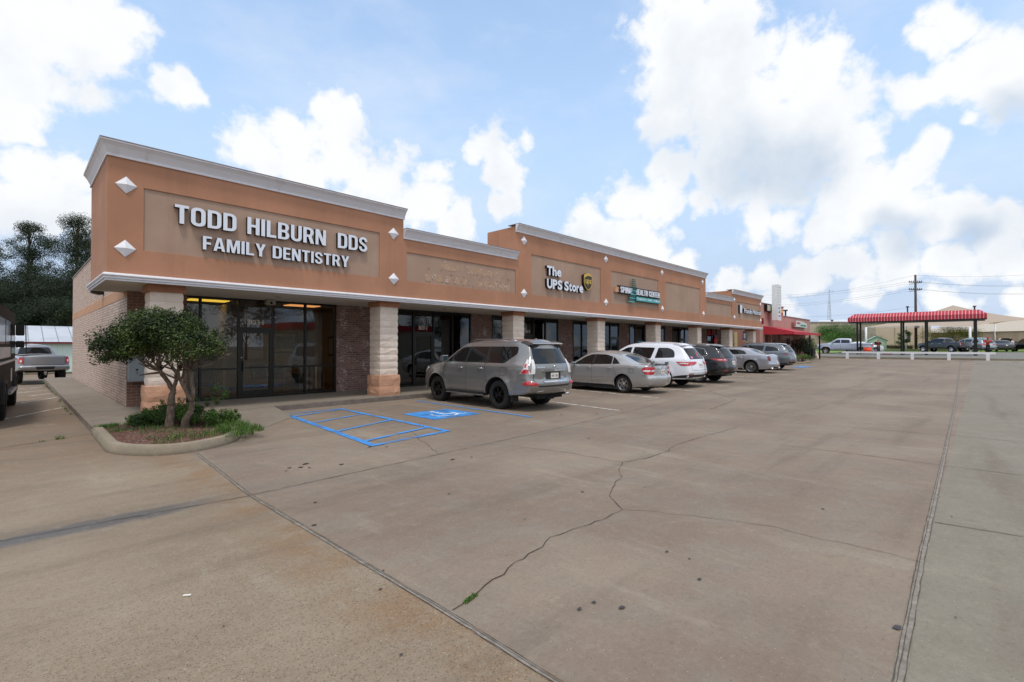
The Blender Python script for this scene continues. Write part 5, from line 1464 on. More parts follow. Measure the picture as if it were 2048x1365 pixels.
def sedan(pos, rz, P, label, L='camry', detail=True, res=.07):
    root = empty('sedan', pos, rz, label, 'car', 'cars parked nose-in at the shops')
    if L == 'camry':
        sp = base_spec(w=1.795, belt=.985, beltslope=-.03, ax=(-1.36, 1.36), wr=.325, ar=.37, sill=.22, xf=2.32, xr=-2.47, paint=P, rim=.66, spokes=6, style='solid', tumble=.40, flare=.012, tw=.21, corner=.26, tr=.14, ledge=.03, gr=.10)
        sp['sil'] = [(-2.28, .26, .03), (-2.44, .34, .08), (-2.48, .52, .06), (-2.46, .62, .05), (-2.40, .66, .04), (-2.38, .98, .06), (-2.25, 1.035, .1), (-1.95, 1.05, .2), (-1.15, 1.38, .45), (-.5, 1.475, .6), (0, 1.475, .6), (.35, 1.42, .4), (1.02, 1.03, .3), (1.35, .98, .4), (2.0, .84, .3), (2.24, .70, .12), (2.33, .45, .1), (2.25, .22, .06), (2.1, .24, .02)]
    else:
        sp = base_spec(w=1.90, belt=1.03, beltslope=-.035, ax=(-1.525, 1.525), wr=.365, ar=.42, sill=.22, xf=2.42, xr=-2.62, paint=P, rim=.70, spokes=7, style='vee', tumble=.34, flare=.03, tw=.23, corner=.22, tr=.10, ledge=.04, gr=.08, crease=.86)
        sp['sil'] = [(-2.45, .26, .03), (-2.58, .34, .08), (-2.63, .55, .05), (-2.56, .68, .05), (-2.53, 1.0, .06), (-2.42, 1.07, .08), (-2.05, 1.09, .2), (-1.35, 1.36, .4), (-.7, 1.475, .6), (-.1, 1.485, .6), (.3, 1.44, .4), (.98, 1.08, .3), (1.3, 1.05, .4), (2.15, .95, .3), (2.36, .82, .1), (2.43, .5, .1), (2.34, .22, .06), (2.2, .24, .02)]
    c = Car(sp, root, res)
    if L == 'camry':
        c.both('side_window', [(.86, 1.0, .03), (.03, 1.02, .02), (-.03, 1.385, .02), (.10, 1.40, .08), (.42, 1.29, .1)], M_TINT)
        c.both('side_window', [(-.06, 1.02, .02), (-.86, 1.045, .02), (-.86, 1.31, .03), (-.55, 1.39, .1), (-.12, 1.395, .02)], M_TINT)
        c.both('side_window', [(-.90, 1.045, .02), (-1.24, 1.06, .05), (-1.0, 1.25, .03), (-.90, 1.30, .02)], M_TINT)
        c.both('window_pillar', [(.04, 1.0), (-.07, 1.005), (-.13, 1.40), (-.02, 1.40)], M_PLA, off=.003)
        c.patch('rear_window', 'B', [(-.62, 1.10, .05), (.62, 1.10, .05), (.50, 1.40, .05), (-.50, 1.40, .05)], M_TINT, step=.04)
        c.patch('windscreen', 'F', [(-.66, 1.09, .05), (.66, 1.09, .05), (.54, 1.40, .05), (-.54, 1.40, .05)], M_TINT, step=.04)
        mb = MB(); mb.prism(fillet([(-2.50, 1.13, .01), (-2.48, 1.16, .02), (-2.22, 1.145, .02), (-2.24, 1.125, .01)]), -.62, .62, 'y')
        mb.box(-2.42, .48, 1.0, -2.30, .56, 1.13); mb.box(-2.42, -.56, 1.0, -2.30, -.48, 1.13); mb.build('spoiler', P, root)
        tz0, tz1, ty = .70, .97, .56
        for v, sgn in (('L', 1), ('R', -1)):
            mb = MB(); c.patch('', v, [(-2.40, .69, .03), (-2.24, .72, .06), (-2.10, .86, .05), (-2.16, .94, .05), (-2.28, .97, .04), (-2.40, .965, .02)], None, off=.010, mb=mb)
            pl_ = [(.60 * sgn, .70), (.86 * sgn, .70), (.86 * sgn, .95), (.70 * sgn, .965), (.62 * sgn, .86)]
            if sgn < 0: pl_ = pl_[::-1]
            c.patch('', 'B', pl_, None, off=.010, mb=mb); tl = mb.build('taillight', M_RED, root)
            mb = MB(); c.patch('', v, [(-2.40, .80, .02), (-2.26, .81, .02), (-2.24, .86, .02), (-2.40, .865, .02)], None, off=.014, mb=mb)
            pl_ = [(.72 * sgn, .80), (.85 * sgn, .80), (.85 * sgn, .865), (.72 * sgn, .85)]
            if sgn < 0: pl_ = pl_[::-1]
            c.patch('', 'B', pl_, None, off=.014, mb=mb); mb.build('clear_lens', M_CLR, tl)
        hx = (.12, -.80); hz = .90
        c.lines('panel_gap', [('L', [(.95, 1.0), (1.0, .75), (.93, .30)]), ('L', [(0, 1.0), (-.02, .7), (0, .30)]), ('L', [(-.98, 1.03), (-1.0, .85), (-1.1, .66, .2), (-.93, .40, .1), (-.85, .30)]), ('L', [(.92, .29), (-.85, .29)]), ('L', [(-1.62, .90), (-1.80, .90), (-1.80, .75), (-1.62, .75), (-1.62, .90)]),
                              ('B', [(-.55, 1.0), (-.50, .66), (.50, .66), (.55, 1.0)]), ('L', [(-2.1, .66), (-2.40, .66)])], .009)
        c.both('door_moulding', [(.88, .56), (-.88, .58), (-.88, .605), (.88, .585)], P, off=.012)
        c.plate(-.15, .72)
        c.patch('trunk_chrome', 'B', [(-.30, .895), (.30, .895), (.28, .92), (-.28, .92)], M_CHR, off=.014)
        mb = MB(); q_ = c.cast('B', 0, .955, .01); mb.tube([(q_.x, .055 * math.cos(a), .957 + .03 * math.sin(a)) for a in [2 * math.pi * k / 16 for k in range(17)]], .005, 5, caps=False); mb.build('emblem', M_CHR, root)
        mz = .98; mx = .80
    else:
        c.both('side_window', [(.84, 1.06, .03), (.02, 1.08, .02), (-.02, 1.385, .02), (.15, 1.39, .08), (.45, 1.28, .1)], M_TINT)
        c.both('side_window', [(-.06, 1.08, .02), (-1.28, 1.12, .05), (-1.12, 1.30, .08), (-.75, 1.385, .1), (-.10, 1.39, .02)], M_TINT)
        c.patch('rear_window', 'B', [(-.66, 1.13, .05), (.66, 1.13, .05), (.54, 1.40, .05), (-.54, 1.40, .05)], M_TINT, step=.04)
        c.patch('windscreen', 'F', [(-.7, 1.13, .05), (.7, 1.13, .05), (.56, 1.42, .05), (-.56, 1.42, .05)], M_TINT, step=.04)
        for v, sgn in (('L', 1), ('R', -1)):
            mb = MB(); c.patch('', v, [(-2.53, .74, .01), (-2.44, .74, .01), (-2.40, 1.01, .01), (-2.48, 1.01, .01)], None, off=.010, mb=mb)
            pl_ = [(.74 * sgn, .74), (.86 * sgn, .74), (.84 * sgn, 1.0), (.74 * sgn, 1.0)]
            if sgn < 0: pl_ = pl_[::-1]
            c.patch('', 'B', pl_, None, off=.010, mb=mb); mb.build('taillight', M_DRED, root)
            mb = MB(); mb.tube([(-2.45, sgn * .6, .30), (-2.64, sgn * .62, .30)], [.06, .065], 12); mb.build('exhaust_pipe', M_CHR, root)
        hx = (.12, -.95); hz = .92
        c.lines('panel_gap', [('L', [(.95, 1.03), (1.0, .75), (.93, .30)]), ('L', [(0, 1.05), (-.02, .7), (0, .30)]), ('L', [(-1.08, 1.09), (-1.15, .8, .2), (-.95, .30)]), ('B', [(-.72, 1.03), (-.70, .66), (.70, .66), (.72, 1.03)])], .01)
        c.plate(-.15, .58); mz = 1.03; mx = .78
        c.patch('bumper_diffuser', 'B', [(-.6, .30), (.6, .30), (.6, .38), (-.6, .38)], M_PLA, off=.006)
    for sgn in (1, -1):
        for x in hx:
            h = MB(); yy = sgn * (c.W(x, hz) + .015)
            h.tube([(x - .10, yy - sgn * .02, hz), (x - .07, yy + sgn * .012, hz + .004), (x + .07, yy + sgn * .012, hz + .004), (x + .10, yy - sgn * .02, hz)], .013, 6); h.build('door_handle', M_CHR if L != 'camry' else P, root)
        v = 'L' if sgn > 0 else 'R'
        f = sp['xf']; hl = MB(); c.patch('', v, [(f - .12, .60), (f - .5, .76), (f - .45, .82), (f - .15, .74)], None, off=.008, mb=hl); hl.build('headlight', M_CLR, root)
    c.mirror(mx, mz, P, (.10, .17, .12))
    return root
M_SILP = paint('silver_beige_paint', '#b7b8b9', .55, .26)
sedan((16.28, 10.66, 0), R(89), M_SILP, 'silver mid-size sedan with a rear spoiler and red taillights beside the champagne SUV')

def crossover(pos, rz, P, label, kind, res=.08):
    root = empty('suv', pos, rz, label, 'car', 'cars parked nose-in at the shops')
    if kind == 'white':
        sp = base_spec(w=1.93, belt=1.14, beltslope=-.02, ax=(-1.52, 1.52), wr=.385, ar=.45, sill=.34, xf=2.42, xr=-2.68, paint=P, rim=.66, spokes=5, style='twin', tumble=.27, flare=.03, tw=.25, corner=.25, tr=.14, gr=.10)
        sp['sil'] = [(-2.45, .36, .03), (-2.62, .46, .08), (-2.70, .62, .06), (-2.66, .84, .08), (-2.58, 1.12, .12), (-2.20, 1.63, .15), (-2.02, 1.735, .15), (-1.3, 1.80, .9), (-.2, 1.805, .8), (.30, 1.74, .5), (1.12, 1.22, .3), (1.5, 1.17, .4), (2.15, 1.05, .3), (2.38, .88, .1), (2.44, .55, .1), (2.34, .34, .05), (2.2, .36, .02)]
        win = [[(.92, 1.17, .03), (.06, 1.17, .02), (.0, 1.64, .02), (.22, 1.64, .1), (.55, 1.47, .1)], [(-.04, 1.17, .02), (-.98, 1.17, .03), (-1.08, 1.62, .03), (-.10, 1.65, .02)], [(-1.16, 1.19, .03), (-2.02, 1.22, .06), (-1.96, 1.50, .14), (-1.7, 1.61, .1), (-1.24, 1.62, .04)]]
        rw = [(-.62, 1.16, .04), (.62, 1.16, .04), (.54, 1.60, .04), (-.54, 1.60, .04)]
    elif kind == 'black':
        sp = base_spec(w=1.93, belt=1.12, beltslope=-.03, ax=(-1.395, 1.395), wr=.375, ar=.44, sill=.34, xf=2.30, xr=-2.56, paint=P, rim=.68, spokes=5, style='twin', tumble=.30, flare=.03, tw=.24, corner=.28, tr=.16, gr=.14)
        sp['sil'] = [(-2.35, .40, .03), (-2.52, .50, .08), (-2.58, .66, .08), (-2.53, .90, .1), (-2.45, 1.14, .15), (-2.12, 1.58, .1), (-1.95, 1.67, .15), (-1.2, 1.735, .9), (-.2, 1.74, .8), (.30, 1.68, .5), (1.15, 1.16, .3), (1.5, 1.10, .4), (2.05, .98, .3), (2.26, .82, .1), (2.32, .52, .1), (2.22, .34, .05), (2.1, .36, .02)]
        win = [[(.92, 1.14, .03), (.06, 1.15, .02), (.0, 1.58, .02), (.22, 1.58, .1), (.55, 1.42, .1)], [(-.04, 1.15, .02), (-.95, 1.18, .03), (-1.0, 1.58, .03), (-.10, 1.59, .02)], [(-1.06, 1.19, .03), (-1.72, 1.24, .12), (-1.55, 1.50, .1), (-1.10, 1.57, .04)]]
        rw = [(-.60, 1.14, .04), (.60, 1.14, .04), (.50, 1.55, .04), (-.50, 1.55, .04)]
    else:
        sp = base_spec(w=1.95, belt=1.13, beltslope=-.03, ax=(-1.465, 1.465), wr=.385, ar=.45, sill=.34, xf=2.42, xr=-2.62, paint=P, rim=.68, spokes=5, style='twin', tumble=.30, flare=.03, tw=.24, corner=.28, tr=.16, gr=.12, crease=.88)
        sp['sil'] = [(-2.42, .40, .03), (-2.58, .50, .08), (-2.63, .66, .08), (-2.58, .90, .1), (-2.48, 1.14, .12), (-2.18, 1.55, .1), (-2.0, 1.65, .15), (-1.2, 1.72, .9), (-.2, 1.73, .8), (.30, 1.67, .5), (1.05, 1.18, .3), (1.35, 1.14, .4), (2.15, 1.02, .3), (2.38, .82, .1), (2.44, .52, .1), (2.34, .34, .05), (2.2, .36, .02)]
        win = [[(.86, 1.17, .03), (.06, 1.17, .02), (.0, 1.57, .02), (.22, 1.57, .1), (.55, 1.42, .1)], [(-.04, 1.17, .02), (-.98, 1.19, .03), (-1.05, 1.57, .03), (-.10, 1.58, .02)], [(-1.12, 1.20, .03), (-2.0, 1.25, .14), (-1.7, 1.48, .1), (-1.16, 1.56, .04)]]
        rw = [(-.60, 1.16, .04), (.60, 1.16, .04), (.50, 1.54, .04), (-.50, 1.54, .04)]
    c = Car(sp, root, res)
    for w_ in win: c.both('side_window', w_, M_TINT)
    if kind != 'white':
        # bright surround line of the side glass
        for v, sg in (('L', 1), ('R', -1)):
            mb = MB(); out = []
            for x, z in [(.95, sp['belt'] + .0), (0, sp['belt'] + .02), (-1.05, win[2][0][1] - .02), (win[2][1][0] - .02, win[2][1][1] - .02), (win[2][1][0] - .06, win[2][1][1] + .05), (win[2][2][0] - .02, win[2][2][1] + .04), (-1.05, win[1][2][1] + .03), (0, win[1][3][1] + .03)]:
                q_ = c.cast(v, x, z, .006)
                if q_: out.append(q_)
            mb.tube(out, .012, 5); mb.build('window_trim', M_CHR, root)
    c.patch('rear_window', 'B', rw, M_TINT)
    c.patch('windscreen', 'F', [(-.70, 1.24, .05), (.70, 1.24, .05), (.58, 1.66 if kind == 'white' else 1.6, .06), (-.58, 1.66 if kind == 'white' else 1.6, .06)], M_TINT)
    xr = sp['xr']; H = max(p[1] for p in sp['sil'])
    mb = MB(); zsp = {'white': 1.70, 'black': 1.63, 'grey': 1.61}[kind]; xs_ = {'white': -2.25, 'black': -2.20, 'grey': -2.26}[kind]
    mb.prism([(xs_, zsp), (xs_ - .02, zsp + .03), (xs_ + .4, zsp + .09), (xs_ + .4, zsp), (xs_ + .12, zsp - .03)], -.60, .60, 'y'); mb.build('spoiler', P, root, auto=R(40))
    for v, sgn in (('L', 1), ('R', -1)):
        mb = MB(); flip = (lambda l: l[::-1] if sgn < 0 else l)
        if kind == 'white':
            c.patch('', v, [(-2.62, .90, .02), (-2.30, .90, .04), (-2.12, 1.06, .03), (-2.58, 1.05, .01)], None, off=.01, mb=mb)
            c.patch('', 'B', flip([(.30 * sgn, 1.0), (.50 * sgn, .92), (.90 * sgn, .92), (.90 * sgn, 1.06), (.30 * sgn, 1.06)]), None, off=.01, mb=mb)
            tl = mb.build('taillight', M_RED, root)
            k = MB(); c.patch('', v, [(-2.56, .97, .01), (-2.28, .97, .01), (-2.24, 1.01, .01), (-2.56, 1.02, .01)], None, off=.014, mb=k); k.build('clear_lens', M_CLR, tl)
        elif kind == 'black':
            c.patch('', v, [(-2.50, 1.0, .02), (-2.30, 1.0, .04), (-1.92, 1.10, .01), (-2.46, 1.12, .01)], None, off=.01, mb=mb)
            c.patch('', 'B', flip([(.45 * sgn, 1.0), (.86 * sgn, 1.0), (.84 * sgn, 1.11), (.45 * sgn, 1.09)]), None, off=.01, mb=mb)
            tl = mb.build('taillight', M_RED, root)
            k = MB(); c.patch('', v, [(-2.48, 1.04, .01), (-2.20, 1.06, .01), (-2.46, 1.08, .01)], None, off=.014, mb=k); k.build('clear_lens', M_CLR, tl)
        else:
            c.patch('', v, [(-2.54, 1.0, .02), (-2.36, 1.0, .03), (-2.0, 1.08, .01), (-2.50, 1.09, .01)], None, off=.01, mb=mb)
            c.patch('', 'B', flip([(.40 * sgn, 1.0), (.86 * sgn, 1.0), (.84 * sgn, 1.08), (.40 * sgn, 1.04)]), None, off=.01, mb=mb)
            mb.build('taillight', M_DRED, root)
        mb = MB(); c.patch('', 'B', flip([(.55 * sgn, .56), (.82 * sgn, .56), (.80 * sgn, .60), (.55 * sgn, .60)]), None, off=.01, mb=mb); mb.build('reflector', M_RED, root)
        for x in (.12, -.88):
            hz = .98; h = MB(); yy = sgn * (c.W(x, hz) + .015)
            h.tube([(x - .10, yy - sgn * .02, hz), (x - .07, yy + sgn * .012, hz + .004), (x + .07, yy + sgn * .012, hz + .004), (x + .10, yy - sgn * .02, hz)], .013, 6); h.build('door_handle', M_CHR if kind == 'black' else P, root)
        f = sp['xf']; hl = MB(); c.patch('', v, [(f - .12, .74), (f - .5, .88), (f - .45, .95), (f - .15, .85)], None, off=.008, mb=hl); hl.build('headlight', M_CLR, root)
        if kind != 'white':
            mb = MB(); mb.tube([(-1.8, sgn * .58, H - .06), (-1.6, sgn * .60, H + .02), (-.1, sgn * .60, H + .03), (.15, sgn * .58, H - .05)], .016, 6); mb.build('roof_rail', M_ALU if kind == 'black' else M_PLA, root)
    c.mirror(.86, 1.15, P, (.12, .19, .15))
    c.lines('panel_gap', [('L', [(1.0, 1.12), (1.04, .8), (.95, .42)]), ('L', [(.0, 1.13), (-.02, .42)]), ('L', [(-1.08, 1.15), (-1.1, .95, .1), (-1.2, .75, .15), (-.98, .42)]), ('B', [(-.66, 1.12), (-.66, .72), (.66, .72), (.66, 1.12)])], .011)
    c.patch('bumper_cladding', 'B', [(-.86, .44), (.86, .44), (.84, .54), (-.84, .54)], M_PLA, off=.006)
    c.both('bumper_cladding', [(-2.62, .42), (-2.0, .40), (-1.98, .46), (-2.3, .52), (-2.62, .55)] if kind == 'white' else [(-2.5, .44), (-1.95, .40), (-1.95, .45), (-2.5, .52)], M_PLA, off=.006)
    c.plate(-.15, .84)
    if kind == 'white':
        c.patch('sticker', 'B', [(.40, 1.19), (.52, 1.19), (.52, 1.26), (.40, 1.26)], simple('pink_sticker', '#d98ac0', .6), off=.008)
        c.patch('window_decal', 'B', [(-.1, 1.25), (.02, 1.22), (-.05, 1.48), (-.1, 1.45)], simple('red_decal', '#c84a4a', .6), off=.008)
        c.patch('sunroof', 'T', [(-.2, -.4, .05), (.45, -.4, .05), (.45, .4, .05), (-.2, .4, .05)], M_TINT, off=.004)
    mb = MB(); mb.tube([(xr + .3, -.6, .42), (xr + .05, -.62, .43)], [.03, .032], 10); mb.build('exhaust_pipe', M_CHR, root)
    return root
M_WHP = paint('white_paint', '#dfe2ea', .0, .3); M_BKP = paint('charcoal_paint', '#16171c', .4, .22); M_SLV = paint('bright_silver_paint', '#a9adb8', .6, .28); M_SLT = paint('slate_grey_paint', '#646c74', .5, .28)
crossover((19.5, 10.88, .02), R(89), M_WHP, 'white SUV with wide red taillights parked between the silver sedan and the black SUV', 'white')
crossover((22.66, 10.60, .04), R(89), M_BKP, 'charcoal black SUV with bright window trim next to the white SUV', 'black')
sedan((31.15, 11.2, .12), R(89), M_SLV, 'silver full-size sedan with star-pattern wheels between the black SUV and the slate SUV', '300', res=.09)
crossover((35.0, 11.2, .16), R(89), M_SLT, 'slate grey SUV, last car of the row by the shops', 'grey', .10)
# ------------------------------------------------------------------ foliage helpers
def leaf_mat(name, cols, rough=.5, spec=.4):
    m = NT(name); g_ = m.n.new('ShaderNodeObjectInfo'); a = m.n.new('ShaderNodeAttribute'); a.attribute_name = 'rnd'
    c = m.ramp(a.outputs['Fac'], [(i / (len(cols) - 1), lin(k)) for i, k in enumerate(cols)])
    m.base(c); m.set(Roughness=rough); m.b.inputs['Specular IOR Level'].default_value = spec
    t = m.n.new('ShaderNodeBsdfTranslucent'); m.l.new(c, t.inputs[0]); mx = m.n.new('ShaderNodeMixShader'); mx.inputs[0].default_value = .25
    m.l.new(m.b.outputs[0], mx.inputs[1]); m.l.new(t.outputs[0], mx.inputs[2]); m.l.new(mx.outputs[0], m.out.inputs[0])
    return m.mat
def leaves_obj(name, clumps, n, size, mat, parent, rnd, aspect=.5, up=.35, fold=True):
    # clumps: (x, y, z, rx, ry, rz, weight); small leaf faces through each clump's volume, denser near its surface
    vs, fs, at = [], [], []
    tot = sum(c[6] for c in clumps)
    for c in clumps:
        k = int(n * c[6] / tot); tone = rnd.uniform(-.22, .22)
        for _ in range(k):
            while True:
                d = Vector((rnd.gauss(0, 1), rnd.gauss(0, 1), rnd.gauss(0, 1)))
                if d.length > .01: break
            d.normalize(); r = rnd.random() ** .45
            p = Vector((c[0] + d.x * r * c[3], c[1] + d.y * r * c[4], c[2] + d.z * r * c[5]))
            nrm = (d * (1 - up) + Vector((0, 0, 1)) * up + Vector((rnd.gauss(0, .45), rnd.gauss(0, .45), rnd.gauss(0, .45)))).normalized()
            u = nrm.orthogonal().normalized(); a = rnd.uniform(0, 6.283); u = (Matrix.Rotation(a, 3, nrm) @ u); w = nrm.cross(u)
            L = size * rnd.uniform(.6, 1.25); b = len(vs)
            if fold:
                vs += [p - u * L * .5, p + w * L * aspect * .5 + nrm * L * .08, p + u * L * .5, p - w * L * aspect * .5 + nrm * L * .08]
                fs += [(b, b + 1, b + 2), (b, b + 2, b + 3)]; v_ = min(1, max(0, .5 + tone + rnd.gauss(0, .16))); at += [v_, v_]
            else:
                vs += [p - u * L * .5, p + w * L * aspect * .5, p + u * L * .5]; fs.append((b, b + 1, b + 2)); at.append(min(1, max(0, .5 + tone + rnd.gauss(0, .16))))
    me = bpy.data.meshes.new(name); me.from_pydata([tuple(v) for v in vs], [], fs); me.materials.append(mat)
    A = me.attributes.new('rnd', 'FLOAT', 'FACE'); A.data.foreach_set('value', at)
    o = bpy.data.objects.new(name, me); COL.objects.link(o)
    if parent: o.parent = parent
    return o
M_BARK = NT('bark'); _v = M_BARK.coord(); _n = M_BARK.noise(M_BARK.vscale(_v, (1, 1, .35)), 22, 6, .7)
M_BARK.base(M_BARK.ramp(_n, [(.3, lin('#3f3229')), (.55, lin('#6d5d4e')), (.75, lin('#8c8072'))])); M_BARK.set(Roughness=.95); M_BARK.bump(_n, 1.0, .02); M_BARK = M_BARK.mat
M_LSH = leaf_mat('shrub_leaves', ['#141f0f', '#1f2f15', '#31451d', '#4d602a', '#8a9648'], .42)
M_LGC = leaf_mat('low_shrub_leaves', ['#22360f', '#35501b', '#4c6c27', '#7a9440'], .5)
M_LDK = leaf_mat('dark_tree_leaves', ['#0f180b', '#182613', '#24351b', '#364826'], .6)
M_LPN = leaf_mat('pine_needles', ['#121d10', '#1d2c17', '#2c3d20', '#44522f'], .6)
M_LMD = leaf_mat('bright_tree_leaves', ['#27461a', '#395f22', '#4f7a2d', '#6e943f'], .6)
M_LYG = leaf_mat('yellow_green_leaves', ['#5b6a26', '#7b8a34', '#93a345', '#b0b85c'], .6)

# --- foreground shrub-tree in the planter
rs = random.Random(11)
shr = empty('shrub_tree', (2.09, 11.03, .12), 0, 'multi-stemmed evergreen shrub with a flat wide crown growing in the planter', 'shrub')
tr = MB()
def limb(a, b, r0, r1, bend=.06, n=5):
    a, b = Vector(a), Vector(b); pts = []; d = b - a
    o1 = Vector((rs.uniform(-1, 1), rs.uniform(-1, 1), rs.uniform(-.4, .4))) * bend * d.length
    for i in range(n + 1):
        t = i / n; pts.append(a + d * t + o1 * math.sin(math.pi * t) + Vector((rs.uniform(-1, 1), rs.uniform(-1, 1), 0)) * .012 * (0 < i < n))
    tr.tube(pts, [r0 + (r1 - r0) * i / n for i in range(n + 1)], 8)
    return pts
# local frame turned so that "across" runs parallel to the picture: across = RGT, deep = away from the lens
ax_ = Vector((RGT.x, RGT.y, 0)).normalized(); dp = Vector((FWD.x, FWD.y, 0)).normalized()
def LP(a, d, z):
    if z > 1.05: a = a * .86 - .09
    return ax_ * a + dp * d + Vector((0, 0, z))
stemA = limb(LP(-.02, .0, -.02), LP(.0, .02, .45), .085, .062, .05); limb(LP(.0, .02, .45), LP(.03, .05, .72), .062, .05, .05)
a1 = limb(LP(.03, .05, .72), LP(-.16, .03, 1.12), .045, .034, .06); a2 = limb(LP(.03, .05, .72), LP(.14, .15, 1.10), .038, .03, .08)
stemB = limb(LP(.24, .05, -.02), LP(.36, .05, .35), .075, .055, .08); limb(LP(.36, .05, .35), LP(.38, .05, .52), .055, .048, .02)
b1 = limb(LP(.38, .05, .52), LP(.18, .02, .93), .038, .03, .05); b2 = limb(LP(.38, .05, .52), LP(.44, .1, 1.15), .04, .03, .05)
nodes = [(LP(-.16, .03, 1.12), .030, (-1.05, .05)), (LP(.14, .15, 1.10), .028, (-.25, .45)), (LP(.18, .02, .93), .028, (-.35, .55)), (LP(.44, .1, 1.15), .028, (.1, 1.05))]
tips = []
for p, r, (lo, hi) in nodes:
    for k in range(8):
        a = lo + (hi - lo) * (k + rs.uniform(.1, .9)) / 8; d = rs.uniform(-.65, .65)
        zt = 1.42 + rs.uniform(-.10, .25) - .10 * abs(a)
        q = LP(a, d, zt); m_ = p.lerp(q, .5) + Vector((0, 0, -.05 + rs.uniform(-.04, .06)))
        limb(p, m_, r * rs.uniform(.55, .8), r * .42, .06, 3); limb(m_, q, r * .42, .008, .06, 4)
        for j in range(3):
            q2 = m_.lerp(q, rs.uniform(.1, .8)) ; t2 = q2 + LP(rs.uniform(-.3, .3), rs.uniform(-.3, .3), rs.uniform(.12, .38))
            limb(q2, t2, .010, .004, .08, 3); tips.append(t2)
limb(LP(-.16, .03, 1.08), LP(-.62, .05, 1.03), .022, .012, .04, 4)
for k in range(16):
    a = rs.uniform(.5, 1.0); q = LP(a, rs.uniform(-.4, .4), rs.uniform(1.15, 1.75)); limb(LP(.44, .1, 1.1 + rs.uniform(0, .2)), q, .008, .002, .12, 4)
trunk = tr.build('trunk', M_BARK, shr, fix=False)
cl = []
EXTRA = ((-.95, 1.62, .24), (-.76, 1.76, .28), (-.55, 1.88, .30), (-.34, 1.98, .30), (.0, 2.06, .28))
def crown(a, d, z, ra, rz_, wgt=1): 
    p = LP(a, d, z + (.06 if -.7 < a < .4 else .0)); cl.append((p.x, p.y, p.z, ra, ra, rz_, wgt))
for a, z, r in ((-1.12, 1.42, .17), (-.98, 1.50, .24), (-.78, 1.58, .30), (-.58, 1.66, .32), (-.36, 1.78, .36), (-.12, 1.92, .36), (.04, 2.0, .36), (.14, 1.98, .36), (.24, 1.93, .34), (.34, 1.86, .32), (.52, 1.76, .32), (.72, 1.66, .28), (.88, 1.54, .20),
                (-.85, 1.42, .22), (-.5, 1.48, .26), (-.2, 1.6, .28), (.05, 1.66, .28), (.38, 1.58, .26), (.62, 1.48, .24)) + EXTRA:
    for d in (-.5, -.2, .12, .45):
        if abs(a) > .95 and abs(d) > .3: continue
        sc = rs.uniform(.75, 1.08); crown(a + rs.uniform(-.07, .07), d + rs.uniform(-.1, .1), z + rs.uniform(-.05, .05) - .10 * abs(d), r * sc * .92, r * .70 * sc, r * r)
for _ in range(90):
    # protruding sprigs for an uneven outline
    a = rs.uniform(-1.2, .98); top = 2.22 - .62 * (abs(a + .05) / 1.15) ** 1.7; crown(a, rs.uniform(-.6, .5), top + rs.uniform(-.20, .05), .07, .09, .012)
leaves_obj('crown', cl, 46000, .047, M_LSH, shr, rs, .52, .45)
# --- low spreading shrub under it
rs = random.Random(12)
gs = empty('low_shrub', (2.35, 11.35, .12), 0, 'low light green spreading shrub at the foot of the planter tree', 'shrub')
cl = []
for _ in range(34):
    a = rs.uniform(-.92, .85); d = rs.uniform(-.25, .55); h = .36 - .20 * (a / .95) ** 2; p = LP(a, d, 0); cl.append((p.x, p.y, h * rs.uniform(.45, 1.0), .16, .16, .12, 1))
for _ in range(40):
    a = rs.uniform(-.9, 1.0); p = LP(a, rs.uniform(-.3, .5), .48 - .3 * (a / .95) ** 2 + rs.uniform(-.1, .06)); cl.append((p.x, p.y, max(.04, p.z), .05, .05, .06, .07))
for _ in range(6):
    p = LP(.55 + rs.uniform(-.1, .2), .2, .65 + rs.uniform(-.15, .15)); cl.append((p.x, p.y, p.z, .09, .09, .09, .12))
st_ = MB()
for c in cl[::3]: st_.tube([(0, 0, 0), (c[0] * .5, c[1] * .5, c[2] * .6), (c[0], c[1], c[2])], [.012, .008, .003], 5)
st_.build('stem', M_BARK, gs, fix=False)
leaves_obj('foliage', cl, 24000, .036, M_LGC, gs, rs, .55, .5)
# --- weeds and grass blades in the bed, along the kerb and in the big crack
gm = leaf_mat('grass_blades', ['#2a421a', '#3d5f22', '#567a30', '#84974e'], .6)
def blades(name, spots, h, w, seed, label):
    r_ = random.Random(seed); vs, fs, at = [], [], []
    for (x, y, z, rad, n, hs) in spots:
        for _ in range(n):
            a = r_.uniform(0, 6.283); q = rad * math.sqrt(r_.random()); p = Vector((x + q * math.cos(a), y + q * math.sin(a), z))
            b = r_.uniform(0, 6.283); d = Vector((math.cos(b), math.sin(b), 0)); s_ = Vector((-d.y, d.x, 0)) * w * r_.uniform(.6, 1.3)
            L = h * hs * r_.uniform(.4, 1.2); lean = r_.uniform(.2, 1.1)
            m1 = p + d * L * .35 * lean + Vector((0, 0, L * .6)); t_ = p + d * L * lean + Vector((0, 0, L * (.95 - .45 * lean)))
            k = len(vs); vs += [p - s_, p + s_, m1 + s_ * .7, m1 - s_ * .7, t_]; fs += [(k, k + 1, k + 2, k + 3), (k + 3, k + 2, k + 4)]; v_ = r_.random(); at += [v_, v_]
    me = bpy.data.meshes.new(name); me.from_pydata([tuple(v) for v in vs], [], fs); me.materials.append(gm)
    A = me.attributes.new('rnd', 'FLOAT', 'FACE'); A.data.foreach_set('value', at)
    o = bpy.data.objects.new(name, me); COL.objects.link(o); return tag(o, label, 'grass', kind='stuff')
sp_ = []
r_ = random.Random(9)
for _ in range(120):
    x = r_.uniform(1.3, 3.0); y = r_.uniform(9.35, 12.0); 
    if (x < 1.65 and y < 11.2) or (x > 1.9 and x < 2.5 and y < 9.6): continue
    sp_.append((x, y, .125, .12, 26, r_.uniform(.5, 1.2)))
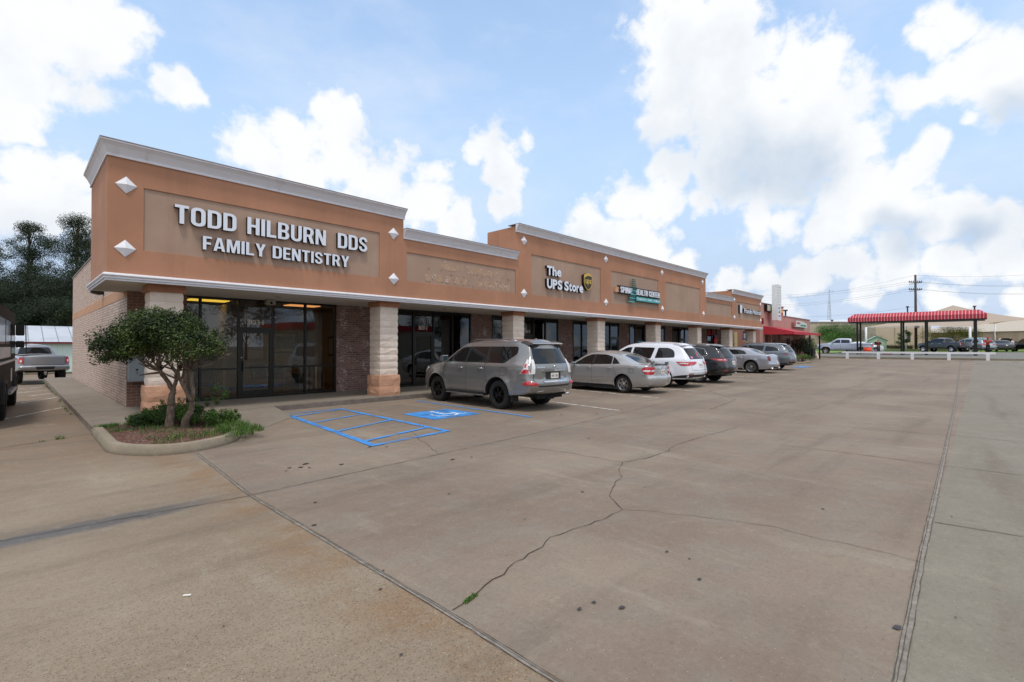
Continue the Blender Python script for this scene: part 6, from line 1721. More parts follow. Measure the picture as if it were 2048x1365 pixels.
for _ in range(30): sp_.append((r_.uniform(2.7, 3.2), r_.uniform(9.6, 11.2), .13, .12, 60, 1.1))
for _ in range(16): sp_.append((r_.uniform(1.15, 2.0), 12.25 + r_.uniform(-.1, .12), .13, .10, 50, .6))
blades('grass', sp_, .14, .0035, 21, 'weeds and grass blades in the planter bed')
sp_ = [(1.04 + r_.uniform(-.05, .02), y, .01, .04, 22, .7) for y in [16.2, 16.9, 17.6, 18.2, 20, 20.6, 23, 24.5, 27, 28.5, 29.3, 30.1, 31, 31.7]] + [(.62, 12.1, 0, .06, 45, .9), (.38, 12.0, 0, .05, 16, .4), (3.3, 11.4, .02, .10, 60, .8), (3.25, 10.4, .03, .09, 70, .9), (3.15, 9.95, .03, .08, 60, .9), (2.95, 9.6, .03, .06, 40, .6), (4.68, 11.95, 0, .05, 22, .5), (-.35, 11.6, 0, .05, 10, .3)]
sp_ += [(2.10 + i * .018, 2.462 + i * .004, .002, .020, 34, .16) for i in range(7)]
blades('grass', sp_, .12, .003, 22, 'small tufts of grass in the pavement joints')

# ------------------------------------------------------------------ generic trees
def tree(name, label, x, y, z, H_, cw, trunk_h, mat, n, seed, leaf=.2, cat='tree', lobes=14, flat=.8, group=None, shape='round'):
    r_ = random.Random(seed); t = empty(name, (x, y, z), 0, label, cat, group)
    tb = MB(); R0 = max(.08, H_ * (.010 if shape == 'pine' else .018))
    top = trunk_h + (H_ - trunk_h) * (.9 if shape == 'pine' else .5)
    tb.tube([(0, 0, -.3), (r_.uniform(-.1, .1), r_.uniform(-.1, .1), trunk_h * .5), (r_.uniform(-.2, .2), 0, trunk_h), (r_.uniform(-.3, .3), r_.uniform(-.3, .3), top)], [R0 * 1.3, R0, R0 * .8, R0 * .25], 7)
    cl = []
    for i in range(lobes):
        if shape == 'pine':
            zz = trunk_h + (H_ - trunk_h) * (i / (lobes - 1)) ; rr_ = cw * .5 * math.sin(math.pi * (.28 + .68 * i / lobes)) ** .8 * r_.uniform(.1, 1.0); a = r_.uniform(0, 6.283)
            c = Vector((rr_ * math.cos(a), rr_ * math.sin(a), min(zz, H_ * .97)))
            s_ = r_.uniform(.5, 1.15); cl.append((c.x, c.y, c.z, cw * .20 * s_, cw * .20 * s_, cw * .14 * s_, s_ * s_))
        else:
            a = r_.uniform(0, 6.283); q = math.sqrt(r_.random()) * cw * .36; h_ = (H_ - trunk_h) * .5
            k = math.sqrt(max(0, 1 - (q / (cw * .5)) ** 2)); zz = trunk_h + h_ + r_.uniform(-.65, .72) * h_ * k
            c = Vector((q * math.cos(a), q * math.sin(a), zz)); s_ = cw * r_.uniform(.12, .21)
            cl.append((c.x, c.y, c.z, s_, s_, s_ * flat, s_ * s_))
        tb.tube([(0, 0, max(trunk_h * .8, c.z - cw * .35)), (c.x * .5, c.y * .5, c.z - cw * .08), tuple(c)], [R0 * .3, R0 * .16, R0 * .05], 5)
    tb.build('trunk', M_BARK, t, fix=False)
    leaves_obj('crown', cl, n, leaf, mat, t, r_, .6, .3, fold=False)
    return t
def at(px, py, d, zgr=None):
    r = FWD * F_PX + RGT * (px - 1024) + UPV * (682.5 - py); r = r * (d / F_PX); return r.x, r.y, H + r.z

# left background: tall pines and dark hardwoods behind the metal building
gT = 'tall trees behind the metal building'
for i, (px, d, h, cw, lab) in enumerate([(58, 80, 22.5, 8.5, 'tall pine with an open ragged crown, leftmost behind the metal building'), (152, 82, 24.0, 9.5, 'tallest pine, its crown partly hidden by the orange stucco corner'), (172, 98, 23.5, 9, 'pine right behind the orange stucco corner'), (-30, 84, 20, 9, 'pine at the left edge of the photo')]):
    x, y, z = at(px, 693, d); tree('pine_tree', lab, x, y, -.3, h, cw, h * .36, M_LPN, 26000, 40 + i, .28, 'tree', 64, .5, gT, 'pine')
for i, (px, d, h, cw) in enumerate([(10, 72, 13.5, 10), (45, 76, 15.5, 10), (85, 72, 15.5, 10), (125, 74, 16.0, 10), (160, 78, 15.0, 9), (-25, 72, 13, 9), (30, 68, 9, 7), (105, 70, 10, 8), (140, 68, 10, 8), (70, 68, 8, 7)]):
    x, y, z = at(px, 693, d); 
    tree('broadleaf_tree', ['broad dark tree behind the left end of the metal building', 'rounded dark tree behind the metal roof beside the leftmost pine', 'dense dark tree in the middle behind the metal building', 'tall dark tree below the gap between the pines', 'dark tree touching the brick corner of the shops', 'dark tree cut by the left edge of the photo', 'lower dark tree right above the metal roof, left part', 'lower dark tree right above the metal roof, right part', 'lower dark tree next to the brick wall above the metal roof', 'lowest dark tree just behind the metal ridge'][i],
         x, y, -.3, h, cw, 1.5, M_LDK, 22000, 60 + i, .26, 'tree', 34, .9, gT)

# metal building on the left
mm = NT('ribbed_metal_wall'); v = mm.coord(); X, Y, Z = mm.sep(v)
rib = mm.math('ABSOLUTE', mm.math('SUBTRACT', mm.math('FRACT', mm.math('MULTIPLY', X, 3.3)), .5))
mm.base(mm.mix(mm.step(rib, .46, .5), lin('#c9d6d6'), lin('#a9bab9'))); mm.set(Roughness=.6); M_RIBW = mm.mat
mm = NT('ribbed_metal_roof'); v = mm.coord(); X, Y, Z = mm.sep(v)
rib = mm.math('ABSOLUTE', mm.math('SUBTRACT', mm.math('FRACT', mm.math('MULTIPLY', X, 1.2)), .5))
mm.base(mm.mix(mm.step(rib, .44, .5), mm.mix(mm.step(mm.noise(v, .5, 5, .6), .4, .7), lin('#c1c4c8'), lin('#a8acb0')), lin('#6e7275'))); mm.set(Roughness=.5, Metallic=.2); M_RIBR = mm.mat
t = empty('metal_building', (0, 0, 0), 0, 'long pale green metal building with grey ribbed roof and dark red gutter', 'building')
X0, X1, Y0, Y1 = -45, 12, 51.5, 62; gz = .15
mb = MB(); mb.box(X0, Y0, -.6, X1, Y1, 2.02); mb.build('wall', M_RIBW, t)
mb = MB(); mb.add([(X0, Y0 - .25, 2.02), (X1, Y0 - .25, 2.02), (X1, 57, 3.42), (X0, 57, 3.42), (X0, Y1 + .2, 2.02), (X1, Y1 + .2, 2.02)], [(0, 1, 2, 3), (3, 2, 5, 4), (0, 3, 4), (1, 5, 2)]); mb.build('roof', M_RIBR, t)
mb = MB(); mb.box(X0, Y0 - .33, 1.90, X1, Y0 - .2, 2.04); mb.build('gutter', simple('dark_red_trim', '#6d1f2a', .5), t)

# ------------------------------------------------------------------ pickup trucks
def pickup(name, pos, rz, P, label, scale=1.0, res=.09, rimmat=None, lift=0.0, cover=False, grp=None, cat='pickup'):
    root = empty(name, pos, rz, label, cat, grp); root.scale = (scale,) * 3
    L_ = lift
    sp = base_spec(w=2.03, belt=1.32 + L_, ax=(-1.85, 1.85), wr=.42 + L_ * .4, ar=.52, sill=.52 + L_, xf=2.78, xr=-3.02, paint=P, rim=.6, spokes=6, style='solid', tumble=.22, flare=.04, tw=.29, corner=.16, tr=.02, gr=.0, rimmat=rimmat or M_ALU)
    z = L_
    sp['sil'] = [(-2.85, .62 + z, .02), (-3.0, .64 + z, .03), (-3.03, .80 + z, .02), (-2.98, .84 + z, .02), (-2.96, 1.34 + z, .03), (-2.80, 1.36 + z, .02), (-1.02, 1.36 + z, .02), (-.92, 1.40 + z, .04), (-.82, 1.82 + z, .10), (-.60, 1.90 + z, .15), (.25, 1.93 + z, .5), (.62, 1.88 + z, .2), (1.38, 1.40 + z, .2), (1.62, 1.34 + z, .2), (2.55, 1.24 + z, .15), (2.72, 1.12 + z, .08), (2.80, .70 + z, .08), (2.70, .52 + z, .04), (2.5, .54 + z, .02)]
    c = Car(sp, root, res)
    c.both('side_window', [(1.20, 1.40 + z, .03), (.32, 1.37 + z, .02), (.30, 1.80 + z, .03), (.62, 1.80 + z, .08)], M_TINT)
    c.both('side_window', [(.24, 1.37 + z, .02), (-.66, 1.37 + z, .04), (-.64, 1.78 + z, .06), (.22, 1.80 + z, .02)], M_TINT)
    c.patch('rear_window', 'B', [(-.68, 1.44 + z, .06), (.68, 1.44 + z, .06), (.58, 1.80 + z, .08), (-.58, 1.80 + z, .08)], M_TINT)
    c.patch('windscreen', 'F', [(-.76, 1.44 + z, .06), (.76, 1.44 + z, .06), (.64, 1.84 + z, .08), (-.64, 1.84 + z, .08)], M_TINT)
    c.patch('bed_opening', 'T', [(-2.86, -.80, .03), (-1.08, -.80, .03), (-1.08, .80, .03), (-2.86, .80, .03)], M_WELL, off=.006)
    for v, sgn in (('L', 1), ('R', -1)):
        fl = (lambda l: l[::-1] if sgn < 0 else l)
        mb = MB(); c.patch('', 'B', fl([(.82 * sgn, .98 + z), (.97 * sgn, .98 + z), (.97 * sgn, 1.30 + z), (.82 * sgn, 1.30 + z)]), None, off=.012, mb=mb)
        c.patch('', v, [(-2.94, .98 + z), (-2.84, .98 + z), (-2.84, 1.30 + z), (-2.94, 1.30 + z)], None, off=.012, mb=mb); tl = mb.build('taillight', M_RED, root)
        k = MB(); c.patch('', 'B', fl([(.86 * sgn, 1.04 + z), (.92 * sgn, 1.04 + z), (.92 * sgn, 1.16 + z), (.86 * sgn, 1.16 + z)]), None, off=.016, mb=k); k.build('clear_lens', M_CLR, tl)
        hl = MB(); c.patch('', 'F', fl([(.62 * sgn, .98 + z), (.96 * sgn, .98 + z), (.94 * sgn, 1.14 + z), (.66 * sgn, 1.14 + z)]), None, off=.01, mb=hl); hl.build('headlight', M_CLR, root)
        for x in (.50, -.45):
            h = MB(); yy = sgn * (c.W(x, 1.2 + z) + .02); h.box(x - .1, min(yy, yy + sgn * .02), 1.19 + z, x + .1, max(yy, yy + sgn * .02), 1.22 + z); h.build('door_handle', M_CHR, root)
    c.patch('grille', 'F', [(-.58, .86 + z), (.58, .86 + z), (.58, 1.10 + z), (-.58, 1.10 + z)], M_PLA, off=.008)
    c.patch('tailgate_panel', 'B', [(-.78, .92 + z), (.78, .92 + z), (.78, 1.30 + z), (-.78, 1.30 + z)], P, off=.006)
    c.lines('panel_gap', [('B', [(-.79, .90 + z), (-.79, 1.33 + z)]), ('B', [(.79, .90 + z), (.79, 1.33 + z)]), ('B', [(-.79, .89 + z), (.79, .89 + z)]), ('B', [(-.7, 1.14 + z), (.7, 1.14 + z)]), ('L', [(-.85, .62 + z), (-.85, 1.34 + z)]), ('L', [(.28, .62 + z), (.28, 1.34 + z)]), ('L', [(1.25, .62 + z), (1.25, 1.34 + z)])], .014)
    c.patch('bumper_step', 'B', [(-.32, .66 + z), (.32, .66 + z), (.38, .80 + z), (-.38, .80 + z)], M_PLA, off=.01)
    c.mirror(1.12, 1.36 + z, M_PLA if lift else P, (.13, .22, .24))
    mb = MB(); mb.box(-3.1, -.05, .45 + z, -2.9, .05, .55 + z); mb.box(-3.13, -.03, .36 + z, -3.07, .03, .5 + z); mb.build('tow_hitch', M_CHR, root)
    if cover: mb = MB(); mb.box(-2.9, -.9, 1.37 + z, -1.0, .9, 1.42 + z); mb.build('bed_cover', M_PLA, root)
    return root
M_TRK = paint('truck_silver_paint', '#8b8c90', .5, .3); M_BLK = paint('black_paint', '#0d0e11', .2, .2); M_TRB = paint('blue_silver_paint', '#9aa3b3', .6, .3)
# heavy-duty pickup seen from behind on the left, heading away to the left
pickup('pickup_truck', (.72, 38.0, -.26), R(99), M_TRK, 'lifted silver heavy-duty pickup seen from behind near the metal building', 1.0, .09, M_BRIM, .10)
# silver crew-cab pickup on the drive-in lot, facing left
p = at(1700, 693, 65); pickup('pickup_truck', (77.6, 13.2, .66), R(100), M_TRB, 'silver crew-cab pickup facing left behind the striped canopy posts', 1.06, .12)
x, y, z = at(1885, 693, 63); pickup('pickup_truck', (x, y, .92), R(54), M_BLK, 'black pickup with chrome bumper parked behind the striped canopy', .95, .14, M_CHR)

# step van / black coach at the left edge
t = empty('black_truck', (0, 0, 0), 0, 'black boxy truck cut by the left edge with two square mirrors on a bracket', 'truck')
d_ = Vector((.0474, 1, 0)).normalized(); sd = Vector((d_.y, -d_.x, 0)); o_ = Vector((-.15, 16.3, 0))
ang = math.atan2(d_.y, d_.x); t.location = o_; t.rotation_euler = (0, 0, ang)
# local x forward, local y left (truck body lies to y>0 side), right side face at y=0
mpb = NT('black_gloss'); mpb.base((.006, .006, .007, 1)); mpb.set(Roughness=.5); mpb.b.inputs['Specular IOR Level'].default_value = .02; mpb = mpb.mat
mb = MB(); outl = fillet([(-2.0, .42, .1), (-2.0, 2.62, .15), (4.05, 2.66, .12), (4.28, 2.2, .2), (4.36, 1.5, .1), (4.5, 1.1, .1), (4.55, .6, .1), (4.45, .45, .05), (4.22, .45, 0)] )
mb.prism(outl, .0, 2.15, 'y'); bdy = mb.build('body', mpb, t, auto=R(35))
mb = MB()
for x0, x1, z0, z1 in ((-1.6, .4, 1.75, 2.35), (.6, 2.2, 1.75, 2.35), (2.5, 3.9, 1.5, 2.3)): mb.box(x0, -.012, z0, x1, .0, z1)
for a in range(3):
    pass
w_ = mb.build('side_window', simple('van_window', '#0c0d0f', .12, spec=.04), t)
mb = MB(); mb.box(-1.9, -.05, 1.30, 4.3, .0, 1.35); mb.build('trim_rail', M_ALU, t)
mb = MB(); mb.box(1.0, -.09, .50, 3.2, .02, .58); mb.build('running_board', M_ALU, t)
M_SCR = simple('graphic_white', '#c9ccd0', .4, var=.3, scale=1.5)
mb = MB(); mb.box(-1.5, -.006, 1.42, 2.3, 0, 1.68); mb.box(2.6, -.006, .75, 3.0, 0, 1.1); mb.build('side_graphic', M_SCR, t)
for ax in (0.0, 3.8):
    mb = MB(); r0 = .40
    mb.lathe([(.22, -.02), (.24, -.04), (r0 - .04, -.05), (r0, -.01), (r0, .26), (.22, .28)], 30, 'y', (ax, 0, r0))
    for k in range(26):
        a = 2 * math.pi * k / 26; cx_, cz_ = ax + (r0 + .008) * math.cos(a), r0 + (r0 + .008) * math.sin(a)
        mb.bar((cx_, -.03, cz_), (cx_, .26, cz_), .05, .03)
    wb_ = mb.build('wheel', M_RUB, t)
    mb = MB(); mb.lathe([(.22, -.015), (.18, .0), (.12, -.02), (0, -.03)], 20, 'y', (ax, 0, r0)); mb.build('rim', M_ALU, wb_)
    mb = MB(); mb.lathe([(.50, -.01), (.50, .3), (.0, .3)], 24, 'y', (ax, 0, r0 + .03)); 
    fa = MB(); arc_ = [(ax + .52 * math.cos(math.pi * k / 14), r0 + .52 * math.sin(math.pi * k / 14)) for k in range(15)] + [(ax - .42, r0 - .02), *[(ax + .45 * math.cos(math.pi * (14 - k) / 14), r0 + .45 * math.sin(math.pi * (14 - k) / 14)) for k in range(15)]]
    fa.prism(arc_, -.06, .02, 'y'); fa.build('fender_flare', M_PLA, t)
mb = MB(); mb.tube([(4.2, .05, 2.42), (4.35, -.06, 2.44), (4.5, -.21, 2.42), (4.5, -.23, 1.5), (4.3, .0, 1.45)], .014, 6); br = mb.build('mirror_bracket', M_BLACK, t)
for z0, z1 in ((2.02, 2.36), (1.66, 1.86)):
    mb = MB(); mb.prism(fillet([(-.19, z0, .04), (.0, z0, .04), (.0, z1, .04), (-.19, z1, .04)]), 4.42, 4.52, 'x'); mb.build('mirror', M_BLACK, br)

# ------------------------------------------------------------------ restaurant next door
t = empty('restaurant_building', (0, 0, 0), 0, 'low pink stucco restaurant with a red awning beyond the shops', 'building')
M_PINK = stucco('pink_stucco', '#b98d84', '#ac8079', .15); M_PINKD = simple('brown_pink_wall', '#8d6a60', .9)
mb = MB(); mb.box(46.0, 14.0, 3.3, 53.2, 14.4, 5.55); mb.box(53.2, 14.0, 3.3, 63.6, 14.4, 4.68); mb.box(46.0, 14.4, 0, 46.4, 30, 5.55); mb.box(63.2, 14.4, 0, 63.6, 30, 4.68); mb.box(53.0, 14.4, 4.6, 53.2, 30, 5.55); mb.box(46, 14.0, 0, 47.0, 14.4, 3.3); mb.build('wall', M_PINK, t)
mb = MB(); mb.box(47.0, 15.6, 0, 63.5, 15.9, 3.4); mb.build('wall', M_PINKD, t)
mb = MB(); mb.box(46.4, 14.4, 4.45, 63.2, 30, 4.55); mb.build('roof', M_ROOFM, t)
mb = MB(); mb.box(45.95, 13.95, 5.55, 53.25, 14.45, 5.62); mb.box(53.25, 13.95, 4.68, 63.65, 14.45, 4.74); mb.build('coping', M_COPING, t)
for xx in (47.9, 50.2, 54.0, 57.5, 60.5):
    mb = MB(); mb.box(xx, 15.54, .5, xx + 1.1, 15.6, 2.6); w_ = mb.build('window', M_BLACK, t); mb = MB(); mb.box(xx + .06, 15.53, .56, xx + 1.04, 15.54, 2.54); mb.build('pane', M_TINT, w_)
for xx in (47.3, 49.4, 52.5):
    mb = MB(); mb.box(xx, 14.05, .4, xx + .35, 14.35, 3.3); mb.build('pillar', M_PINK, t)
M_AWN = simple('red_awning_canvas', '#b5303c', .7, var=.08, scale=2)
aw = empty('red_awning', (0, 0, 0), 0, 'plain red canvas awning over the restaurant entrance', 'awning')
mb = MB(); mb.add([(47, 13.97, 3.52), (47, 11.55, 2.98), (47, 11.55, 2.74), (47, 13.97, 2.76), (53.0, 13.97, 3.52), (53.0, 11.55, 2.98), (53.0, 11.55, 2.74), (53.0, 13.97, 2.76)], [(0, 1, 2, 3), (4, 7, 6, 5), (0, 4, 5, 1), (1, 5, 6, 2)]); mb.build('canvas', M_AWN, aw)
mb = MB(); mb.add([(53.0, 11.6, 3.0), (57.0, 11.6, 2.96), (57.0, 11.6, 2.78), (53.0, 11.6, 2.78), (53.0, 13.9, 3.35), (57.0, 13.9, 3.3)], [(0, 1, 2, 3), (0, 4, 5, 1)]); mb.build('canvas', M_AWN, aw)
for xx in (52.9, 56.8): mb = MB(); mb.box(xx, 11.62, .4, xx + .12, 11.74, 2.8); mb.build('post', M_BLACK, aw)
# signs on the pink wall
M_SIGNW = simple('sign_face_white', '#dfe3e2', .5); M_SGRY = simple('blank_sign_face', '#b9b9a8', .6)
s_ = empty('pylon_sign', (48.6, 13.35, 0), 0, 'tall white vertical box sign standing above the pink parapet', 'sign')
mb = MB(); mb.box(-.52, -.25, 4.05, .52, .25, 7.3); mb.build('cabinet', M_SIGNW, s_)
mb = MB(); 
for k in range(12): mb.box(-.53, -.26, 4.2 + k * .26, .53, -.25, 4.212 + k * .26)
mb.build('seam', M_COPING, s_)
mb = MB()
for k, (z0, z1) in enumerate(((5.1, 5.25), (4.75, 4.88), (4.4, 4.52))): mb.box(-.3, -.265, z0, .05 + .1 * k, -.25, z1)
mb.build('faded_lettering', simple('faded_blue', '#7d8794', .7), s_)
s_ = empty('blank_wall_sign', (0, 0, 0), 0, 'blank greenish box sign at the left of the pink parapet', 'sign'); mb = MB(); mb.box(47.2, 13.75, 4.86, 49.4, 13.98, 5.5, 1); mb.box(47.3, 13.73, 4.93, 49.3, 13.75, 5.43, 0); mb.build('cabinet', [M_SGRY, M_BLACK], s_)
s_ = empty('small_wall_signs', (0, 0, 0), 0, 'stack of small red, yellow and pink signs on the pink parapet', 'sign')
for z0, cc in ((5.2, '#d9a0a0'), (4.98, '#e0b930'), (4.76, '#b83a3a')): mb = MB(); mb.box(51.1 + (5.2 - z0), 13.9, z0, 52.7, 13.98, z0 + .19); mb.build('panel', simple('sign_' + cc[1:], cc, .6), s_)
s_ = empty('arched_sign', (0, 0, 0), 0, 'arched light box sign with red and green lettering above the awning', 'sign')
o_ = fillet([(56.0, 3.72, .02), (61.0, 3.72, .02), (61.0, 4.15, .2), (59.0, 4.36, 1.2), (56.6, 4.36, .3), (56.0, 4.2, .1)])
mb = MB(); mb.prism(o_, 13.98, 13.7, 'y', 0, 1); cb_ = mb.build('cabinet', [simple('arched_sign_face', '#c9d6cf', .5), M_PINKD], s_)
mb = MB(); mb.box(56.05, 13.685, 3.8, 56.4, 13.7, 4.3); mb.build('red_stripe', simple('sign_crimson', '#c03040', .5), cb_)
mb = MB()
for k in range(5): mb.box(56.8 + k * .28, 13.685, 4.05, 57.0 + k * .28, 13.7, 4.22)
mb.build('red_lettering', simple('sign_crimson2', '#b83040', .5), cb_)
mb = MB()
for k in range(9): mb.box(58.3 + k * .26, 13.685, 3.85, 58.48 + k * .26, 13.7, 4.0)
mb.build('green_lettering', simple('sign_green', '#2f7f5f', .5), cb_)
for px_, py_ in ((1523.5, 605), ):
    pass
mb = MB(); mb.box(44.6, 13.3, 3.6, 44.85, 13.45, 4.1); tag(mb.build('alarm_box', simple('alarm_red', '#8f2f2f', .5)), 'small dark red alarm box beside the end of the white trim', 'alarm')
# end-of-row planter with plants
mb = MB(); o_ = fillet([(44.5, 13.3, .1), (44.5, 10.4, .5), (47.8, 10.2, .8), (48.9, 11.6, .5), (48.9, 13.3, .1)]); mb.prism(o_, .1, .40, 'z'); tag(mb.build('kerb', M_CURB), kind='structure')
rs = random.Random(31)
def bush(name, label, x, y, z, w, h, n, mat, seed, leaf=.12, cat='shrub'):
    r_ = random.Random(seed); t = empty(name, (x, y, z), 0, label, cat)
    cl = []
    for _ in range(16):
        a = r_.uniform(0, 6.283); q = math.sqrt(r_.random()) * w * .34; cl.append((q * math.cos(a), q * math.sin(a), h * r_.uniform(.35, .78), w * .17, w * .17, h * .2, 1))
    tb = MB()
    for c in cl[::2]: tb.tube([(0, 0, -.1), (c[0] * .5, c[1] * .5, c[2] * .5), c[:3]], [.05, .03, .01], 5)
    tb.build('stem', M_BARK, t, fix=False); leaves_obj('foliage', cl, n, leaf, mat, t, r_, .6, .3, False); return t
bush('shrub', 'large dark green shrub in front of the restaurant under the awning', 53.5, 12.9, .45, 4.6, 2.4, 4200, M_LDK, 5, .16)
bush('shrub', 'small low green plant in the planter behind the last parked SUV', 46.6, 11.0, .38, 2.2, .75, 1500, M_LGC, 6, .09)
bush('shrub', 'light leafy potted plant right of the awning post', 58.6, 13.0, .48, 2.3, 2.3, 2200, M_LMD, 7, .13)
pot = empty('plant_pot', (58.6, 13.0, .45), 0, 'dark round pot holding the leafy plant by the awning', 'pot'); mb = MB(); mb.lathe([(0, 0), (.35, 0), (.5, .7), (.44, .7), (.4, .6), (0, .6)], 18); mb.build('bowl', M_BLACK, pot)
mb = MB(); mb.box(55.6, 12.0, .45, 56.6, 12.7, 1.5); tag(mb.build('black_bin', M_BLACK), 'square black bin standing beside the awning post', 'bin')
t = empty('sandwich_board', (58.6, 12.4, .46), 0, 'small pale A-frame board at the corner of the restaurant patio', 'sign')
mb = MB(); mb.add([(-.3, -.25, 0), (.3, -.25, 0), (.2, 0, .85), (-.2, 0, .85)], [(0, 1, 2, 3)]); mb.add([(-.3, .25, 0), (.3, .25, 0), (.2, .02, .85), (-.2, .02, .85)], [(0, 1, 2, 3)]); mb.build('panel', simple('board_cream', '#d9c7b0', .7), t)

# ------------------------------------------------------------------ striped canopy, rail
ms = NT('striped_canvas'); v = ms.coord(); X, Y, Z = ms.sep(v)
f_ = ms.math('FRACT', ms.math('MULTIPLY', Y, 3.6))
ms.base(ms.mix(ms.step(f_, .80, .82), lin('#a8293a'), lin('#d9a5a5'))); ms.set(Roughness=.7); M_STR = ms.mat
cn = empty('striped_canopy', (0, 0, 0), 0, 'long red and white striped canopy on black posts over the drive-in lot', 'canopy')
def ck_(y0, y1, xf_, xb, z0, z1, z2, mats, name):
    mb = MB(); i_ = .55
    v_ = [(xf_, y0, z0), (xf_, y1, z0), (xf_, y1, z1), (xf_, y0, z1), (xf_ + i_ * 1.4, y1 - i_, z2), (xf_ + i_ * 1.4, y0 + i_, z2), (xb, y0, z0), (xb, y1, z0), (xb, y1, z1), (xb, y0, z1), (xb - i_ * 1.4, y1 - i_, z2), (xb - i_ * 1.4, y0 + i_, z2)]
    mb.add(v_, [(0, 1, 2, 3), (3, 2, 4, 5), (1, 7, 8, 2), (2, 8, 10, 4), (0, 3, 9, 6), (3, 5, 11, 9), (6, 9, 8, 7), (9, 11, 10, 8), (5, 4, 10, 11)])
    return mb.build(name, mats, cn)
ck_(-.55, 11.6, 71, 74.6, 4.65, 5.14, 5.62, M_STR, 'canvas_roof')
mb = MB(); mb.box(71.1, -.4, 4.50, 74.5, 11.5, 4.66); mb.build('frame', M_BLACK, cn)
for xx in (71.4, 73.6):
    for yy, w in ((10.7, .085), (6.52, .085), (4.38, .085), (.35, .14)):
        mb = MB(); mb.box(xx - w, yy - w, .6, xx + w, yy + w, 4.5); mb.build('post', M_BLACK, cn)
rl = empty('guard_rail', (61.0, 0, 0), 0, 'low white pipe rail with square posts along the edge of the lot', 'rail')
M_RAILW = simple('white_pipe', '#dcdde0', .5, var=.06)
mb = MB(); mb.box(-.08, -1.0, .98, .08, 10.5, 1.16); mb.build('top_rail', M_RAILW, rl)
for yy in (10.03, 7.4, 4.75, 2.1, -.5): mb = MB(); mb.box(-.12, yy - .12, .30, .12, yy + .12, .98); mb.build('post', M_RAILW, rl)

# ------------------------------------------------------------------ things on the drive-in lot
def small(name, px, py, d, label, cat, fn):
    x, y, z = at(px, py, d); t = empty(name, (x, y, z), 0, label, cat); fn(t); return t
M_ORG = simple('orange_bucket', '#e8502e', .6); M_RDC = simple('red_cooler', '#a5202c', .5)
def f_(t):
    mb = MB(); mb.lathe([(0, 0), (.33, 0), (.37, .62), (.34, .62), (.3, .1)], 16); mb.build('tub', M_ORG, t); mb = MB(); mb.lathe([(.35, .60), (.39, .60), (.39, .65), (.36, .65)], 16); mb.build('rim', M_RAILW, t)
small('orange_barrel', 1735, 706, 52, 'orange plastic tub standing on the white rail post area left of the striped canopy', 'tub', f_)
def f_(t):
    mb = MB(); mb.box(-.3, -.42, 0, .3, .42, .5); mb.build('box', M_RDC, t); mb = MB(); mb.box(-.33, -.45, .5, .33, .45, .58); mb.build('lid', simple('cooler_lid', '#c9c9c9', .5), t)
small('cooler', 1775, 716, 58, 'dark red cooler box behind the white rail', 'cooler', f_)

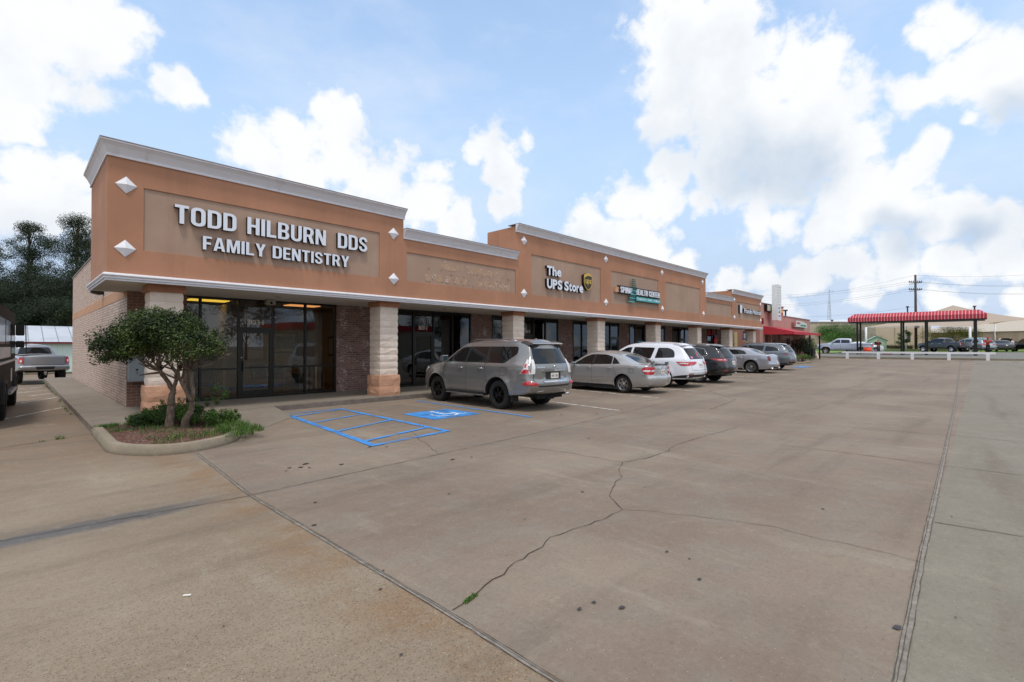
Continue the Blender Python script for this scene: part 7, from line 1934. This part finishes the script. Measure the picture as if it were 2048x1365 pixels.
def person(px, py_feet, d, h, label, shirt, pants, skin, hair, heading, pose='stand', shorts=False):
    x, y, z = at(px, py_feet, d); t = empty('person', (x, y, z), heading, label, 'person')
    k = h / 1.75
    def skinned(name, V, E_, R_, mat, sub=1, parent=t):
        me = bpy.data.meshes.new(name); me.from_pydata([tuple(Vector(v) * k) for v in V], E_, [])
        o = bpy.data.objects.new(name, me); COL.objects.link(o)
        sk = o.modifiers.new('s', 'SKIN'); 
        for i, r in enumerate(R_): me.skin_vertices[0].data[i].radius = (r * k, r * k)
        me.skin_vertices[0].data[0].use_root = True
        ss = o.modifiers.new('u', 'SUBSURF'); ss.levels = sub; ss.render_levels = sub
        bpy.context.view_layer.update()
        m2 = bpy.data.meshes.new_from_object(o.evaluated_get(bpy.context.evaluated_depsgraph_get()))
        bpy.data.objects.remove(o); m2.materials.clear(); m2.materials.append(mat)
        for f in m2.polygons: f.use_smooth = True
        o = bpy.data.objects.new(name, m2); COL.objects.link(o); o.parent = parent; return o
    lean = .0
    armL = [(.0, .24, 1.38), (.02, .30, 1.12), (.12, .28, .90)]; armR = [(.0, -.24, 1.38), (.02, -.30, 1.12), (.12, -.28, .90)]
    if pose == 'reach': armL = [(.0, .22, 1.40), (.24, .26, 1.28), (.52, .18, 1.25)]; armR = [(.0, -.22, 1.40), (.25, -.24, 1.22), (.50, -.14, 1.15)]
    fL, fR = (.06, .11), (-.04, -.12)
    V = [(0, 0, .98), (0, 0, 1.15), (0, 0, 1.38), (0, 0, 1.50), (.02, 0, 1.60), (.03, 0, 1.70),
         *armL, *armR, (0, .10, .90), (.02, .11, .50), (fL[0], .11, .08), (fL[0] + .16, .12, .04), (0, -.10, .90), (.0, -.11, .50), (fR[0], -.12, .08), (fR[0] + .16, -.13, .04),
         tuple(Vector(armL[2]) + Vector((.09, 0, -.04))), tuple(Vector(armR[2]) + Vector((.09, 0, -.04)))]
    E_ = [(0, 1), (1, 2), (2, 3), (3, 4), (4, 5), (2, 6), (6, 7), (7, 8), (2, 9), (9, 10), (10, 11), (0, 12), (12, 13), (13, 14), (14, 15), (0, 16), (16, 17), (17, 18), (18, 19), (8, 20), (11, 21)]
    R_ = [.12, .12, .13, .05, .085, .08, .055, .042, .03, .055, .042, .03, .085, .055, .04, .035, .085, .055, .04, .035, .032, .032]
    body = skinned('body', V, E_, R_, skin)
    sh_ = skinned('shirt', [(0, 0, .93), (0, 0, 1.15), (0, 0, 1.38), (0, 0, 1.45), *armL[:2], *armR[:2]], [(0, 1), (1, 2), (2, 3), (2, 4), (4, 5), (2, 6), (6, 7)], [.15, .145, .155, .075, .078, .062, .078, .062], shirt)
    e_ = .52 if shorts else .12
    skinned('trousers', [(0, 0, .98), (0, .10, .88), (.02, .11, .52 if shorts else .50), (0, -.10, .88), (0, -.11, .50)] + ([] if shorts else [(fL[0], .11, .12), (fR[0], -.12, .12)]), [(0, 1), (1, 2), (0, 3), (3, 4)] + ([] if shorts else [(2, 5), (4, 6)]), [.14, .10, .075, .10, .075] + ([] if shorts else [.055, .055]), pants)
    mb = MB(); mb.lathe([(.0, 1.815), (.06, 1.80), (.10, 1.74), (.108, 1.68), (.10, 1.62), (.0, 1.60)], 14, 'z', (-.015, 0, 0))
    mb.v = [tuple(Vector(p_) * k) for p_ in mb.v]; mb.build('hair', hair, t)
    return t
SK = simple('skin', '#b98a70', .6, var=.05); 
person(1757, 706, 64, 1.72, 'person in a maroon shirt standing beside the white car near the shed', simple('maroon_shirt', '#6d2530', .9), simple('dark_trousers', '#3a3433', .9), SK, simple('grey_hair', '#8d8780', .9), R(200))
person(1976, 707, 55, 1.78, 'person in a bright red shirt and cap reaching over the bonnet under the canopy', simple('red_shirt', '#c8202c', .9), simple('black_trousers', '#1d1c1e', .9), simple('skin_dark', '#8d5f48', .6), simple('red_cap', '#c0202a', .8), R(150), 'reach')
person(2025, 702, 66, 1.62, 'person in a white top and shorts walking between the dark cars at the right edge', simple('white_top', '#d9d3d6', .9), simple('pale_shorts', '#c9b9b5', .9), SK, simple('brown_hair', '#5d4332', .9), R(250), shorts=True)
# frame table with drink bottles beside the red shirt
def f_(t):
    mb = MB()
    for a in (-.5, .5):
        for b in (-.35, .35): mb.tube([(a, b, 0), (a * .8, b * .8, .8)], .02, 5)
    mb.build('leg', M_BLACK, t); mb = MB(); mb.box(-.6, -.45, .8, .6, .45, .86); mb.build('tabletop', M_BLACK, t)
small('folding_table', 1955, 712, 55, 'black folding table standing in front of the red shirted person', 'table', f_)

# cars seen beyond the canopy
M_GRN = paint('grey_green_paint', '#9aa5a8', .5, .3); M_WHC = paint('white_car_paint', '#e4e6ea', 0, .3); M_DKB = paint('dark_blue_paint', '#10141d', .3, .22)
def far_suv(px, d, z, heading, P, label):
    x, y, _ = at(px, 693, d); r = crossover((x, y, z), heading, P, label, 'white', .14); r['group'] = 'cars on the far lot'; return r
far_suv(1941, 63, .94, R(42), M_GRN, 'silver-green SUV parked under the shade sail with its rear to the posts')
far_suv(2060, 64, 1.0, R(20), M_BLK, 'black SUV cut by the right edge of the photo')
far_suv(2012, 80, 1.25, R(185), M_DKB, 'dark SUV behind the black sedan near the tan building')
x, y, _ = at(2003, 693, 66); r = sedan((x, y, 1.0), R(190), M_BLK, 'black sedan beside the red shirted person', '300', res=.14); r['group'] = 'cars on the far lot'
x, y, _ = at(1724, 693, 69); r = sedan((x, y, .80), R(-78), M_WHC, 'white sedan half hidden behind the crew-cab pickup', '300', res=.14); r['group'] = 'cars on the far lot'

# utility pole and wires
M_POLE = simple('weathered_pole', '#4d4339', .95, var=.2, scale=2, bump=.5); M_WIRE = simple('wire', '#66666c', .8)
px_, py_, _ = at(1832, 693, 95)
up = empty('utility_pole', (px_, py_, 1.1), 0, 'tall wooden utility pole with two insulator crossarms behind the canopy', 'pole')
mb = MB(); mb.tube([(0, 0, -.5), (0, 0, 14.65)], [.26, .17], 10); mb.build('pole', M_POLE, up)
hx_, hy_ = RGT.x, RGT.y
for zz in (13.2, 11.75):
    mb = MB(); mb.bar((-hx_ * 1.3, -hy_ * 1.3, zz), (hx_ * 1.3, hy_ * 1.3, zz), .12, .14); mb.bar((-hx_ * 1.3 + .3, -hy_ * 1.3, zz - .4), (hx_ * 1.0, hy_ * 1.0, zz - .1), .08)
    arm = mb.build('crossarm', M_POLE, up)
    for q in (-1.2, -.8, -.4, .4, .8, 1.2): mb = MB(); mb.lathe([(0, 0), (.07, .02), (.05, .1), (.08, .14), (.04, .24), (0, .26)], 8, 'z', (hx_ * q, hy_ * q, zz + .07)); mb.build('insulator', M_PLA, arm)
mb = MB(); mb.lathe([(0, 0), (.25, 0), (.25, .8), (0, .85)], 12, 'z', (hx_ * .4, hy_ * .4, 4.2)); mb.build('transformer', M_COPING, up)
def wire(a, b, sag, label, r=.014):
    a, b = Vector(a), Vector(b); pts = []
    for i in range(25):
        t_ = i / 24; p = a.lerp(b, t_); p.z -= sag * 4 * t_ * (1 - t_); pts.append(p)
    mb = MB(); mb.tube(pts, r, 4, caps=False); o = mb.build('power_line', M_WIRE, fix=False); tag(o, label, 'wire', 'power lines'); return o
P0 = Vector((px_, py_, 1.1))
ends_l = [(at(1500, 603, 150), 14.6, 0), (at(1500, 590, 150), 13.3, -1.1), (at(1500, 596, 150), 13.3, 1.1), (at(1500, 611, 150), 11.9, -1.1), (at(1500, 616, 150), 11.9, 1.1), (at(1520, 632, 130), 8.4, 0)]
labs = ['topmost wire from the pole to the left', 'upper crossarm wire running left, rear one', 'upper crossarm wire running left, front one', 'lower crossarm wire running left, rear one', 'lower crossarm wire running left, front one', 'lowest sagging wire from the pole to the left']
for (e, zz, q), lb in zip(ends_l, labs): wire(P0 + Vector((hx_ * q, hy_ * q, zz)), e, 1.0, 'thin ' + lb)
for py2, zz, q, lb in ((547, 14.6, 0, 'topmost wire'), (570, 13.3, -1.1, 'rear upper wire'), (574, 13.3, 1.1, 'front upper wire'), (588, 11.9, -1.1, 'rear lower wire'), (592, 11.9, 1.1, 'front lower wire')):
    wire(P0 + Vector((hx_ * q, hy_ * q, zz)), at(2150, py2 - 6, 90), .7, 'thin %s from the pole to the right edge' % lb)
wire(P0 + Vector((0, 0, 10.5)), P0 + Vector((hx_ * 5, hy_ * 5, 0)), .05, 'guy wire slanting down from the pole')
for px3, top, d, lb in ((1664, 640, 130, 'small distant pole above the round tree'), (1815, 613, 120, 'small distant pole top left of the utility pole'), (1949, 612, 110, 'short grey pole standing behind the shade sail'), (1571, 620, 90, 'short dark pole just behind the pink parapet')):
    x, y, z = at(px3, top, d); b = empty('distant_pole', (x, y, 1.0), 0, lb, 'pole'); mb = MB(); mb.tube([(0, 0, 0), (0, 0, z - 1.0)], [.2, .15], 6); mb.build('pole', M_POLE, b); mb = MB(); mb.box(-.3, -.3, z - 1.25, .3, .3, z - 1.0); mb.build('cap', M_POLE, b)
# lattice tower
x, y, z = at(1658.5, 578, 180); tw_ = empty('lattice_tower', (x, y, 1.1), 0, 'slender lattice radio mast on the horizon', 'tower'); Ht = z - 1.1
mb = MB()
for k in range(3):
    a = k * 2.094; mb.tube([(1.1 * math.cos(a), 1.1 * math.sin(a), 0), (.35 * math.cos(a), .35 * math.sin(a), Ht * .8), (.05 * math.cos(a), .05 * math.sin(a), Ht)], .05, 4)
for i in range(14):
    z0, z1 = Ht * .8 * i / 14, Ht * .8 * (i + 1) / 14; r0, r1 = 1.1 - .75 * i / 14, 1.1 - .75 * (i + 1) / 14
    for k in range(3):
        a, b = k * 2.094, (k + 1) * 2.094; mb.tube([(r0 * math.cos(a), r0 * math.sin(a), z0), (r1 * math.cos(b), r1 * math.sin(b), z1)], .03, 4)
mb.build('mast', simple('galvanised', '#a9adb3', .6), tw_); mb = MB(); mb.bar((0, 0, Ht * .96), (RGT.x * 1.6, RGT.y * 1.6, Ht * .96), .1); mb.build('antenna', M_COPING, tw_)

# far buildings
M_TAN = simple('tan_metal_siding', '#c0ae9a', .8, var=.06, scale=1); M_BEI = simple('beige_block', '#b3a894', .9, var=.05, scale=1); M_RFT = simple('tan_roof', '#b7ac9b', .7, var=.05)
def bldg(name, label, pxa, da, pxb, db, depth, ztop, roofz=None, wall=M_TAN, roof=M_RFT, zb=1.0, over=.4, wins=(), rname='roof'):
    a = Vector(at(pxa, 693, da)); b = Vector(at(pxb, 693, db)); d = (b - a); d.z = 0; L = d.length; d.normalize(); nn = Vector((-d.y, d.x, 0))
    if nn.dot(Vector((FWD.x, FWD.y, 0))) < 0: nn = -nn
    t = empty(name, (a.x, a.y, 0), math.atan2(d.y, d.x), label, 'building'); sg = 1 if Vector((-d.y, d.x, 0)).dot(nn) > 0 else -1
    y1 = depth * sg
    mb = MB(); mb.box(0, min(0, y1), zb - 1, L, max(0, y1), ztop); mb.build('wall', wall, t)
    mb = MB()
    if roofz: mb.add([(-over, -over * sg, ztop), (L + over, -over * sg, ztop), (L + over, y1 / 2, roofz), (-over, y1 / 2, roofz), (-over, y1 + over * sg, ztop), (L + over, y1 + over * sg, ztop)], [(0, 1, 2, 3), (3, 2, 5, 4), (0, 3, 4), (1, 5, 2), (0, 4, 5, 1)])
    else: mb.box(-.15, min(-.15 * sg, y1 + .15 * sg), ztop + .002, L + .15, max(-.15 * sg, y1 + .15 * sg), ztop + .3)
    mb.build(rname, roof, t)
    for (u, w, z0, z1) in wins:
        mb = MB(); mb.box(u, min(-.05 * sg, -.01 * sg), z0, u + w, max(-.05 * sg, -.01 * sg), z1); w_ = mb.build('window', M_BLACK, t); mb = MB(); mb.box(u + .1, min(-.07 * sg, -.05 * sg), z0 + .1, u + w - .1, max(-.07 * sg, -.05 * sg), z1 - .1); mb.build('pane', M_TINT, w_)
    for u in range(4, int(L), 6):
        mb = MB(); mb.box(u, min(-.12 * sg, 0), zb, u + .25, max(-.12 * sg, 0), ztop - .1); mb.build('downpipe', M_BEI if wall is M_TAN else M_TAN, t)
    return t
bldg('warehouse', 'long tan metal warehouse with a low sloping roof at the right edge', 1845, 112, 2180, 88, 26, 4.75, 7.4, zb=1.1)
bldg('office_building', 'beige block building behind the round green tree', 1560, 128, 1704, 128, 20, 7.9, None, M_BEI, M_COPING, 1.0, wins=((14, 1.2, 5.2, 6.4),))
bldg('tan_hall', 'tall tan hall standing left of the utility pole', 1752, 104, 1862, 104, 20, 6.6, None, M_TAN, M_RFT, 1.1, wins=((6.4, 1.0, 2.6, 4.8),))
bldg('white_roofed_building', 'low building with a white metal roof between the office and the hall', 1640, 150, 1790, 140, 16, 8.0, 10.2, M_BEI, simple('white_roof', '#c9cdd0', .5), 1.0)
# little green shed
x, y, _ = at(1752, 693, 86); sh_ = empty('garden_shed', (x, y, 1.0), R(14), 'little pale green gabled shed with one window on the lawn', 'shed')
M_SHED = simple('shed_green', '#b5cfc0', .8, var=.04)
mb = MB(); mb.prism([(-1.3, 0), (1.3, 0), (1.3, 1.7), (0, 2.4), (-1.3, 1.7)], -1.6, 1.6, 'x'); mb.build('wall', M_SHED, sh_)
mb = MB(); mb.prism([(-1.5, 1.62), (0, 2.44), (1.5, 1.62), (1.5, 1.72), (0, 2.55), (-1.5, 1.72)], -1.75, 1.75, 'x'); mb.build('roof', simple('shed_roof', '#8fa79c', .7), sh_)
mb = MB(); mb.box(1.6, -.4, .9, 1.65, .4, 1.5); mb.box(-1.65, -.4, .9, -1.6, .4, 1.5); w_ = mb.build('window', M_TINT, sh_)
mb = MB(); mb.lathe([(0, 2.9), (.12, 2.85), (.15, 2.5), (.1, 2.4)], 10); mb.build('roof_vent', M_COPING, sh_)
# shade sail structure
sl_ = empty('shade_sail', (0, 0, 0), 0, 'big beige fabric shade canopy on white steel posts behind the striped canopy', 'canopy')
mf = NT('sail_fabric'); mf.base(lin('#c9b6a4')); mf.set(Roughness=.9); t2 = mf.n.new('ShaderNodeBsdfTranslucent'); t2.inputs[0].default_value = lin('#b08f76'); mx_ = mf.n.new('ShaderNodeMixShader'); mx_.inputs[0].default_value = .35
mf.l.new(mf.b.outputs[0], mx_.inputs[1]); mf.l.new(t2.outputs[0], mx_.inputs[2]); mf.l.new(mx_.outputs[0], mf.out.inputs[0])
pk = Vector(at(1906, 611, 84)); crn = [Vector(at(1732, 655, 72)), Vector(at(1940, 654, 66)), Vector(at(2090, 640, 76)), Vector(at(1990, 648, 100)), Vector(at(1812, 648, 98))]
mb = MB(); n_ = 10
for i in range(len(crn)):
    a, b = crn[i], crn[(i + 1) % len(crn)]; g_ = []
    for u in range(n_ + 1):
        row = []
        for w in range(n_ + 1):
            e = a.lerp(b, w / n_); cen = (a + b) / 2; e = e + (pk - cen).normalized() * 1.6 * 4 * (w / n_) * (1 - w / n_) * (1 - u / n_) * Vector((1, 1, .25)).length * .5
            p = e.lerp(pk, u / n_); p.z -= math.sin(math.pi * u / n_) * .35; row.append(p)
        g_.append(row)
    mb.add([p for r in g_ for p in r], [(u * (n_ + 1) + w, u * (n_ + 1) + w + 1, (u + 1) * (n_ + 1) + w + 1, (u + 1) * (n_ + 1) + w) for u in range(n_) for w in range(n_)], 0, True)
mb.build('fabric', mf.mat, sl_)
for c_ in crn: mb = MB(); mb.tube([(c_.x, c_.y, .6), tuple(c_)], .14, 8); mb.build('post', M_RAILW, sl_)
mb = MB(); mb.tube([tuple(crn[0]), tuple(crn[1])], .03, 5); mb.build('edge_cable', M_RAILW, sl_)
# mid distance trees
x, y, _ = at(1672, 693, 82); tree('round_tree', 'round bright green tree left of the striped canopy', x, y, .8, 5.3, 7.0, .5, M_LMD, 20000, 71, .17, 'tree', 44, .95)
x, y, _ = at(1905, 693, 80); tree('loose_tree', 'loose yellow-green mesquite tree under the shade sail', x, y, .9, 4.3, 9.4, .8, M_LYG, 17000, 72, .15, 'tree', 40, .55)
x, y, _ = at(1808, 693, 92); tree('ivy_tree', 'narrow green tree beside the tan hall', x, y, 1.0, 4.2, 3.2, .5, M_LMD, 2500, 73, .2, 'tree', 12)
x, y, _ = at(1720, 693, 108); tree('dark_tree', 'dark tree in the gap right of the bright green tree', x, y, 1.1, 5.0, 10, .8, M_LDK, 4000, 74, .3, 'tree', 18)
x, y, _ = at(1568, 693, 150); tree('roof_tree', 'dark treetop showing above the pink roofline', x, y, 1.1, 9.2, 9, 3, M_LDK, 3000, 75, .35, 'tree', 16)
x, y, _ = at(1590, 693, 155); tree('roof_tree', 'smaller dark treetop right of the first one above the pink roof', x, y, 1.1, 9.4, 7, 3, M_LDK, 2200, 76, .35, 'tree', 12)
x, y, _ = at(1795, 693, 100)
hd_ = empty('clipped_hedge', (x, y, 1.1), R(135), 'low clipped hedge along the foot of the tan hall', 'hedge')
leaves_obj('foliage', [(i * .6 - 3, 0, .5, .5, .5, .5, 1) for i in range(11)], 2500, .2, M_LDK, hd_, random.Random(3), .6, .3, False)
mb = MB(); mb.box(-3, -.2, 0, 3, .2, .7); mb.build('stem', M_BARK, hd_)
# treeline and shop across the road, seen only in the reflections
rw_ = random.Random(77); gR = 'trees across the road'
for i in range(9):
    x = 2 + i * 9 + rw_.uniform(-2, 2); y = -34 + rw_.uniform(-4, 3); tree('roadside_tree', 'dark roadside tree across the road, mirrored in the shop windows', x, y, 0, rw_.uniform(7.5, 11.5), 9, 2, M_LDK, 6000, 90 + i, .3, 'tree', 14, .9, gR)
t = empty('opposite_shop', (30, -24, 0), R(0), 'red-trimmed shop across the road, mirrored in the windows', 'building')
mb = MB(); mb.box(-9, -6, 0, 9, 3, 3.6); mb.build('wall', M_BEI, t); mb = MB(); mb.box(-9.3, -6.3, 3.6, 9.3, 3.3, 4.3); mb.build('roof', M_AWN, t)
